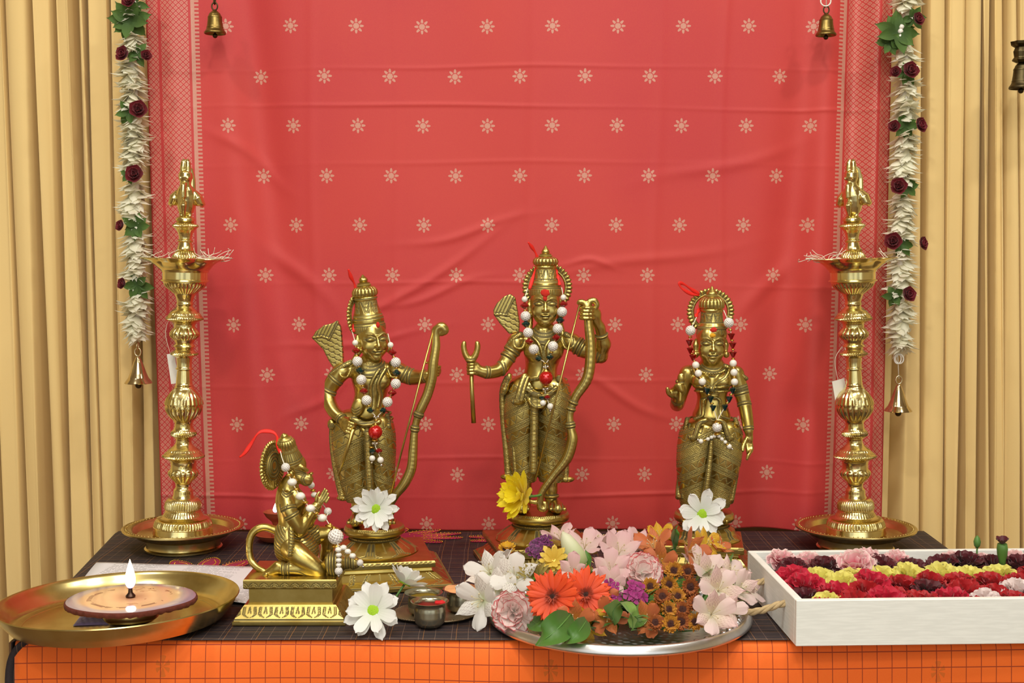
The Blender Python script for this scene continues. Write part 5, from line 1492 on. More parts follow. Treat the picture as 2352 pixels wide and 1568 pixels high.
# ================================================================== FLOWERS
def petal(b, ci, org, az, L, W, prof, e0=0.2, bend=0.0, n=6, m=5, cup=.2, ruf=0.0, rf=2.5, seed=0.0, twist=0.0, t0=0.0, mi=0):
    """one petal growing from shared vertex ci at org; e0 start elevation, bend change of elevation along it"""
    ca, sa = cos(az), sin(az); x = z = 0.0; rows = []
    o = len(b.v)
    for i in range(1, n + 1):
        t = 1 - (1 - i / n) ** 1.7; tp = 1 - (1 - (i - 1) / n) ** 1.7; e = e0 + bend * (t + tp) / 2; x += L * (t - tp) * cos(e); z += L * (t - tp) * sin(e)
        w = W * prof(t)
        for j in range(m):
            s = 2 * j / (m - 1) - 1
            y = s * w; dz = cup * w * s * s + ruf * t ** 2 * sin(rf * s * pi + seed)
            dx = ruf * .6 * t ** 2 * cos(rf * 1.7 * s * pi + seed * 2) - .10 * L * t ** 4 * s * s * (1 if ruf == 0 else (2.4 if ruf > L * .05 else .6))
            X, Z = x + dx * cos(e) - dz * sin(e), z + dx * sin(e) + dz * cos(e)
            Y = y + twist * t * dz
            k = len(b.v)
            b.v.append((org[0] + X * ca - Y * sa, org[1] + X * sa + Y * ca, org[2] + Z)); b.t.append(t0 + t * (1 - t0)); b.s[k] = s
    for j in range(m - 1):
        b.f.append((ci, o + j, o + j + 1)); b.m.append(mi)
    for i in range(n - 1):
        for j in range(m - 1):
            b.f.append((o + i * m + j, o + (i + 1) * m + j, o + (i + 1) * m + j + 1, o + i * m + j + 1)); b.m.append(mi)
def centre(b, p=(0, 0, 0)):
    b.v.append(p); b.t.append(0.0); return len(b.v) - 1
R_round = lambda t: (t ** .5) * max(.02, 1 - t ** 6) ** .5
R_point = lambda t: sin(pi * min(1, t * .93 + .02)) ** .8
R_fan = lambda t: .12 + .88 * t ** 1.1
R_spat = lambda t: (.30 + .7 * t) * max(.01, 1 - t ** 6) ** .5
R_lance = lambda t: max(0.02, sin(pi * t ** .8)) ** .9
def petal_mat(name, base, tip, mid=None, edge=None, rough=.55, trans=.3, streak=None, s0=.0, s1=1.0, sheen=.2):
    T = NT(name); t = T.attr('t'); s = T.attr('s')
    c = T.mix(t.step(s0, s1), base, tip)
    if mid: c = T.mix(((t - .5).abs() * -3 + 1).max(0.0), c, mid)
    if edge: c = T.mix(t.step(.82 if len(edge) == 3 else edge[3], .97 if len(edge) == 3 else edge[4]), c, edge[:3])
    if streak:
        ln = ((s * 4.5 + T.noise(260, 1) * .9).frac() < .17) * (t > .35) * (t < .8) * ((t * 6 + (s * 4.5).floor() * .37 + T.noise(180, 1)).frac() < .55)
        c = T.mix(ln * .85, c, streak)
    n = T.noise(90, 2)
    c = T.mix(n * .18, c, tip)
    v = (s * 14).sin() * .4
    sh = T.bsdf(c, rough, 0, T.bump(v, .12, .0006), Sheen_Weight=sheen, Subsurface_Weight=0.0)
    return T.done(T.translucent(sh, c, trans))
m_daisy = petal_mat('daisy_white', srgb(226, 230, 214), srgb(246, 246, 244), trans=.25)
m_green_eye = simple('daisy_eye', srgb(150, 190, 20), .7, 0, .3, 600)
m_yellow = petal_mat('chrysanth_yellow', srgb(240, 214, 10), srgb(254, 236, 24), trans=.4)
m_yellow_eye = simple('yellow_eye', srgb(206, 178, 20), .7, 0, .3, 600)
m_gerbera = petal_mat('gerbera_orange', srgb(214, 60, 16), srgb(240, 84, 26), trans=.2)
m_gerb_eye = simple('gerbera_eye', srgb(60, 26, 16), .8, 0, .5, 500)
m_gerb_ring = petal_mat('gerbera_ring', srgb(110, 40, 20), srgb(190, 70, 40), trans=.1)
m_al_white = petal_mat('lily_white', srgb(214, 222, 176), srgb(242, 238, 232), s1=.5, streak=srgb(110, 46, 50), trans=.35)
PLAIN_W = petal_mat('lily_white_plain', srgb(220, 226, 186), srgb(244, 240, 236), s1=.4, trans=.35)
PLAIN_B = petal_mat('lily_blush_plain', srgb(236, 230, 206), srgb(242, 216, 214), s1=.8, trans=.35)
PLAIN_O = petal_mat('lily_orange_plain', srgb(214, 140, 70), srgb(206, 112, 64), s1=.6, trans=.3)
m_al_pink = petal_mat('lily_pink', srgb(244, 228, 216), srgb(240, 198, 202), s1=.9, trans=.35)
m_al_blush = petal_mat('lily_blush', srgb(236, 226, 196), srgb(240, 208, 206), s1=.9, streak=srgb(140, 56, 66), trans=.35)
m_al_orange = petal_mat('lily_orange', srgb(222, 160, 50), srgb(206, 116, 60), s1=.6, streak=srgb(110, 50, 20), trans=.3)
m_al_yellow = petal_mat('lily_yellow', srgb(228, 186, 40), srgb(222, 170, 40), streak=srgb(110, 50, 20), trans=.3)
m_car_pink = petal_mat('carnation_pink', srgb(226, 60, 96), srgb(244, 190, 196), s0=.25, s1=.85, edge=(*srgb(250, 230, 226), .86, .98), trans=.3)
m_car_maroon = petal_mat('carnation_maroon', srgb(60, 6, 18), srgb(90, 10, 26), trans=.12)
m_car_yellow = petal_mat('carnation_yellow', srgb(206, 206, 90), srgb(244, 236, 130), trans=.3)
m_car_red = petal_mat('carnation_red', srgb(140, 10, 18), srgb(186, 18, 28), trans=.2)
m_car_crimson = petal_mat('carnation_crimson', srgb(150, 10, 36), srgb(206, 24, 60), trans=.2)
m_car_bi = petal_mat('carnation_bicolour', srgb(248, 238, 230), srgb(248, 226, 222), edge=(*srgb(206, 26, 50), .92, .985), trans=.4)
m_car_bi2 = petal_mat('carnation_whitered', srgb(206, 40, 70), srgb(246, 232, 230), s0=.3, s1=.75, trans=.3)
m_mum = petal_mat('button_mum', srgb(120, 54, 14), srgb(206, 140, 34), s0=.3, trans=.15)
m_mum2 = petal_mat('button_mum_dark', srgb(96, 40, 14), srgb(170, 90, 30), s0=.3, trans=.1)
m_mum_eye = simple('button_eye', srgb(60, 22, 12), .85, 0, .5, 700)
m_spider = petal_mat('green_mum', srgb(150, 160, 60), srgb(186, 166, 96), trans=.3)
m_spider_eye = simple('green_mum_eye', srgb(120, 160, 40), .7, 0, .5, 700)
m_butter = petal_mat('butter_daisy', srgb(216, 180, 60), srgb(242, 212, 96), trans=.3)
m_purple = petal_mat('sweet_william_purple', srgb(60, 10, 50), srgb(98, 24, 88), edge=(*srgb(150, 60, 130), .8, .98), trans=.15)
m_magenta = petal_mat('sweet_william_magenta', srgb(116, 12, 80), srgb(172, 40, 128), trans=.2)
m_leaf = petal_mat('leaf_green', srgb(60, 104, 34), srgb(86, 136, 50), rough=.4, trans=.25)
m_leaf2 = petal_mat('leaf_light', srgb(96, 140, 60), srgb(140, 176, 86), rough=.45, trans=.3)
m_leaf3 = petal_mat('leaf_fabric', srgb(50, 80, 24), srgb(84, 118, 44), rough=.7, trans=.2)
m_stem = simple('green_stem', srgb(86, 130, 60), .5, 0, .15, 80)
m_jasmine = petal_mat('jasmine_fabric', srgb(244, 238, 206), srgb(253, 252, 236), rough=.7, trans=.4)
m_rose = petal_mat('rose_fabric', srgb(84, 8, 18), srgb(122, 14, 30), rough=.6, trans=.1)
m_bud = petal_mat('white_bud', srgb(196, 210, 140), srgb(238, 238, 210), trans=.3)
def dome(b, r, h, bump=.08, nb=90, z=0.0, mi=0):
    pts = []
    g = pi * (3 - sqrt(5))
    for i in range(nb): 
        q = sqrt((i + .5) / nb); pts.append((q * cos(i * g), q * sin(i * g)))
    P = A3(pts)
    rows = []; T = []
    for i in range(13):
        q = i / 12; row = []
        for j in range(40):
            a = 2 * pi * j / 40; x, y = q * cos(a), q * sin(a)
            d = np.min(np.hypot(P[:, 0] - x, P[:, 1] - y)) * sqrt(nb)
            zz = h * sqrt(max(0, 1 - (q * .97) ** 2)) * (1 + bump * (1 - d * 1.6))
            row.append((x * r, y * r, z + zz)); T.append(1 - q)
        rows.append(row)
    b.grid(rows, mi, T, cu=True)
def face(o, d, roll=0.0):
    """turn local +Z of an object towards d"""
    q = Vector(d).normalized().to_track_quat('Z', 'Y'); o.rotation_euler = (q.to_matrix() @ Matrix.Rotation(roll, 3, 'Z')).to_euler()
    return o
def rayed(name, label, cat, R, layers, mat, eye=None, eye_r=.25, eye_h=.12, prof=R_round, wid=.2, cup=.12, seed=1, parts=(), n=7, m=5, stem=None):
    """daisy-like flower: layers = (count, length factor, elevation, bend)"""
    g = random.Random(seed)
    root = thing(name, label, cat)
    b = MB(); ci = centre(b)
    for li, (cnt, lf, e0, bend) in enumerate(layers):
        off = g.random() * 6
        for i in range(cnt):
            az = off + 2 * pi * i / cnt + g.uniform(-.09, .09)
            petal(b, ci, (0, 0, .0006 * li), az, R * lf * g.uniform(.9, 1.08), R * wid * g.uniform(.88, 1.12), prof, e0 + g.uniform(-.13, .13), bend + g.uniform(-.18, .18), n, m, cup * g.uniform(.2, 1.6), seed=g.random() * 6, ruf=R * .012, rf=1.5)
    obj('petals', b, mat, root, fix=False)
    if eye:
        b = MB(); dome(b, R * eye_r, R * eye_h, .14, 110, z=R * .01); obj('flower_eye', b, eye, root, fix=False)
    if stem:
        b = MB(); b.tube(spline([(0, 0, 0), (0, R * .1, -R * .5), (0, R * .2, -stem)], 8), R * .045, 8); obj('stem', b, m_stem, root)
    return root
def carnation(name, label, R, mat, seed=1, flat=1.0, cnt=(8, 8, 7, 5), cat='carnation'):
    g = random.Random(seed); root = thing(name, label, cat)
    b = MB(); ci = centre(b)
    for li, (c_, lf, e0, bend) in enumerate(zip(cnt, (1.0, .92, .8, .62), (.05, .45, .85, 1.2), (.15, .25, .25, .15))):
        for i in range(c_):
            az = li * .7 + 2 * pi * i / c_ + g.uniform(-.2, .2)
            petal(b, ci, (0, 0, 0), az, R * lf * g.uniform(.92, 1.06), R * .60 * g.uniform(.85, 1.15), R_fan, (e0 + g.uniform(-.2, .2)) * flat, bend + g.uniform(-.25, .25), 6, 13, .22, R * g.uniform(.07, .12), g.uniform(1.5, 2.4), g.random() * 6)
    obj('petals', b, mat, root, fix=False)
    b = MB(); b.lathe([(R * .10, -R * .55), (R * .17, -R * .45), (R * .18, -R * .1), (R * .24, R * .05)], 14); obj('calyx', b, m_stem, root)
    return root
m_stamen = simple('stamen', srgb(206, 190, 150), .6, 0, .1, 200)
PLAIN = {}
def lily(name, label, R, mat, seed=1, open_=.55, mat2=None, cat='lily'):
    g = random.Random(seed); root = thing(name, label, cat)
    b = MB(); ci = centre(b)
    for i in range(6):
        inner = i % 2
        petal(b, ci, (0, 0, 0), pi / 3 * i + g.uniform(-.12, .12), R * 1.15 * g.uniform(.9, 1.1), R * (.30 if inner else .42), R_spat if not inner else R_lance, open_ + .25 + g.uniform(-.15, .15), -.55 + g.uniform(-.3, .3), 8, 7, -.35 if inner else -.22, R * .03, 1.4, g.random() * 6, mi=0 if inner else 1)
    obj('petals', b, [mat, PLAIN.get(mat.name, mat)], root, fix=False)
    for i in range(5):
        a = 1.2 * i; b = MB()
        b.tube(spline([(0, 0, 0), (R * .12 * cos(a), R * .12 * sin(a), R * .4), (R * .24 * cos(a), R * .24 * sin(a), R * .48)], 7), R * .011, 5)
        b.ball((R * .24 * cos(a), R * .24 * sin(a), R * .49), (R * .03, R * .03, R * .05), 6, 5)
        obj('stamen', b, m_stamen, root)
    return root
def leaf(name, label, pts, W, mat=m_leaf, prof=R_lance, fold=.35, cat='leaf', roll=0.0, up=(0, 0, 1)):
    """leaf along world points pts"""
    P = [Vector(p) for p in spline([tuple(p) for p in pts], 14)]
    root = thing(name, label, cat, P[0]); b = MB(); rows = []; T = []; S_ = []
    for i, p in enumerate(P):
        d = (P[min(i + 1, 13)] - P[max(i - 1, 0)]).normalized(); s = d.cross(Vector(up)).normalized(); u = s.cross(d)
        s2 = s * cos(roll) + u * sin(roll); u2 = u * cos(roll) - s * sin(roll)
        w = W * max(.03, prof(i / 13)); row = []
        for j in range(9):
            q = j / 4 - 1
            row.append(p - P[0] + s2 * (q * w) + u2 * (fold * w * q * q + .04 * W * sin(i * 1.3 + 3 * q))); T.append(i / 13); S_.append(q)
        rows.append(row)
    o = b.grid(rows, 0, T)
    for i, q in enumerate(S_): b.s[o + i] = q
    ob = obj('blade', b, mat, root, fix=False)
    b = MB(); b.tube([p - P[0] + Vector((0, 0, -.0003)) for p in P], list(np.linspace(W * .07, W * .02, 14)), 6); obj('midrib', b, m_stem, root)
    return root
ORD = ['first', 'second', 'third', 'fourth', 'fifth', 'sixth', 'seventh', 'eighth', 'ninth', 'tenth', 'eleventh', 'twelfth']

PLAIN.update({'lily_white': PLAIN_W, 'lily_blush': PLAIN_B, 'lily_orange': PLAIN_O})
# ================================================================== GARLANDS, BELLS
m_pearl = simple('pearl', srgb(238, 232, 222), .18, 0, .04, 60, Coat_Weight=.5)
m_bell = brass('bell_brass', srgb(150, 128, 74), srgb(122, 100, 54), .32)
m_bell_dark = brass('dark_bronze', srgb(96, 84, 58), srgb(66, 56, 40), .4)
m_bell_bright = brass('bright_bell_brass', srgb(222, 206, 168), srgb(200, 182, 142), .1)
def whorl_mesh(seed):
    g = random.Random(seed); b = MB(); ci = centre(b)
    for i in range(13):
        az = 2 * pi * i / 13 + g.uniform(-.2, .2)
        petal(b, ci, (0, 0, 0), az, .0290 * g.uniform(.9, 1.1), .0072 * g.uniform(.85, 1.15), R_lance, g.uniform(.3, 1.15), g.uniform(-.6, .1), 5, 5, .3)
    return b
def rose(parent, p, R, d, seed):
    g = random.Random(seed); b = MB(); ci = centre(b)
    for li, (c_, lf, e0, bend) in enumerate(((5, 1.0, .1, .9), (4, .85, .6, .7), (3, .7, 1.0, .6), (3, .5, 1.3, .4))):
        for i in range(c_): petal(b, ci, (0, 0, 0), li * .5 + 2 * pi * i / c_ + g.uniform(-.2, .2), R * lf, R * .62 * lf ** .5, R_spat, e0, bend, 6, 7, .35)
    o = obj('rose', b, m_rose, parent, fix=False); o.location = p; face(o, d); return o
def leaf_cluster(parent, p, R, n, seed, d=(0, -1, 0)):
    g = random.Random(seed); b = MB(); ci = centre(b)
    for i in range(n): petal(b, ci, (0, 0, 0), 2 * pi * i / n + g.uniform(-.3, .3), R * g.uniform(.8, 1.1), R * .26, R_lance, g.uniform(-.2, .6), g.uniform(-.8, .1), 6, 5, .3)
    o = obj('leaf_cluster', b, m_leaf3, parent, fix=False); o.location = p; face(o, d); return o
YG = 1.915
WH = None
def garland(label, x0, x1, yend, sections, leaves, roses, pearls):
    """x at photo row 0 and at the bottom; sections = white stretches (row a, row b)"""
    global WH
    X = lambda py: lerp(x0, x1, py / yend)
    top = at_y(X(-160), -160, YG); root = thing('flower_garland', label, 'garland', top)
    L = lambda py, dx=0, dy=0: Vector(at_y(X(py) + dx, py, YG + dy)) - top
    b = MB(); b.tube([L(-160), L(yend - 25), L(yend - 10), L(yend)], [.0075, .0075, .0016, .0016], 12); obj('garland_cord', b, m_pearl, root)
    g = random.Random(hash(x0) % 1000)
    if WH is None: WH = [obj('white_blossom', whorl_mesh(i), m_jasmine, fix=False) for i in range(4)]; fresh = list(WH)
    else: fresh = []
    for a, e in sections:
        n = max(2, int(round((e - a) / 10.5)))
        for i in range(n):
            py = lerp(a - 6, e - 16, i / (n - 1))
            if py < -40: continue
            o = fresh.pop() if fresh else None
            if o is None: o = g.choice(WH).copy(); COL.objects.link(o)
            o.parent = root; o.location = L(py, g.uniform(-4, 4)); o.rotation_euler = (pi + g.uniform(-.3, .3), g.uniform(-.3, .3), g.uniform(0, 6)); o.scale = (1 * g.uniform(1.0, 1.15),) * 3
    for i, (py, dx, R, n) in enumerate(leaves): leaf_cluster(root, L(py, dx, -.012), R, n, i + int(x0))
    for i, (py, dx, R) in enumerate(roses): rose(root, L(py, dx, -.024), R, (dx * .02, -1, .25), i + int(x0))
    for (py, dx) in pearls:
        b = MB(); b.ball((0, 0, 0), .0042, 12, 8); o = obj('pearl_bead', b, m_pearl, root); o.location = L(py, dx, -.012)
    b = MB(); ci = centre(b)
    for i in range(7): petal(b, ci, (0, 0, 0), 2 * pi * i / 7, .017, .0035, R_lance, -.9, -.5, 5, 4, .4)
    o = obj('tassel', b, m_jasmine, root, fix=False); o.location = L(yend - 12)
    return root
garland('white flower garland hanging at the left beside the left lamp', 302, 314, 775,
        [(-40, -10), (26, 46), (78, 116), (138, 244), (268, 390), (416, 508), (534, 642), (668, 772)],
        [(48, -2, .036, 13), (8, 8, .022, 6), (124, 12, .022, 6), (258, -10, .022, 6), (402, -12, .018, 5), (521, 4, .026, 8), (654, 4, .026, 8)],
        [(4, -4, .014), (126, -18, .0150), (129, 30, .011), (254, 12, .0175), (402, 2, .0175), (519, -30, .011), (652, -28, .011)],
        [(24, -8), (34, -12), (44, -16), (24, 14), (34, 12), (44, 10), (16, 3)])
garland('white flower garland hanging at the right beside the right lamp', 2084, 2064, 800,
        [(-40, 26), (104, 152), (180, 274), (304, 418), (444, 546), (574, 668), (692, 798)],
        [(76, -22, .036, 12), (100, -40, .022, 6), (42, 14, .022, 6), (166, 2, .022, 6), (291, 2, .024, 8), (431, 10, .022, 6), (560, 0, .022, 6), (680, -14, .022, 6)],
        [(46, 22, .0130), (164, 8, .0165), (167, -22, .011), (289, 32, .0150), (292, -22, .012), (430, -10, .0165), (556, -18, .0170), (560, 44, .0135), (677, 16, .0150)],
        [(62, -12), (72, -14), (84, -14)])
def bell(name, label, px, ptop, prim, hw, Y, mat, flare='cone', lip=None, cord=None, loops=1, base_mat=None):
    """bell from photo row ptop (crown) to prim (rim), half width hw px"""
    k = ppm(Y); H = at_y(px, ptop, Y).z - at_y(px, prim, Y).z; W = hw * k
    p = at_y(px, prim, Y); root = thing(name, label, 'bell', p)
    if flare == 'cone': pr = [(1.0, 0), (1.02, .02), (.90, .10), (.74, .20), (.60, .36), (.47, .55), (.34, .74), (.20, .90), (.10, .97), (.02, 1.0)]
    else: pr = [(1.0, 0), (1.03, .03), (1.0, .08), (.86, .16), (.78, .24), (.80, .27), (.76, .30), (.70, .48), (.66, .66), (.68, .69), (.62, .73), (.50, .84), (.30, .92), (.24, .95), (.02, 1.0)]
    prof = refine([(r * W, z * H) for r, z in pr], .0012)
    b = MB(); inner = [(r * .9, max(0, z - .0012)) for r, z in prof if z < H * .8][::-1]
    tf = lambda th, i, r, z: 0.0
    b.lathe(inner + prof, 64, tf=tf, close=False); obj('bell_body', b, mat, root, angle=50)
    b = MB(); b.tube([(0, 0, H * .8), (0, 0, -H * .02)], W * .06, 8); b.ball((0, 0, -H * .06), W * .24, 14, 8, fn=lambda d: 1 - .1 * d.z); obj('clapper', b, m_bell_dark, root)
    zz = H
    for i in range(loops):
        b = MB(); r = W * (.30 if flare == 'cone' else .36)
        n = 20
        b.tube([(r * .75 * cos(a), 0, zz + r * .85 + r * sin(a)) for a in np.linspace(0, 2 * pi, n, endpoint=False)] if i % 2 == 0 else [(0, r * .75 * cos(a), zz + r * .85 + r * sin(a)) for a in np.linspace(0, 2 * pi, n, endpoint=False)], r * .2, 8, closed=True)
        obj('hanging_loop', b, base_mat or mat, root); zz += r * 1.5
    if cord:
        q = Vector(at_y(*cord, Y)) - p; b = MB(); b.tube([(0, 0, zz - .002), tuple(q)], .0007, 6); obj('cord', b, m_thread, root)
    return root
bell('hanging_bell', 'shiny cone-shaped bell under the left garland', 318, 816, 880, 31, YG - .002, m_bell_bright, 'cone', cord=(315, 770), loops=2)
bell('hanging_bell', 'shiny cone-shaped bell under the right garland', 2063, 880, 944, 31, YG - .002, m_bell_bright, 'cone', cord=(2061, 796), loops=1)
b = MB()
for (py, r, ox) in ((822, .0062, 0), (826, .0060, 2)):
    pass
rg = thing('plastic_ring', 'white plastic rings between the right garland and its bell', 'ring', at_y(2062, 824, YG - .004))
for dx, ry in ((0, .25), (.0028, -.4)):
    b = MB(); b.tube([(dx + .0058 * cos(a) * cos(ry), .0058 * cos(a) * sin(ry), .0072 * sin(a)) for a in np.linspace(0, 2 * pi, 24, endpoint=False)], .0011, 8, closed=True); obj('ring', b, m_pearl, rg)
bell('hanging_bell', 'small brass bell hanging at the top left of the silk', 494, 22, 78, 24, 1.90, m_bell, 'bell', loops=3, base_mat=m_bell_dark)
bell('hanging_bell', 'small brass bell hanging at the top right of the silk', 1897, 30, 82, 23, 1.90, m_bell, 'bell', loops=1, base_mat=m_bell_dark, cord=(1897, -100))
rg = thing('plastic_ring', 'white plastic ring holding the top right bell', 'ring', at_y(1897, 2, 1.896))
b = MB(); b.tube([(.0075 * cos(a), .001, .0075 * sin(a)) for a in np.linspace(0, 2 * pi, 24, endpoint=False)], .0011, 8, closed=True); obj('ring', b, m_pearl, rg)
r_ = bell('hanging_bell', 'dark bronze bell with an ornate top at the right edge of the picture', 2345, 140, 204, 26, 1.90, m_bell_dark, 'bell', loops=0)
k = ppm(1.90)
b = MB(); W_, H_ = 26 * k, 64 * k
b.lathe(refine([(W_ * .45, H_ * .92), (W_ * .8, H_ * 1.0), (W_ * .62, H_ * 1.1), (W_ * .7, H_ * 1.3), (W_ * .55, H_ * 1.45), (W_ * .9, H_ * 1.55), (W_ * .95, H_ * 1.65), (W_ * .3, H_ * 1.68)], .001), 40, flute=lambda th, i, r, z: r * (1 + .08 * cos(8 * th)))
obj('ornate_top', b, m_bell_dark, r_, angle=50)
# ================================================================== BEAD NECKLACES AND THREADS ON THE STATUES
m_ruby = simple('ruby_crystal', srgb(150, 10, 16), .06, 0, 0, 10, Transmission_Weight=.35, IOR=1.5, Coat_Weight=.6)
m_emerald = simple('green_crystal', srgb(10, 50, 46), .06, 0, 0, 10, Transmission_Weight=.3, IOR=1.5, Coat_Weight=.6)
m_foil = simple('red_foil_ball', srgb(196, 14, 16), .22, .35, .15, 300, Coat_Weight=.8)
m_gold = simple('gold_metal', srgb(222, 178, 84), .22, 1.0, .08, 200)
m_silver_b = simple('silver_bead_metal', srgb(214, 208, 200), .2, 1.0)
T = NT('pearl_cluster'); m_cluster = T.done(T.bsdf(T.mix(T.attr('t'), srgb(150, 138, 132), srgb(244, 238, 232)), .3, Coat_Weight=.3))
m_white_bead = simple('milky_glass', srgb(238, 232, 222), .15, 0, .03, 50, Coat_Weight=.6)
m_ribbon = simple('red_ribbon', srgb(228, 30, 16), .6, 0, .1, 200)
def cluster_mesh():
    g = pi * (3 - sqrt(5)); N = 90
    P = A3([(sqrt(1 - (1 - 2 * (i + .5) / N) ** 2) * cos(i * g), sqrt(1 - (1 - 2 * (i + .5) / N) ** 2) * sin(i * g), 1 - 2 * (i + .5) / N) for i in range(N)])
    b = MB(); st = {}
    def fn(d):
        a = math.acos(min(1, float(np.max(P @ A3(d))))); r0 = .19
        return .90 + .13 * sqrt(max(0, 1 - (a / r0) ** 2))
    b.ball((0, 0, 0), 1.0, 56, 30, fn=fn)
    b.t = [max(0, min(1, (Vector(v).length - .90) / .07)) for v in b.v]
    return b
PROTO = {}
def bead_data(kind):
    if kind in PROTO: return PROTO[kind]
    b = MB(); m = m_pearl
    if kind == 'pearl': b.ball((0, 0, 0), 1, 16, 10)
    elif kind == 'silver': b.ball((0, 0, 0), 1, 12, 8); m = m_silver_b
    elif kind == 'gold': b.lathe([(.2, -.55), (.9, -.4), (1.1, 0), (.9, .4), (.2, .55)], 14, flute=lambda th, i, r, z: r * (1 + .08 * cos(7 * th))); m = m_gold
    elif kind == 'cap': b.lathe([(1.0, -.5), (1.15, -.42), (.75, 0), (.25, .35), (.2, .5)], 20, flute=lambda th, i, r, z: r * (1 + .14 * cos(8 * th) * (i < 2))); m = m_gold
    elif kind in ('red', 'green'): b.lathe([(.25, -.8), (1.0, -.25), (1.08, 0), (1.0, .25), (.25, .8)], 8); m = m_ruby if kind == 'red' else m_emerald
    elif kind in ('redcone', 'greencone'): b.lathe([(.25, -1.0), (1.0, .45), (1.05, .6), (.5, .8)], 8); m = m_ruby if 'red' in kind else m_emerald
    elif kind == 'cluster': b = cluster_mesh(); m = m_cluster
    elif kind == 'foil': b.ball((0, 0, 0), 1, 28, 18); m = m_foil
    elif kind == 'white': b.ball((0, 0, 0), (1.15, 1.15, .92), 20, 12, fn=lambda d: 1 + .03 * cos(9 * atan2(d.y, d.x))); m = m_white_bead
    nm = {'pearl': 'pearl_bead', 'silver': 'silver_bead', 'gold': 'gold_spacer', 'cap': 'bead_cap', 'red': 'red_crystal', 'green': 'green_crystal', 'redcone': 'red_crystal', 'greencone': 'green_crystal', 'cluster': 'pearl_cluster', 'foil': 'red_ball', 'white': 'white_bead'}[kind]
    o = obj(nm, b, m, None, smooth=kind not in ('red', 'green', 'redcone', 'greencone')); me = o.data
    PROTO[kind] = (nm, me); bpy.data.objects.remove(o); return PROTO[kind]
def necklace(S, label, beads, strands, name='bead_necklace'):
    """beads: (kind, x, y, radius px, dy); strands: point lists for the thread"""
    root = thing(name, label, 'necklace', tuple(S.base + S(beads[0][1], beads[0][2], beads[0][4])))
    o0 = A3(root.location)
    for (kind, x, y, r, dy) in beads:
        nm, me = bead_data(kind); o = bpy.data.objects.new(nm, me); COL.objects.link(o); o.parent = root
        p = S.base + S(x, y, dy) - o0; o.location = tuple(p); o.scale = (r * S.k,) * 3
        if kind in ('cap', 'cluster'): o.rotation_euler = (.2, .1, x * .3)
    for st in strands:
        b = MB(); b.tube(spline([tuple(S.base + S(*q) - o0) for q in st], 30), .0006, 6); obj('bead_string', b, m_thread, root)
    return root
def chain_beads(items, spacer='gold', r=4.2):
    """adds small gold spacers half-way between neighbouring beads"""
    out = []
    for a, b_ in zip(items, items[1:]):
        out.append(a); d = math.hypot(a[1] - b_[1], a[2] - b_[2]); f = (a[3] + (d - a[3] - b_[3]) / 2) / d
        out.append((spacer, lerp(a[1], b_[1], f), lerp(a[2], b_[2], f), min(r, max(2.5, (d - a[3] - b_[3]) / 2 + 2)), lerp(a[4], b_[4], f)))
    return out + [items[-1]]
def ribbon(S, label, pts, w, wide=None):
    P = [S.base + S(*p) for p in pts]; root = thing('red_ribbon', label, 'ribbon', tuple(P[0]))
    b = MB(); Q = spline([tuple(p - P[0]) for p in P], 36)
    b.tube(Q, [w * S.k * (1 + .35 * sin(i * .5)) for i in range(36)], 8, flat=.35); obj('ribbon', b, m_ribbon, root); return root
# centre statue
S = RAMA; d = -.034
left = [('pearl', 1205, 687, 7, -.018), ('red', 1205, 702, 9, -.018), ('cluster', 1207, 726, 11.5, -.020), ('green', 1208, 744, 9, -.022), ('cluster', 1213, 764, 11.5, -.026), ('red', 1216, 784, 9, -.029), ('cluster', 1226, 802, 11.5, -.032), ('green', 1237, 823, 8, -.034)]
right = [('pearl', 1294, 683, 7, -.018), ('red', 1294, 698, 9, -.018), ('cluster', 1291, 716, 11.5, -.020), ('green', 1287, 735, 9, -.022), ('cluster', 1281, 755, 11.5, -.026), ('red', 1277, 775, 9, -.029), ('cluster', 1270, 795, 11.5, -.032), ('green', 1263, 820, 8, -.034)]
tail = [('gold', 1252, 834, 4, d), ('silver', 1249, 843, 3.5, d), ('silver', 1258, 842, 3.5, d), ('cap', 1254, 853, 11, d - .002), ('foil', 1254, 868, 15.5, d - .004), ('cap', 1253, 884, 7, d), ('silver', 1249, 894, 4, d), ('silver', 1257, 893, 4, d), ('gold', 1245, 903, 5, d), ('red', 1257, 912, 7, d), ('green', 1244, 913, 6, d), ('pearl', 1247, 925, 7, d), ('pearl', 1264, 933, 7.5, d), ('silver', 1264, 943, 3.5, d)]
necklace(S, 'pearl and red bead necklace with a red ball, on the central statue', chain_beads(left) + chain_beads(right) + tail, [[(1212, 662, -.014)] + [(b_[1], b_[2], b_[4]) for b_ in left] + [(1252, 834, d), (1254, 868, d), (1252, 900, d), (1262, 930, d)], [(1290, 660, -.014)] + [(b_[1], b_[2], b_[4]) for b_ in right] + [(1253, 836, d)]])
ribbon(S, 'red ribbon tied behind the crown of the central statue', [(1216, 664, -.014), (1226, 630, -.004), (1234, 600, .012), (1231, 583, .012), (1222, 568, .008), (1213, 556, .004)], 3.2)
ribbon(S, 'red ribbon beside the crown of the central statue, right side', [(1286, 655, -.012), (1281, 634, -.004), (1276, 616, .006)], 3.0)
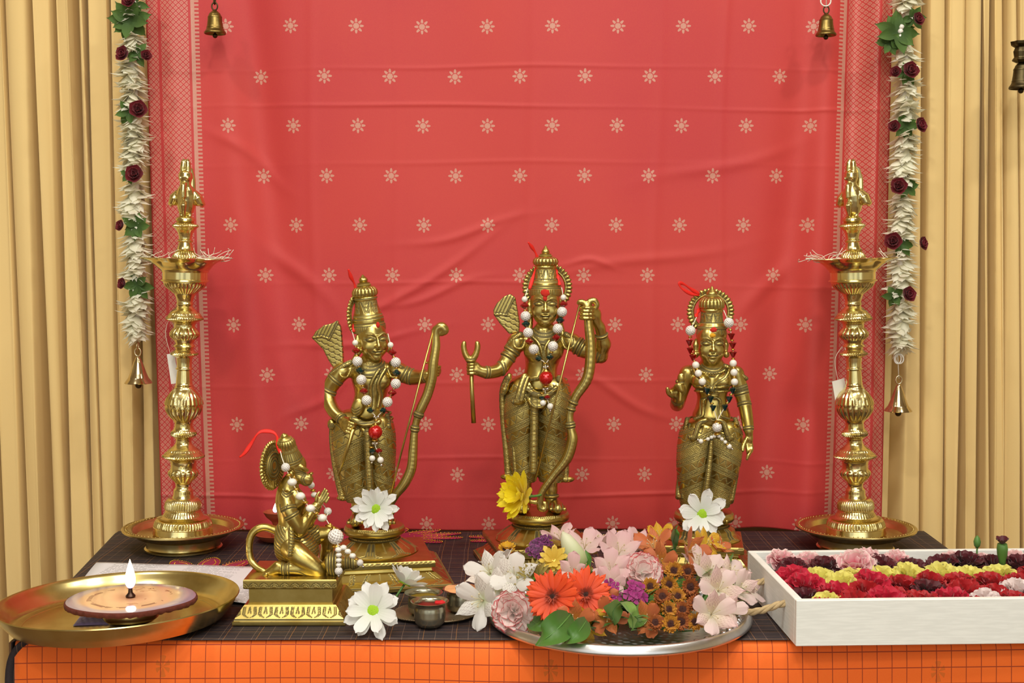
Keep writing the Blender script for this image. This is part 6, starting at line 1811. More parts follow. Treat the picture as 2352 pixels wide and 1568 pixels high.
# left statue
S = LAK; d = -.032
left = [('pearl', 816, 787, 7, -.016), ('red', 818, 805, 9, -.018), ('cluster', 821, 830, 11.5, -.022), ('green', 827, 851, 9, -.025), ('cluster', 830, 872, 11.5, -.028), ('red', 836, 898, 9, -.031), ('cluster', 842, 919, 11.5, -.033), ('green', 851, 942, 8, -.034)]
right = [('pearl', 897, 792, 7, -.016), ('red', 901, 809, 9, -.018), ('cluster', 909, 832, 11.5, -.022), ('green', 911, 856, 9, -.025), ('cluster', 909, 881, 11.5, -.027), ('red', 901, 902, 9, -.030), ('cluster', 890, 923, 11.5, -.032), ('green', 880, 942, 8, -.033)]
tail = [('silver', 860, 957, 3.5, d), ('silver', 869, 957, 3.5, d), ('gold', 864, 965, 4, d), ('cap', 862, 976, 11, d - .002), ('foil', 862, 992, 16, d - .004), ('cap', 861, 1008, 7, d), ('silver', 857, 1018, 4, d), ('silver', 865, 1018, 4, d), ('green', 855, 1036, 7, d), ('red', 870, 1035, 7.5, d), ('gold', 853, 1027, 5, d), ('pearl', 855, 1052, 7, d), ('pearl', 874, 1056, 7.5, d), ('silver', 854, 1062, 3, d), ('silver', 876, 1068, 4, d)]
necklace(S, 'pearl and red bead necklace with a red ball, on the left statue', chain_beads(left) + chain_beads(right) + tail, [[(808, 758, -.010)] + [(b_[1], b_[2], b_[4]) for b_ in left] + [(864, 960, d), (862, 992, d), (861, 1020, d), (874, 1052, d)], [(891, 766, -.010)] + [(b_[1], b_[2], b_[4]) for b_ in right] + [(865, 958, d)]])
ribbon(S, 'red ribbon tied behind the crown of the left statue', [(812, 762, -.012), (815, 725, .0), (817, 690, .012), (815, 656, .012), (806, 636, .008), (800, 618, .004)], 3.4)
# right statue
S = SITA; d = -.032
left = [('cluster', 1586, 759, 11.5, -.014), ('redcone', 1584, 786, 8.5, -.014), ('redcone', 1586, 804, 8.5, -.015), ('redcone', 1592, 820, 8.5, -.017), ('pearl', 1598, 838, 8.5, -.020), ('pearl', 1604, 857, 8.5, -.026), ('pearl', 1613, 876, 8.5, -.031), ('greencone', 1624, 897, 8, -.032), ('greencone', 1632, 916, 8, -.031), ('greencone', 1638, 936, 7.5, -.031)]
right = [('cluster', 1674, 741, 11.5, -.014), ('redcone', 1680, 771, 8.5, -.014), ('redcone', 1683, 792, 8.5, -.015), ('redcone', 1684, 813, 8.5, -.017), ('pearl', 1684, 834, 8.5, -.020), ('pearl', 1686, 855, 8.5, -.026), ('pearl', 1687, 877, 8.5, -.030), ('greencone', 1683, 896, 8, -.031), ('greencone', 1675, 916, 8, -.031), ('greencone', 1665, 935, 8, -.031)]
tail = [('cap', 1647, 969, 10, d), ('cluster', 1647, 981, 11, d - .003), ('cap', 1647, 994, 8, d)] + [('pearl', x, y, 4.4, d) for x, y in ((1641, 1001), (1634, 1004), (1626, 1008), (1651, 1001), (1658, 1008), (1666, 1015))] + [('pearl', 1610, 1013, 5.5, d), ('silver', 1603, 1010, 3.4, d), ('pearl', 1675, 1025, 6, d), ('silver', 1682, 1031, 3, d), ('gold', 1618, 1011, 4, d), ('gold', 1670, 1020, 4, d)]
necklace(S, 'pearl, red and green crystal necklace on the right statue', chain_beads(left) + chain_beads(right) + tail, [[(1600, 728, -.008)] + [(b_[1], b_[2], b_[4]) for b_ in left] + [(1647, 966, d), (1647, 995, d), (1626, 1008, d), (1604, 1011, d)], [(1662, 712, -.008)] + [(b_[1], b_[2], b_[4]) for b_ in right] + [(1648, 966, d), (1650, 998, d), (1682, 1031, d)]])
ribbon(S, 'looped red ribbon tied behind the crown of the right statue', [(1606, 676, .012), (1588, 664, .008), (1570, 652, .004), (1560, 651, .002), (1566, 662, .003), (1586, 674, .008), (1606, 678, .012)], 3.4)
ribbon(S, 'short red ribbon beside the crown of the right statue', [(1598, 728, -.008), (1605, 712, .002), (1610, 700, .008)], 3.6)
# kneeling statue
S = HAN; d = -.026
run = [('cluster', 656, 1073, 10, -.024), ('white', 671, 1107, 9.5, -.026), ('white', 690, 1139, 9.5, -.030), ('white', 713, 1167, 9.5, -.028), ('white', 740, 1189, 9.5, -.016), ('cluster', 753, 1174, 9, .002), ('white', 722, 1136, 7, .014), ('cluster', 715, 1114, 8, .016)]
tail = [('cap', 758, 1205, 9, -.018), ('cap', 768, 1214, 12, -.024), ('cluster', 771, 1232, 17.5, -.030), ('cap', 774, 1250, 10, -.030)] + [('white', x, y, r, -.044) for x, y, r in ((777, 1262, 6.5), (778, 1274, 6), (778, 1286, 6), (778, 1297, 5.5))] + [('cluster', 778, 1311, 9, -.045), ('silver', 778, 1322, 3.5, -.045)] + [('white', x, y, r, dd) for x, y, r, dd in ((789, 1257, 6.5, -.040), (799, 1266, 6.5, -.043), (810, 1276, 6.5, -.045))] + [('gold', 818, 1284, 4.5, -.045), ('cluster', 827, 1292, 7.5, -.044), ('silver', 834, 1301, 3.4, -.044)]
necklace(S, 'white bead necklace with a big pearl ball on the kneeling statue', chain_beads(run, 'gold', 6) + tail, [[(644, 1036, -.016), (648, 1052, -.020)] + [(b_[1], b_[2], b_[4]) for b_ in run], [(748, 1190, -.014), (771, 1232, -.028), (777, 1262, -.040), (778, 1322, -.045)], [(774, 1250, -.03), (799, 1266, -.043), (832, 1299, -.044)]])
ribbon(S, 'red ribbon streaming from the crown of the kneeling statue', [(644, 1040, -.016), (638, 1020, -.010), (636, 1002, .004), (626, 992, .008), (604, 990, .008), (590, 998, .006), (576, 1020, .006), (562, 1040, .004), (550, 1050, .004)], 4.0)
# ================================================================== OFFERINGS ON THE TABLE
# ---- embroidered lotus mats
T = NT('magenta_mat'); m_mat = T.done(T.bsdf(T.mix(T.noise(40), srgb(150, 8, 62), srgb(178, 14, 76)), .7, 0, T.bump(T.noise(900, 2), .2, .0003), Sheen_Weight=.05))
m_goldbead = simple('gold_bead', srgb(226, 176, 60), .25, .9, .1, 200)
def lotus_mat(label, cx, cy, R, turn, n=12, inner=.45, flat=1.0):
    root = thing('embroidered_mat', label, 'mat', (cx, cy, TZ + .0001), rot=(0, 0, turn))
    b = MB(); P = []; N = n * 24; rim = []
    for i in range(N):
        a = 2 * pi * i / N; u = (i % 24) / 24
        r = R * (inner + (1 - inner) * (1 - abs(2 * u - 1) ** 1.5) ** .75)
        rim.append((r * cos(a), r * sin(a) * flat))
    for q in (.02, .5, .985, 1.0): P.append([(x * q, y * q, .0016 if q < .99 else .0004) for x, y in rim])
    b.grid(P, cu=True); obj('mat_cloth', b, m_mat, root, fix=False)
    b = MB(); k = 0
    pts = rim[::1]
    d = 0
    for i, (x, y) in enumerate(rim):
        x2, y2 = rim[i - 1]; d += math.hypot(x - x2, y - y2)
        if d > .0022: d = 0; b.ball((x, y, .0019), .0009, 6, 4)
    for j in range(n):           # inner leaf line of each petal
        a = 2 * pi * (j + .5) / n
        for q in np.linspace(.5, .86, int(R * .36 / .0022)):
            for s in (-1, 1):
                w = (R * .5 * pi / n) * sin(pi * (q - .42) / .5) * .62
                b.ball((R * q * cos(a) - s * w * sin(a), (R * q * sin(a) + s * w * cos(a)) * flat, .0019), .0008, 6, 4)
    o = obj('bead_edging', b, m_goldbead, root); o['kind'] = 'stuff'
    return root
lotus_mat('magenta lotus-petal mat with gold beads behind the left statue', at_z(880, 1234).x, 1.887, .124, .1, 12, .38, .50)
lotus_mat('magenta lotus-petal mat with gold beads behind the central statue', at_z(1222, 1234).x, 1.887, .098, .13, 12, .42, .62)
lotus_mat('magenta lotus-petal mat with gold beads behind the right statue', at_z(1540, 1234).x, 1.887, .106, .05, 12, .40, .58)
lotus_mat('magenta lotus-petal mat with gold beads beneath the white paper sheet', at_z(470, 1312).x, at_z(470, 1322).y - .01, .105, .3, 12)
# ---- printed sheet of paper lying behind the round tray
T = NT('printed_paper'); x, y, z = T.xyz(T.coord('Object'))
row = (y / .0056).frac(); rid = (y / .0056).floor()
wn = T.noise(1, 0, vec=T.vec(x * 420, rid * 7.3, 0))
colw = ((x / .105 + .02).frac() < .74)
ragged = ((x / .105 + .02).frac() - .5) < (T.noise(1, 0, vec=T.vec((x / .105).floor() * 3.1, rid * 5.7, 2)) - .3)
ink = (row < .34) * (wn > .42) * colw * ragged
m_paper = T.done(T.bsdf(T.mix(ink * .55, srgb(232, 232, 238), srgb(70, 70, 80)), .6))
def sheet(label, corners, dz):
    Q = [at_z(px, py, TZ + dz) for px, py in corners]; c = sum(Q, Vector()) / 4
    root = thing('paper_sheet', label, 'paper', c)
    ex = (Q[1] - Q[0]).normalized(); ang = atan2(ex.y, ex.x); root.rotation_euler = (0, 0, ang)
    inv = Matrix.Rotation(-ang, 3, 'Z'); P = []
    n = 14
    for i in range(n + 1):
        P.append([inv @ (Q[0].lerp(Q[1], j / n).lerp(Q[3].lerp(Q[2], j / n), i / n) - c) + Vector((0, 0, .0003 * sin(j * .9 + i * .4))) for j in range(n + 1)])
    b = MB(); b.grid(P); o = obj('page', b, m_paper, root, fix=False)
    s = o.modifiers.new('thick', 'SOLIDIFY'); s.thickness = .0002
sheet('white printed sheet of paper lying behind the round brass tray', [(222, 1291), (602, 1301), (590, 1388), (184, 1336)], .0036)
# ---- big round brass tray
k = 1.47 / F_CAM
p = at_z(274, 1381, TZ + .024)
tray = thing('round_tray', 'large round brass tray at the left front with an agate candle', 'tray', (p.x, p.y, TZ + .0034), rot=(radians(-1.0), radians(-1.2), 0))
R = 273 * p.y / F_CAM * 1.0
b = MB(); b.lathe(refine([(.02, .0016), (R - .026, .0016), (R - .018, .0034), (R - .008, .014), (R - .0012, .0245), (R + .0006, .0252), (R + .0012, .0240), (R - .006, .0125), (R - .0155, .001), (R - .022, 0), (.02, 0)], .004), 160)
obj('tray_body', b, m_plate, tray, angle=40)
b = MB(); b.tube([((R - .029) * cos(a), (R - .029) * sin(a), .0016) for a in np.linspace(0, 2 * pi, 96, endpoint=False)], .0007, 6, closed=True); obj('inner_ring', b, m_plate, tray)
# crocheted pad, metal candle cup, agate slice, wick and flame
pc = at_z(300, 1373, TZ + .0352)
T = NT('lilac_wool'); m_wool = T.done(T.bsdf(T.mix(T.noise(200), srgb(128, 116, 186), srgb(158, 148, 212)), .95, Sheen_Weight=.4))
pad = thing('crochet_pad', 'small lilac crocheted pad under the candle', 'pad', (at_z(254, 1418, TZ + .006).x, at_z(254, 1418, TZ + .006).y + .004, TZ + .0055), rot=(0, 0, .12))
b = MB(); P = []
for i in range(61):
    P.append([((i / 60 - .5) * .074, (j / 40 - .5) * .062, .0038 * max(0, 1 - (abs(i / 30 - 1)) ** 12) * max(0, 1 - abs(j / 20 - 1) ** 12) * (.62 + .38 * abs(sin(pi * i / 60 * 11 + pi * j / 40 * 3) * sin(pi * j / 40 * 8)))) for j in range(41)])
o0 = b.grid(P); obj('knit', b, m_wool, pad, fix=False)
cup = thing('agate_candle', 'lit oil candle made of an agate slice on a metal cup', 'candle', (pc.x, pc.y, TZ + .0156))
b = MB(); b.lathe([(.015, -.0062), (.026, -.0060), (.031, -.002), (.0345, .004), (.0355, .0085), (.0365, .0125), (.034, .0128), (.02, .0126)], 64); obj('metal_cup', b, m_silver_b, cup, angle=40)
T = NT('agate'); x, y, z = T.xyz(T.coord('Object'))
rr = (x * x + y * y * 1.05).sqrt() * 1000 / 71.0 + T.noise(22, 3) * .16 - .08
c = T.mix(rr.step(.0, .45), srgb(206, 150, 108), srgb(238, 190, 146))
ringm = ((rr - .62).abs() < .035) * (T.noise(60, 3) > .5)
c = T.mix(ringm * .7, c, srgb(130, 70, 60)); c = T.mix((T.noise(45, 4) > .62) * (rr < .55) * .4, c, srgb(170, 90, 60))
c = T.mix(rr.step(.72, .84), c, srgb(196, 176, 178)); c = T.mix(rr.step(.86, .98), c, srgb(150, 140, 160))
m_agate = T.done(T.bsdf(c, .12, 0, Coat_Weight=.6, Subsurface_Weight=.15))
m_rind = simple('agate_rind', srgb(96, 40, 26), .9, 0, .5, 260)
b = MB(); N = 120; rim = []
g = random.Random(4); ph = [g.uniform(0, 6) for _ in range(6)]
for i in range(N):
    a = 2 * pi * i / N; rim.append((.0712 * (1 + .03 * sin(2 * a + ph[0]) + .02 * sin(3 * a + ph[1]) + .012 * sin(5 * a + ph[2])) * cos(a), .066 * (1 + .03 * sin(2 * a + ph[3]) + .02 * sin(4 * a + ph[4])) * sin(a)))
rows = [(0.03, .0205, 0), (.5, .0205, 0), (.94, .0205, 0), (.975, .0200, 0), (1.0, .0188, 1), (1.004, .0165, 1), (.99, .0142, 1), (.93, .0130, 1), (.4, .0128, 1)]
ix = []
P = []
for q, zz, _ in rows:
    P.append([(x_ * q, y_ * q, zz + (.0006 * sin(i * 1.9) + .0004 * sin(i * 3.7) if _ else 0)) for i, (x_, y_) in enumerate(rim)])
b.grid(P[:4], 0, cu=True); b.f.append(tuple(range(N))[::-1]); b.m.append(0); b.grid(P[3:], 1, cu=True)
obj('agate_slice', b, [m_agate, m_rind], cup, angle=50)
m_wick = simple('wick_holder', srgb(70, 50, 40), .3, .8)
b = MB(); b.lathe([(.0052, .0205), (.0056, .0225), (.0040, .0245), (.0026, .026), (.0022, .031), (.0012, .0315)], 20); obj('wick', b, m_wick, cup, angle=40)
T = NT('flame'); x, y, z = T.xyz(T.coord('Object'))
n = T.node('ShaderNodeEmission'); h = z.step(.0, .014)
T.put(n.inputs[0], T.mix(h, (.55, .45, 1.0), T.mix(z.step(.012, .042), (1.0, .86, .62), (1.0, .62, .22)))); T.put(n.inputs[1], T.math('ADD', 2.0, h * 24.0))
m_flame = T.done(E(T, n.outputs[0]))
def flame(parent, p, H, R, label):
    b = MB(); b.lathe([(max(.0001, R * sin(pi * min(1, (i / 24) ** .62)) ** .9 * (1 - .25 * i / 24)), H * i / 24) for i in range(25)], 24)
    o = obj('flame', b, m_flame, parent); o.location = p; o['label'] = label
    return o
flame(cup, (0, 0, .0305), .034, .0062, 'bright candle flame')
# ---- small clay lamp on its saucer behind the kneeling statue
m_clay = simple('copper_clay', srgb(168, 84, 52), .45, .25, .15, 60)
p = at_z(636, 1243, TZ)
dy = thing('clay_lamp', 'small lit clay oil lamp on a saucer behind the kneeling statue', 'oil lamp', (p.x, p.y, TZ + .0006))
k = p.y / F_CAM
b = MB(); b.lathe(refine([(20 * k, 0), (34 * k, .002), (46 * k, .008), (52 * k, .012), (50 * k, .0125), (42 * k, .0095), (30 * k, .0055), (8 * k, .005)], .002), 64); obj('saucer', b, m_clay, dy, angle=50)
b = MB(); b.lathe(refine([(12 * k, .005), (14 * k, .010), (9 * k, .016), (8 * k, .024), (12 * k, .030), (24 * k, .037), (31 * k, .0445), (29 * k, .0450), (22 * k, .040), (6 * k, .0375)], .002), 56); obj('lamp_bowl', b, m_clay, dy, angle=50)
flame(dy, (-1 * k, -.006, .0440), .0140, .0038, 'small bright flame')
# ---- cups of coloured powder on a flat metal plate
m_cup = simple('german_silver', srgb(176, 172, 150), .24, .95, .15, 60)
m_old = simple('tarnished_plate', srgb(140, 122, 96), .45, .7, .35, 50)
m_sandal = simple('sandal_paste', srgb(224, 160, 108), .9, 0, .15, 200)
m_kumkum = simple('vermilion', srgb(206, 30, 34), .85, 0, .2, 260)
m_turm = simple('turmeric', srgb(196, 160, 20), .9, 0, .25, 260)
pp = at_z(1005, 1412, TZ)
plate = thing('offering_plate', 'flat tarnished metal plate under three little cups', 'plate', (pp.x, pp.y, TZ + .0008), rot=(0, 0, radians(14)))
b = MB(); N = 96; P = []
for q, zz in ((.05, .0006), (.82, .0010), (.92, .0026), (.985, .0040), (1.0, .0034), (.96, .0016), (.82, 0), (.05, -.0004)):
    P.append([(q * (.0535 + .0008 * sin(9 * a)) * cos(a), q * (.043 + .002 * sin(3 * a)) * sin(a), zz + .0004 * sin(3 * a + 1) * q) for a in np.linspace(0, 2 * pi, N, endpoint=False)])
b.grid(P, cu=True); b.f.append(tuple(range(N))[::-1]); b.m.append(0); obj('plate_body', b, m_old, plate, angle=50)
b = MB()
for a in np.linspace(0, 2 * pi, 90, endpoint=False): b.ball((.0525 * cos(a), .0422 * sin(a), .0038), .0008, 6, 4)
o = obj('beaded_rim', b, m_old, plate); o['kind'] = 'stuff'
def cup_(label, px, prow, rpx, H, fill, fz, tilt, seed):
    zc = TZ + .0016 + H; q = at_z(px, prow, zc); R = rpx * q.y / F_CAM
    root = thing('powder_cup', label, 'cup', (q.x, q.y, TZ + .0020))
    b = MB(); b.lathe(refine([(R * .60, 0), (R * .66, .0016), (R * .78, H * .14), (R * .84, H * .35), (R * .83, H * .66), (R * .80, H * .80), (R * .82, H * .88), (R * .98, H * .97), (R * 1.02, H), (R * .98, H * 1.01), (R * .80, H * .92), (R * .76, H * .8), (R * .77, H * .5), (R * .6, H * .2)], .0015), 72); obj('cup_body', b, m_cup, root, angle=50)
    b = MB(); P = []
    g = random.Random(seed); f = [g.uniform(0, 6) for _ in range(3)]
    rm = .93 if fz > .9 else .755
    for i in range(13):
        qq = i / 12; P.append([(R * rm * qq * cos(a), R * rm * qq * sin(a), H * fz + .0016 * (1 - qq ** 2) * (fz > .9) + tilt * R * qq * cos(a) + .0007 * sin(5 * a + f[0]) * qq + .0005 * sin(9 * qq + f[1] + 3 * a)) for a in np.linspace(0, 2 * pi, 40, endpoint=False)])
    b.grid(P, cu=True); obj('powder', b, fill, root, fix=False)
    return root
cup_('small metal cup of yellow turmeric powder, behind the red powder cup', 973, 1360, 44, .026, m_turm, .58, -.12, 1)
c2 = cup_('small metal cup of red vermilion powder at the front of the plate', 987, 1380, 44, .0285, m_kumkum, .55, .25, 2)
cup_('small metal cup heaped with pale sandalwood paste at the plate right', 1062, 1352, 45, .027, m_sandal, 1.0, 0, 3)
b = MB(); b.ball((.012, .004, .0255), (.0072, .0052, .0022), 16, 8, fn=lambda d: 1 + .15 * sin(7 * d.x)); obj('powder_smear', b, m_kumkum, c2)


# ---- silver tray
m_silver = brass('silver_tray', srgb(232, 232, 234), srgb(214, 214, 218), .26, srgb(60, 60, 66))
TC = at_z(1422, 1402, TZ + .010); RT = .1525
stray = thing('silver_tray', 'round silver tray heaped with mixed cut flowers', 'tray', (TC.x, TC.y, TZ + .0014))
def tf(th, i, r, z): return .7 * ((th * 150 / (2 * pi)) % 1 < .3) if RT * .935 < r < RT * .962 and z > .009 else .5 * (cos(40 * th) * cos(r * 500) > .55) if z < .006 and r > .05 and r < RT * .9 and z > .001 else 0
b = MB(); b.lathe(refine([(.02, .0022), (RT * .80, .0022), (RT * .88, .0032), (RT * .93, .0085), (RT * .95, .0115), (RT * .965, .0130), (RT * .975, .0128), (RT * .985, .0116), (RT * 1.008, .0050), (RT * 1.006, .0036), (RT * .995, .0020), (RT * .965, 0), (.02, 0)], .003), 300, tf=tf); obj('tray_body', b, m_silver, stray, angle=45)
b = MB()
for a in np.linspace(0, 2 * pi, 56, endpoint=False): b.ball((RT * .905 * cos(a), RT * .905 * sin(a), .0062), .0042, 10, 6)
o = obj('beaded_border', b, m_silver, stray); o['kind'] = 'stuff'
# ---- white wooden box with rope handles
T = NT('whitewash'); x, y, z = T.xyz(T.coord('Object'))
gr = T.noise(1, 4, .6, vec=T.vec(x * 30, y * 30, z * 420))
dn = T.noise(1, 5, .7, vec=T.vec(x * 18, y * 18, z * 260))
c = T.mix(gr.step(.4, .62), srgb(234, 235, 230), srgb(242, 243, 238))
c = T.mix(((dn > .66) * (((z - .003) / .0175).frac() < .24)) * .5, c, srgb(150, 140, 126))
m_wash = T.done(T.bsdf(c, .6, 0, T.bump(gr, .1, .0006)))
T = NT('jute'); m_rope = T.done(T.bsdf(T.mix(T.noise(300), srgb(168, 142, 100), srgb(206, 182, 140)), .9))
fl_ = at_z(1828, 1487, TZ); BX = (fl_.x, fl_.y); BANG = radians(2.2)
BW, BD, BH, BT = .36, .236, .0505, .0085
box = thing('wooden_box', 'white washed wooden box with rope handles, filled with carnations', 'box', (BX[0], BX[1], TZ + .0014), rot=(0, 0, BANG))
for nm, lo, hi in (('front_panel', (0, 0, 0), (BW, BT, BH)), ('back_panel', (0, BD - BT, 0), (BW, BD, BH)), ('side_panel', (0, BT + .0002, 0), (BT, BD - BT - .0002, BH)), ('side_panel', (BW - BT, BT + .0002, 0), (BW, BD - BT - .0002, BH)), ('bottom_panel', (BT, BT, .001), (BW - BT, BD - BT, .007))):
    b = MB(); b.box(lo, hi, bev=.0007); obj(nm, b, m_wash, box, angle=30)
def rope(pts, parent):
    C_ = [Vector(p) for p in spline(pts, 60)]; b = MB(); P3 = [[], [], []]
    up = Vector((0, 0, 1))
    for i, p in enumerate(C_):
        d = (C_[min(i + 1, 59)] - C_[max(i - 1, 0)]).normalized(); s = d.cross(up).normalized(); u = s.cross(d)
        for j in range(3):
            a = i * .62 + 2 * pi * j / 3; P3[j].append(p + s * (.0021 * cos(a)) + u * (.0021 * sin(a)))
    for j in range(3): b.tube(P3[j], .0022, 8)
    return obj('rope_handle', b, m_rope, parent)
r_ = rope([(.012, .050, .034), (-.004, .050, .033), (-.026, .056, .024), (-.044, .074, .017), (-.051, .098, .015), (-.046, .122, .017), (-.028, .142, .024), (-.004, .148, .033), (.012, .148, .034)], box)
r_ = rope([(BW - .012, .050, .034), (BW + .004, .050, .033), (BW + .026, .056, .024), (BW + .044, .074, .017), (BW + .051, .098, .015), (BW + .046, .122, .017), (BW + .028, .142, .024), (BW + .004, .148, .033), (BW - .012, .148, .034)], box)
# ================================================================== LOOSE FLOWERS
def put(o, px, py, Y=None, z=None, d=(0, -1, .3), roll=0.0, scale=1.0):
    o.location = at_y(px, py, Y) if Y else at_z(px, py, TZ + z)
    face(o, d, roll); o.scale = (scale,) * 3; return o
DL = [(11, 1.0, .12, .1), (9, .92, .35, .15)]
Yk = 1.60
f = rayed('daisy', 'white daisy leaning against the feet of the left statue', 'daisy', .0305, [(12, 1.0, .10, .12), (10, .9, .32, .2)], m_daisy, m_green_eye, .26, .10, wid=.21, seed=2); put(f, 863, 1168, 1.595, d=(.05, -1, .16))
f = rayed('daisy', 'white daisy leaning against the feet of the right statue', 'daisy', .034, [(8, 1.0, .10, .05), (7, .9, .30, .1)], m_daisy, m_green_eye, .25, .09, wid=.27, seed=5); put(f, 1613, 1180, 1.652, d=(.0, -1, .2))
f = rayed('daisy', 'white daisy lying in front, beside the rectangular plinth', 'daisy', .0350, [(8, 1.0, .15, -.1), (7, .92, .42, .1)], m_daisy, m_green_eye, .27, .10, wid=.27, seed=9); put(f, 857, 1402, 1.395, d=(-.1, -1, .5))
f = rayed('daisy', 'white daisy lying on its side behind the powder cups', 'daisy', .031, [(8, 1.0, .35, .2), (7, .9, .75, .2)], m_daisy, m_green_eye, .27, .10, wid=.28, seed=12, stem=.035); put(f, 928, 1343, 1.50, d=(.35, .25, .75))
f = rayed('chrysanthemum', 'yellow chrysanthemum at the feet of the central statue', 'chrysanthemum', .0385, [(12, 1.0, .35, .15), (11, .92, .62, .2), (8, .7, .95, .2)], m_yellow, m_yellow_eye, .2, .14, wid=.19, seed=3, stem=.03); put(f, 1203, 1140, 1.655, d=(-.72, -.60, .28))
m_marigold = petal_mat('marigold_petal', srgb(206, 150, 20), srgb(236, 186, 40), trans=.2)
f = rayed('button_flower', 'tiny yellow flower with a dark centre beside the central pedestal', 'flower', .0130, [(24, 1.0, .1, .5), (20, .86, .5, .6)], m_marigold, m_gerb_eye, .5, .2, prof=R_round, wid=.2, seed=4); put(f, 1164, 1262, 1.628, d=(0, -.35, 1))
b = MB(); blk = thing('brass_block', 'small brass block carrying the tiny yellow flower', 'block', (at_y(1170, 1290, 1.632).x, 1.632, TZ + .0006), rot=(0, 0, .15))
zt = at_y(1165, 1272, 1.628).z - TZ - .0006
b.box((-.016, -.012, 0), (.016, .012, zt), bev=.001); obj('block', b, m_idol, blk, angle=30)
# ---- flowers heaped on the silver tray
def tz(px, py, z): return at_z(px, py, TZ + z)
Gr = random.Random(11)
def white_lily(px, py, z, R, d, label, mat=m_al_white, open_=.55, roll=None, seed=None):
    f = lily('peruvian_lily', label, R, mat, seed or Gr.randrange(999), open_); put(f, px, py, z=z, d=d, roll=Gr.uniform(0, 6) if roll is None else roll); return f
for px, py, z, R, d, lab in ((1128, 1318, .042, .030, (-.5, -.8, .7), 'white lily at the upper left of the silver tray'), (1182, 1328, .052, .031, (-.05, -1, .75), 'white lily beside the green mum on the silver tray'),
                             (1112, 1378, .030, .032, (-.6, -.9, .25), 'white lily hanging over the left edge of the silver tray'), (1150, 1296, .045, .024, (-.4, .2, 1), 'white lily at the back left of the silver tray'), (1145, 1352, .040, .027, (-.3, -1, .4), 'white lily in the middle of the left side of the silver tray')):
    white_lily(px, py, z, R, d, lab)
for px, py, z, R, d, lab in ((1288, 1242, .050, .026, (-.2, -.2, 1), 'pink lily at the back of the silver tray'), (1342, 1262, .055, .027, (.1, -.5, 1), 'pink lily behind the white bud on the silver tray'), (1382, 1252, .052, .025, (0, 0, 1), 'pink lily at the back middle of the silver tray'),
                             (1420, 1275, .058, .031, (.05, -.7, .9), 'large pink lily in the middle of the silver tray'), (1468, 1262, .055, .029, (.2, -.5, 1), 'pink lily left of the orange lilies'), (1318, 1318, .058, .024, (-.2, -1, .5), 'pink lily above the orange gerberas'),
                             (1402, 1312, .058, .028, (0, -1, .6), 'pink lily left of the upper red-edged carnation'), (1405, 1340, .050, .022, (-.1, -1, .4), 'small pink lily right of the gerberas')):
    white_lily(px, py, z, R, d, lab, m_al_pink, .7)
for px, py, z, R, d, lab in ((1628, 1322, .052, .027, (.1, -.8, .8), 'blush lily above the brown button mums at the right'), (1648, 1358, .046, .028, (.3, -1, .7), 'blush lily right of the brown button mums'), (1632, 1412, .034, .028, (.2, -1, .5), 'blush lily at the right front of the silver tray'),
                             (1690, 1360, .036, .026, (.7, -.7, .6), 'blush lily at the right end of the silver tray'), (1674, 1322, .046, .025, (.5, -.3, 1), 'blush lily at the back right of the silver tray'), (1662, 1400, .030, .024, (.4, -1, .4), 'blush lily low at the right rim of the silver tray'), (1712, 1352, .030, .024, (1, -.4, .5), 'blush lily touching the rope handle'), (1605, 1298, .050, .022, (.2, -.5, 1), 'blush lily under the right statue pedestal')):
    white_lily(px, py, z, R, d, lab, m_al_blush, .6)
for px, py, z, R, d, lab in ((1502, 1262, .062, .027, (-.3, -.4, 1), 'orange lily in front of the right daisy'), (1520, 1292, .055, .026, (-.5, -.8, .4), 'orange lily drooping above the brown mums'), (1578, 1268, .064, .029, (.9, -.5, .35), 'orange lily reaching towards the right pedestal'), (1648, 1262, .058, .020, (.5, -.4, 1), 'orange lily at the far back right of the silver tray'),
                             (1322, 1424, .028, .024, (-.3, -1, .3), 'orange lily below the gerberas at the front rim'), (1392, 1418, .026, .023, (.2, -1, .4), 'orange lily in front of the purple blooms'), (1488, 1424, .024, .022, (-.2, -1, .4), 'orange lily left of the lowest button mums'), (1386, 1375, .042, .018, (.4, -1, .3), 'orange lily bud between gerbera and purple blooms')):
    white_lily(px, py, z, R, d, lab, m_al_orange, .6)
white_lily(1345, 1432, .020, .022, (0, -1, -.1), 'yellow streaked lily petal hanging over the front rim', m_al_yellow, .3)
white_lily(1516, 1236, .072, .020, (-.2, -.6, 1), 'yellow lily standing highest at the back of the silver tray', m_al_yellow, .6)
white_lily(1622, 1250, .066, .022, (.6, -.8, .6), 'yellow streaked lily beside the right pedestal', m_al_yellow, .35)
f = carnation('carnation', 'white carnation with red edges at the left rim of the silver tray', .0262, m_car_bi, 21, 1.0, (7, 6, 6, 4)); put(f, 1180, 1404, z=.028, d=(-.45, -1, .2))
f = carnation('carnation', 'white carnation with red edges in the middle of the silver tray', .0265, m_car_bi, 22, .8, (7, 7, 6, 5)); put(f, 1474, 1316, z=.056, d=(.05, -1, .75))
GB = [(22, 1.0, .02, .05), (21, .9, .12, .06)]
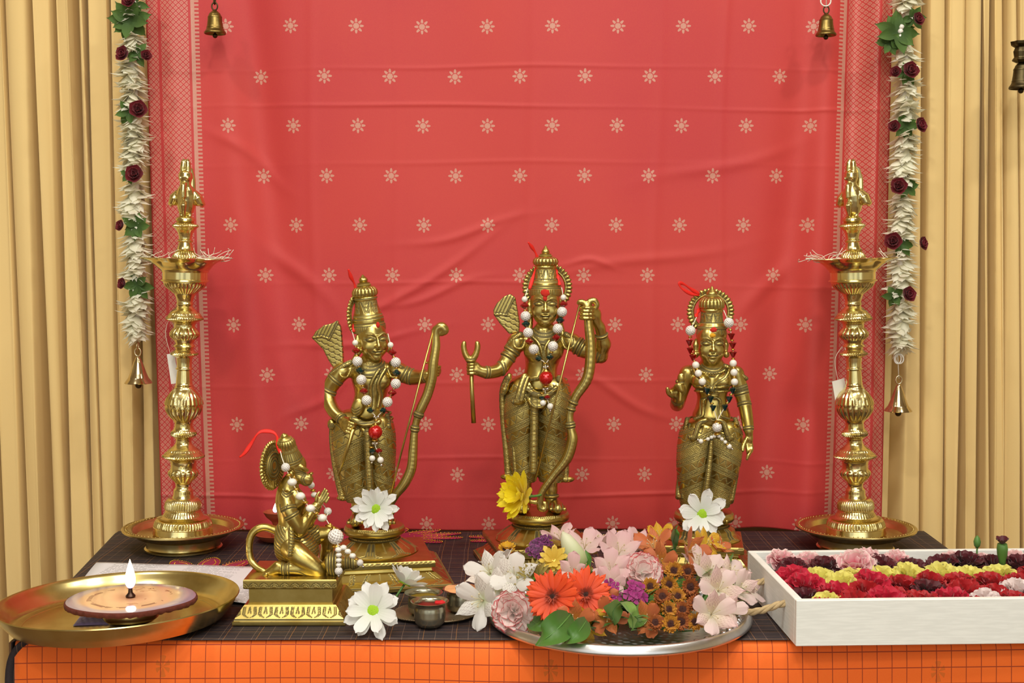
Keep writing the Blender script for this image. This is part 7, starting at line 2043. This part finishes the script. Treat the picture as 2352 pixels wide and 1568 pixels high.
for px, py, z, d, seed, lab in ((1270, 1370, .052, (-.22, -1, .40), 4, 'orange gerbera at the left of the pair on the silver tray'), (1344, 1366, .050, (.10, -1, .42), 6, 'orange gerbera at the right of the pair on the silver tray')):
    f = rayed('gerbera', lab, 'gerbera', .0318, GB, m_gerbera, m_gerb_eye, .17, .17, prof=R_round, wid=.125, cup=-.12, seed=seed)
    b = MB(); ci = centre(b); g = random.Random(seed)
    for i in range(70): petal(b, ci, (0, 0, .002), i * .137 * 6.28, .0125 * g.uniform(.7, 1.05), .0009, R_lance, g.uniform(.3, .95), 0, 4, 3, .1)
    obj('inner_florets', b, m_gerb_ring, f, fix=False); put(f, px, py, z=z, d=d, roll=seed)
f = rayed('green_mum', 'pale green spider mum with thin petals on the silver tray', 'chrysanthemum', .027, [(20, 1.0, .45, .2), (18, .92, .75, .3), (14, .75, 1.0, .3)], m_spider, m_spider_eye, .3, .2, prof=R_round, wid=.085, cup=.5, seed=8); put(f, 1228, 1332, z=.050, d=(-.1, -1, .75))
f = rayed('butter_daisy', 'soft yellow daisy behind the gerberas on the silver tray', 'daisy', .021, [(10, 1.0, .3, .1), (9, .85, .6, .2)], m_butter, m_gold, .15, .1, wid=.2, seed=10); put(f, 1272, 1288, z=.064, d=(-.1, -.9, .8))
def sweet_william(px, py, z, R, n, mat, label, seed, d=(0, -.8, 1)):
    g = random.Random(seed); root = thing('sweet_william', label, 'flower'); 
    for i in range(n):
        a = i * 2.4; r = R * .62 * sqrt(i / n); b = MB(); ci = centre(b)
        for j in range(5): petal(b, ci, (0, 0, 0), 2 * pi * j / 5 + g.random() * .3, R * .42, R * .22, R_fan, .15, -.1, 5, 7, .1, R * .04, 3, g.random() * 6)
        o = obj('floret', b, mat, root, fix=False); o.location = (r * cos(a), r * sin(a), R * .5 * sqrt(max(0, 1 - (r / R) ** 2))); o.rotation_euler = (-r / R * sin(a) * .8, r / R * cos(a) * .8, g.random() * 6)
    b = MB(); ci = centre(b, (0, 0, -R * .3))
    for i in range(22): petal(b, ci, (0, 0, -R * .3), i * 2.4, R * g.uniform(.8, 1.25), R * .035, R_lance, g.uniform(.1, .9), .2, 4, 3, .2)
    obj('bracts', b, m_leaf, root, fix=False); put(root, px, py, z=z, d=d)
sweet_william(1232, 1274, .060, .017, 7, m_purple, 'dark purple sweet william at the back left of the silver tray', 1)
sweet_william(1250, 1250, .062, .015, 6, m_purple, 'dark purple sweet william nearest the central pedestal', 2)
sweet_william(1405, 1362, .046, .016, 7, m_magenta, 'magenta sweet william right of the gerberas', 3, (-.2, -1, .6))
sweet_william(1458, 1366, .046, .017, 7, m_magenta, 'magenta sweet william left of the button mums', 4, (.1, -1, .6))
sweet_william(1380, 1300, .050, .015, 6, m_car_maroon, 'dark red sweet william among the pink lilies', 5)
root = thing('white_bud', 'long white green bud between the yellow daisy and the pink lilies', 'bud')
b = MB(); b.lathe([(.002, 0), (.010, .006), (.0125, .016), (.011, .03), (.007, .042), (.001, .05)], 24, flute=lambda th, i, r, z: r * (1 + .06 * cos(3 * th + z * 120)), tf=lambda th, i, r, z: z / .05); obj('bud', b, m_bud, root); put(root, 1338, 1306, z=.052, d=(-.45, .25, .8))
MUM = [(24, 1.0, .15, .35), (24, .92, .40, .35), (22, .80, .58, .1)]
mp = [rayed('button_mum', '', 'chrysanthemum', .0118, MUM, m_mum, m_mum_eye, .50, .46, prof=R_round, wid=.13, cup=.4, seed=31, n=5, m=3), rayed('button_mum', '', 'chrysanthemum', .0112, MUM, m_mum2, m_mum_eye, .56, .48, prof=R_round, wid=.13, cup=.4, seed=32, n=5, m=3)]
mums = [(1549, 1312, .060, 'in the top row, left'), (1581, 1313, .058, 'in the top row, right'), (1536, 1342, .055, 'in the second row, left'), (1586, 1347, .052, 'in the second row, right'), (1494, 1348, .050, 'at the left end of the second row'), (1521, 1371, .047, 'in the third row, left'), (1554, 1371, .046, 'in the third row, middle'), (1598, 1389, .040, 'in the third row, right end'), (1534, 1400, .040, 'in the fourth row, middle'), (1568, 1402, .034, 'in the fourth row, right'), (1506, 1396, .034, 'in the fourth row, left'), (1504, 1431, .026, 'in the lowest row, far left'), (1541, 1434, .026, 'in the lowest row, second from the left'), (1563, 1427, .025, 'in the lowest row, third from the left'), (1597, 1429, .024, 'in the lowest row, far right'), (1588, 1368, .040, 'between second and third rows, right')]
for i, (px, py, z, where) in enumerate(mums):
    src = mp[i % 2]; lab = 'brown button mum on the silver tray, ' + where.replace('in the ', '').replace('at the ', '').replace('from the left', 'from left')
    o = src if i < 2 else dup(src, (0, 0, 0), lab)
    o['label'] = lab; o['group'] = 'brown button mums on the silver tray'
    put(o, px, py, z=z, d=(Gr.uniform(-.35, .35), -1, Gr.uniform(.25, .8)), roll=Gr.uniform(0, 6), scale=Gr.uniform(.92, 1.08))
def wl(pts): return [tz(*p) for p in pts]
LV = [('broad green leaf hanging over the front rim of the silver tray', [(1312, 1408, .036), (1288, 1436, .032), (1258, 1462, .023), (1230, 1482, .011)], .0165, m_leaf, .8),
      ('green leaf beside the yellow lily at the front rim', [(1350, 1418, .032), (1334, 1444, .028), (1314, 1464, .022), (1296, 1476, .014)], .011, m_leaf, .8),
      ('curled tulip leaf standing at the front of the silver tray', [(1412, 1436, .020), (1408, 1402, .040), (1430, 1384, .050), (1450, 1412, .040), (1454, 1446, .022)], .0130, m_leaf2, .3),
      ('light green leaf right of the curled tulip leaf', [(1446, 1440, .020), (1470, 1412, .030), (1482, 1372, .040)], .010, m_leaf2, -.8),
      ('dark green leaf under the left gerbera', [(1215, 1418, .022), (1240, 1434, .022), (1290, 1434, .020)], .010, m_leaf, -.8),
      ('green leaf below the left lilies of the silver tray', [(1160, 1400, .014), (1140, 1406, .012), (1128, 1412, .008)], .010, m_leaf2, 0),
      ('upright narrow leaf in front of the right daisy', [(1552, 1290, .052), (1546, 1250, .070), (1552, 1222, .092), (1556, 1206, .100)], .0065, m_leaf, .9),
      ('narrow leaf right of the upright leaf', [(1590, 1280, .055), (1604, 1245, .068), (1608, 1228, .074)], .005, m_leaf, .7),
      ('short pointed leaf in front of the right pedestal', [(1612, 1285, .052), (1616, 1258, .062), (1618, 1240, .068)], .004, m_leaf, .7),
      ('bright leaf slanting at the back right of the silver tray', [(1600, 1332, .050), (1620, 1316, .056), (1640, 1304, .060)], .008, m_leaf2, .4),
      ('tall leaf at the right end of the silver tray', [(1664, 1318, .046), (1674, 1296, .056), (1684, 1270, .066)], .008, m_leaf, .7),
      ('rounded leaf right of the blush lilies', [(1648, 1330, .044), (1664, 1326, .048), (1682, 1340, .046)], .011, m_leaf2, .5),
      ('narrow leaf pointing to the white box', [(1680, 1346, .042), (1700, 1352, .042), (1722, 1360, .040)], .006, m_leaf, .5),
      ('pale leaf near the right rim of the silver tray', [(1660, 1372, .036), (1672, 1350, .044), (1682, 1352, .042)], .010, m_leaf2, .6),
      ('low green leaf at the right rim of the silver tray', [(1668, 1398, .022), (1690, 1390, .026), (1712, 1374, .028)], .009, m_leaf2, .3),
      ('thin leaf between the white bud and pink lilies', [(1352, 1312, .052), (1354, 1286, .062), (1344, 1262, .072)], .004, m_leaf, .7)]
for lab, pts, W, m, roll in LV: leaf('leaf', lab, wl(pts), W, m, fold=.25, roll=roll)
# greenery filling under the heap
b = MB(); g = random.Random(77)
fill = thing('green_bedding', 'bed of green stems and leaves under the flowers of the silver tray', 'greenery', (TC.x, TC.y, TZ + .006))
ci = centre(b)
for i in range(190):
    a = g.uniform(0, 6.28); r = RT * .70 * sqrt(g.random()); hz = .004 + .036 * (1 - (r / RT / .8) ** 2) * g.random(); c0 = centre(b, (r * cos(a), r * sin(a), hz))
    for j in range(3): petal(b, c0, (r * cos(a), r * sin(a), hz), g.uniform(0, 6.28), g.uniform(.02, .034), g.uniform(.003, .007), R_lance, g.uniform(.2, .9), g.uniform(-.8, .1), 5, 5, .2)
o = obj('foliage', b, m_leaf, fill, fix=False); o['kind'] = 'stuff'
# ---- carnations in the white box
RM = Matrix.Rotation(BANG, 4, 'Z'); RM.translation = Vector((BX[0], BX[1], TZ + .0014))
protos = {}
def car(kind, variant):
    key = (kind, variant)
    mats = dict(pink=m_car_pink, maroon=m_car_maroon, yellow=m_car_yellow, red=m_car_red, crimson=m_car_crimson, white=m_car_bi2)
    if key not in protos:
        protos[key] = carnation('carnation', '', .0265, mats[kind], 100 + variant * 7 + len(kind), .92, (9, 8, 7, 5)); return protos[key]
    return dup(protos[key], (0, 0, 0), '')
rows = [('back row', .200, .054, ['pink', 'pink', 'pink', 'pink', 'pink', None, 'pink', 'pink', 'pink'], .030, .0),
        ('second row from the back', .176, .0535, ['maroon', 'maroon', 'pink', 'maroon', 'maroon', 'maroon', 'maroon', 'maroon', 'maroon'], .026, .01),
        ('third row from the back', .146, .0445, ['crimson', 'yellow', 'yellow', 'yellow', 'yellow', 'yellow', 'yellow', 'yellow', 'red'], .034, .0),
        ('fourth row from the back', .116, .0445, ['crimson', 'yellow', 'crimson', 'red', 'red', 'red', 'red', 'red', 'crimson'], .030, .012),
        ('fifth row from the back', .086, .0415, ['maroon', 'crimson', 'red', 'red', 'maroon', 'red', 'red', 'white', 'crimson'], .030, .0),
        ('second row from the front', .058, .040, ['yellow', 'red', 'crimson', 'red', 'crimson', 'white', 'red', 'maroon', 'crimson'], .030, .014),
        ('front row', .033, .038, ['crimson', 'crimson', 'crimson', 'red', 'white', 'red', 'crimson', 'crimson', 'red'], .030, .0)]
cname = dict(pink='pink and white', maroon='dark maroon', yellow='pale yellow', red='deep red', crimson='crimson', white='white and crimson')
g = random.Random(5)
for rn, y_, z_, kinds, _, off in rows:
    for i, kd in enumerate(kinds):
        if kd is None: continue
        o = car(kd, g.randrange(2))
        o['label'] = f'{cname[kd]} carnation in the white box, {rn}, {ORD[i]} from left'; o['group'] = 'carnations in the white box'
        x_ = .034 + off + i * .0362 + g.uniform(-.004, .004)
        o.location = RM @ Vector((min(x_, BW - .034), y_ + g.uniform(-.005, .005), z_ - .016 + g.uniform(-.003, .004)))
        d = Vector((g.uniform(-.35, .35), -.25 + g.uniform(-.3, .2) - (.25 if kd in ('pink', 'white') else 0), 1)); face(o, d, g.uniform(0, 6)); s = g.uniform(.82, 1.05) * (.86 if y_ < .05 or y_ > .19 else 1); o.scale = (s,) * 3
pb = thing('carnation_bud', 'closed green bud on a stem standing up at the back of the white box', 'bud', at_y(2244, 1262, 1.545))
b = MB(); b.tube([(0, 0, -.03), (0, 0, 0), (.001, 0, .004)], .0011, 8); obj('stem', b, m_stem, pb)
b = MB(); b.lathe([(.0012, .002), (.0036, .005), (.0044, .010), (.0030, .015), (.0004, .018)], 16); obj('bud', b, m_stem, pb)
pb = thing('carnation_bud', 'open green calyx with a maroon tip at the right of the white box', 'bud', at_y(2302, 1284, 1.52))
b = MB(); b.lathe([(.003, -.02), (.0044, 0), (.006, .006), (.0066, .014), (.0058, .02), (.004, .021)], 20); obj('calyx', b, m_stem, pb)
b = MB(); ci = centre(b, (0, 0, .019))
for i in range(7): petal(b, ci, (0, 0, .019), i * .9, .012, .005, R_fan, .8, .2, 5, 7, .2, .001, 3, i)
obj('petals', b, m_car_maroon, pb, fix=False); face(pb, (-.1, -.2, 1))
# ================================================================== LIGHT AND CAMERA
W = bpy.data.worlds.new('room'); SC.world = W; W.use_nodes = True
bg = W.node_tree.nodes['Background']; bg.inputs[1].default_value = 1.0
_n, _l = W.node_tree.nodes, W.node_tree.links      # the rest of the lit hall: bright above, dim near the floor, uneven
_tc = _n.new('ShaderNodeTexCoord'); _sx = _n.new('ShaderNodeSeparateXYZ'); _l.new(_tc.outputs['Generated'], _sx.inputs[0])
_mr = _n.new('ShaderNodeMapRange'); _l.new(_sx.outputs[2], _mr.inputs[0])
for _i, _v in ((1, -.25), (2, .45), (3, .35), (4, 1.55)): _mr.inputs[_i].default_value = _v
_nz = _n.new('ShaderNodeTexNoise'); _nz.inputs['Scale'].default_value = 3.2; _nz.inputs['Detail'].default_value = 2; _l.new(_tc.outputs['Generated'], _nz.inputs['Vector'])
_m2 = _n.new('ShaderNodeMapRange'); _l.new(_nz.outputs[0], _m2.inputs[0])
for _i, _v in ((1, .38), (2, .62), (3, .45), (4, 1.5)): _m2.inputs[_i].default_value = _v
_mm = _n.new('ShaderNodeMath'); _mm.operation = 'MULTIPLY'; _l.new(_mr.outputs[0], _mm.inputs[0]); _l.new(_m2.outputs[0], _mm.inputs[1])
_vm = _n.new('ShaderNodeVectorMath'); _vm.operation = 'SCALE'; _vm.inputs[0].default_value = (.98, .98, .91); _l.new(_mm.outputs[0], _vm.inputs['Scale']); _l.new(_vm.outputs[0], bg.inputs[0])
def area(loc, size, power, col=(1, .97, .87), target=None, shape='DISK'):
    l = bpy.data.lights.new('ceiling_light', 'AREA'); l.shape = shape; l.size = size; l.energy = power; l.color = col
    o = bpy.data.objects.new('ceiling_light', l); COL.objects.link(o); o.location = loc
    d = (Vector(target) if target else Vector((loc[0], loc[1], 0))) - Vector(loc)
    o.rotation_euler = d.to_track_quat('-Z', 'Y').to_euler()
    return o
for (x, y, p) in ((-1.0, .9, 9), (-.25, .45, 9), (.45, .75, 9), (1.1, .95, 8), (0.1, -.5, 9)):
    area((x, y, 2.66), .14, p)
area((0, -.2, 2.6), 1.5, 26, target=(0, 1.8, 1.0), shape='SQUARE')
cam = bpy.data.cameras.new('camera'); co = bpy.data.objects.new('camera', cam); COL.objects.link(co)
co.location = CAM; co.rotation_euler = (pi / 2 - PITCH, 0, 0)
cam.sensor_width = 36; cam.lens = 36 * F_CAM / 2352; cam.clip_start = .05
SC.camera = co
SC.view_settings.view_transform = 'Standard'; SC.view_settings.look = 'None'; SC.view_settings.gamma = 1; SC.view_settings.use_curve_mapping = False
SC.view_settings.exposure = 0.12
SC.cycles.use_denoising = True
SC.cycles.max_bounces = 6; SC.cycles.diffuse_bounces = 3; SC.cycles.glossy_bounces = 4; SC.cycles.transmission_bounces = 6
SC.cycles.sample_clamp_indirect = 4
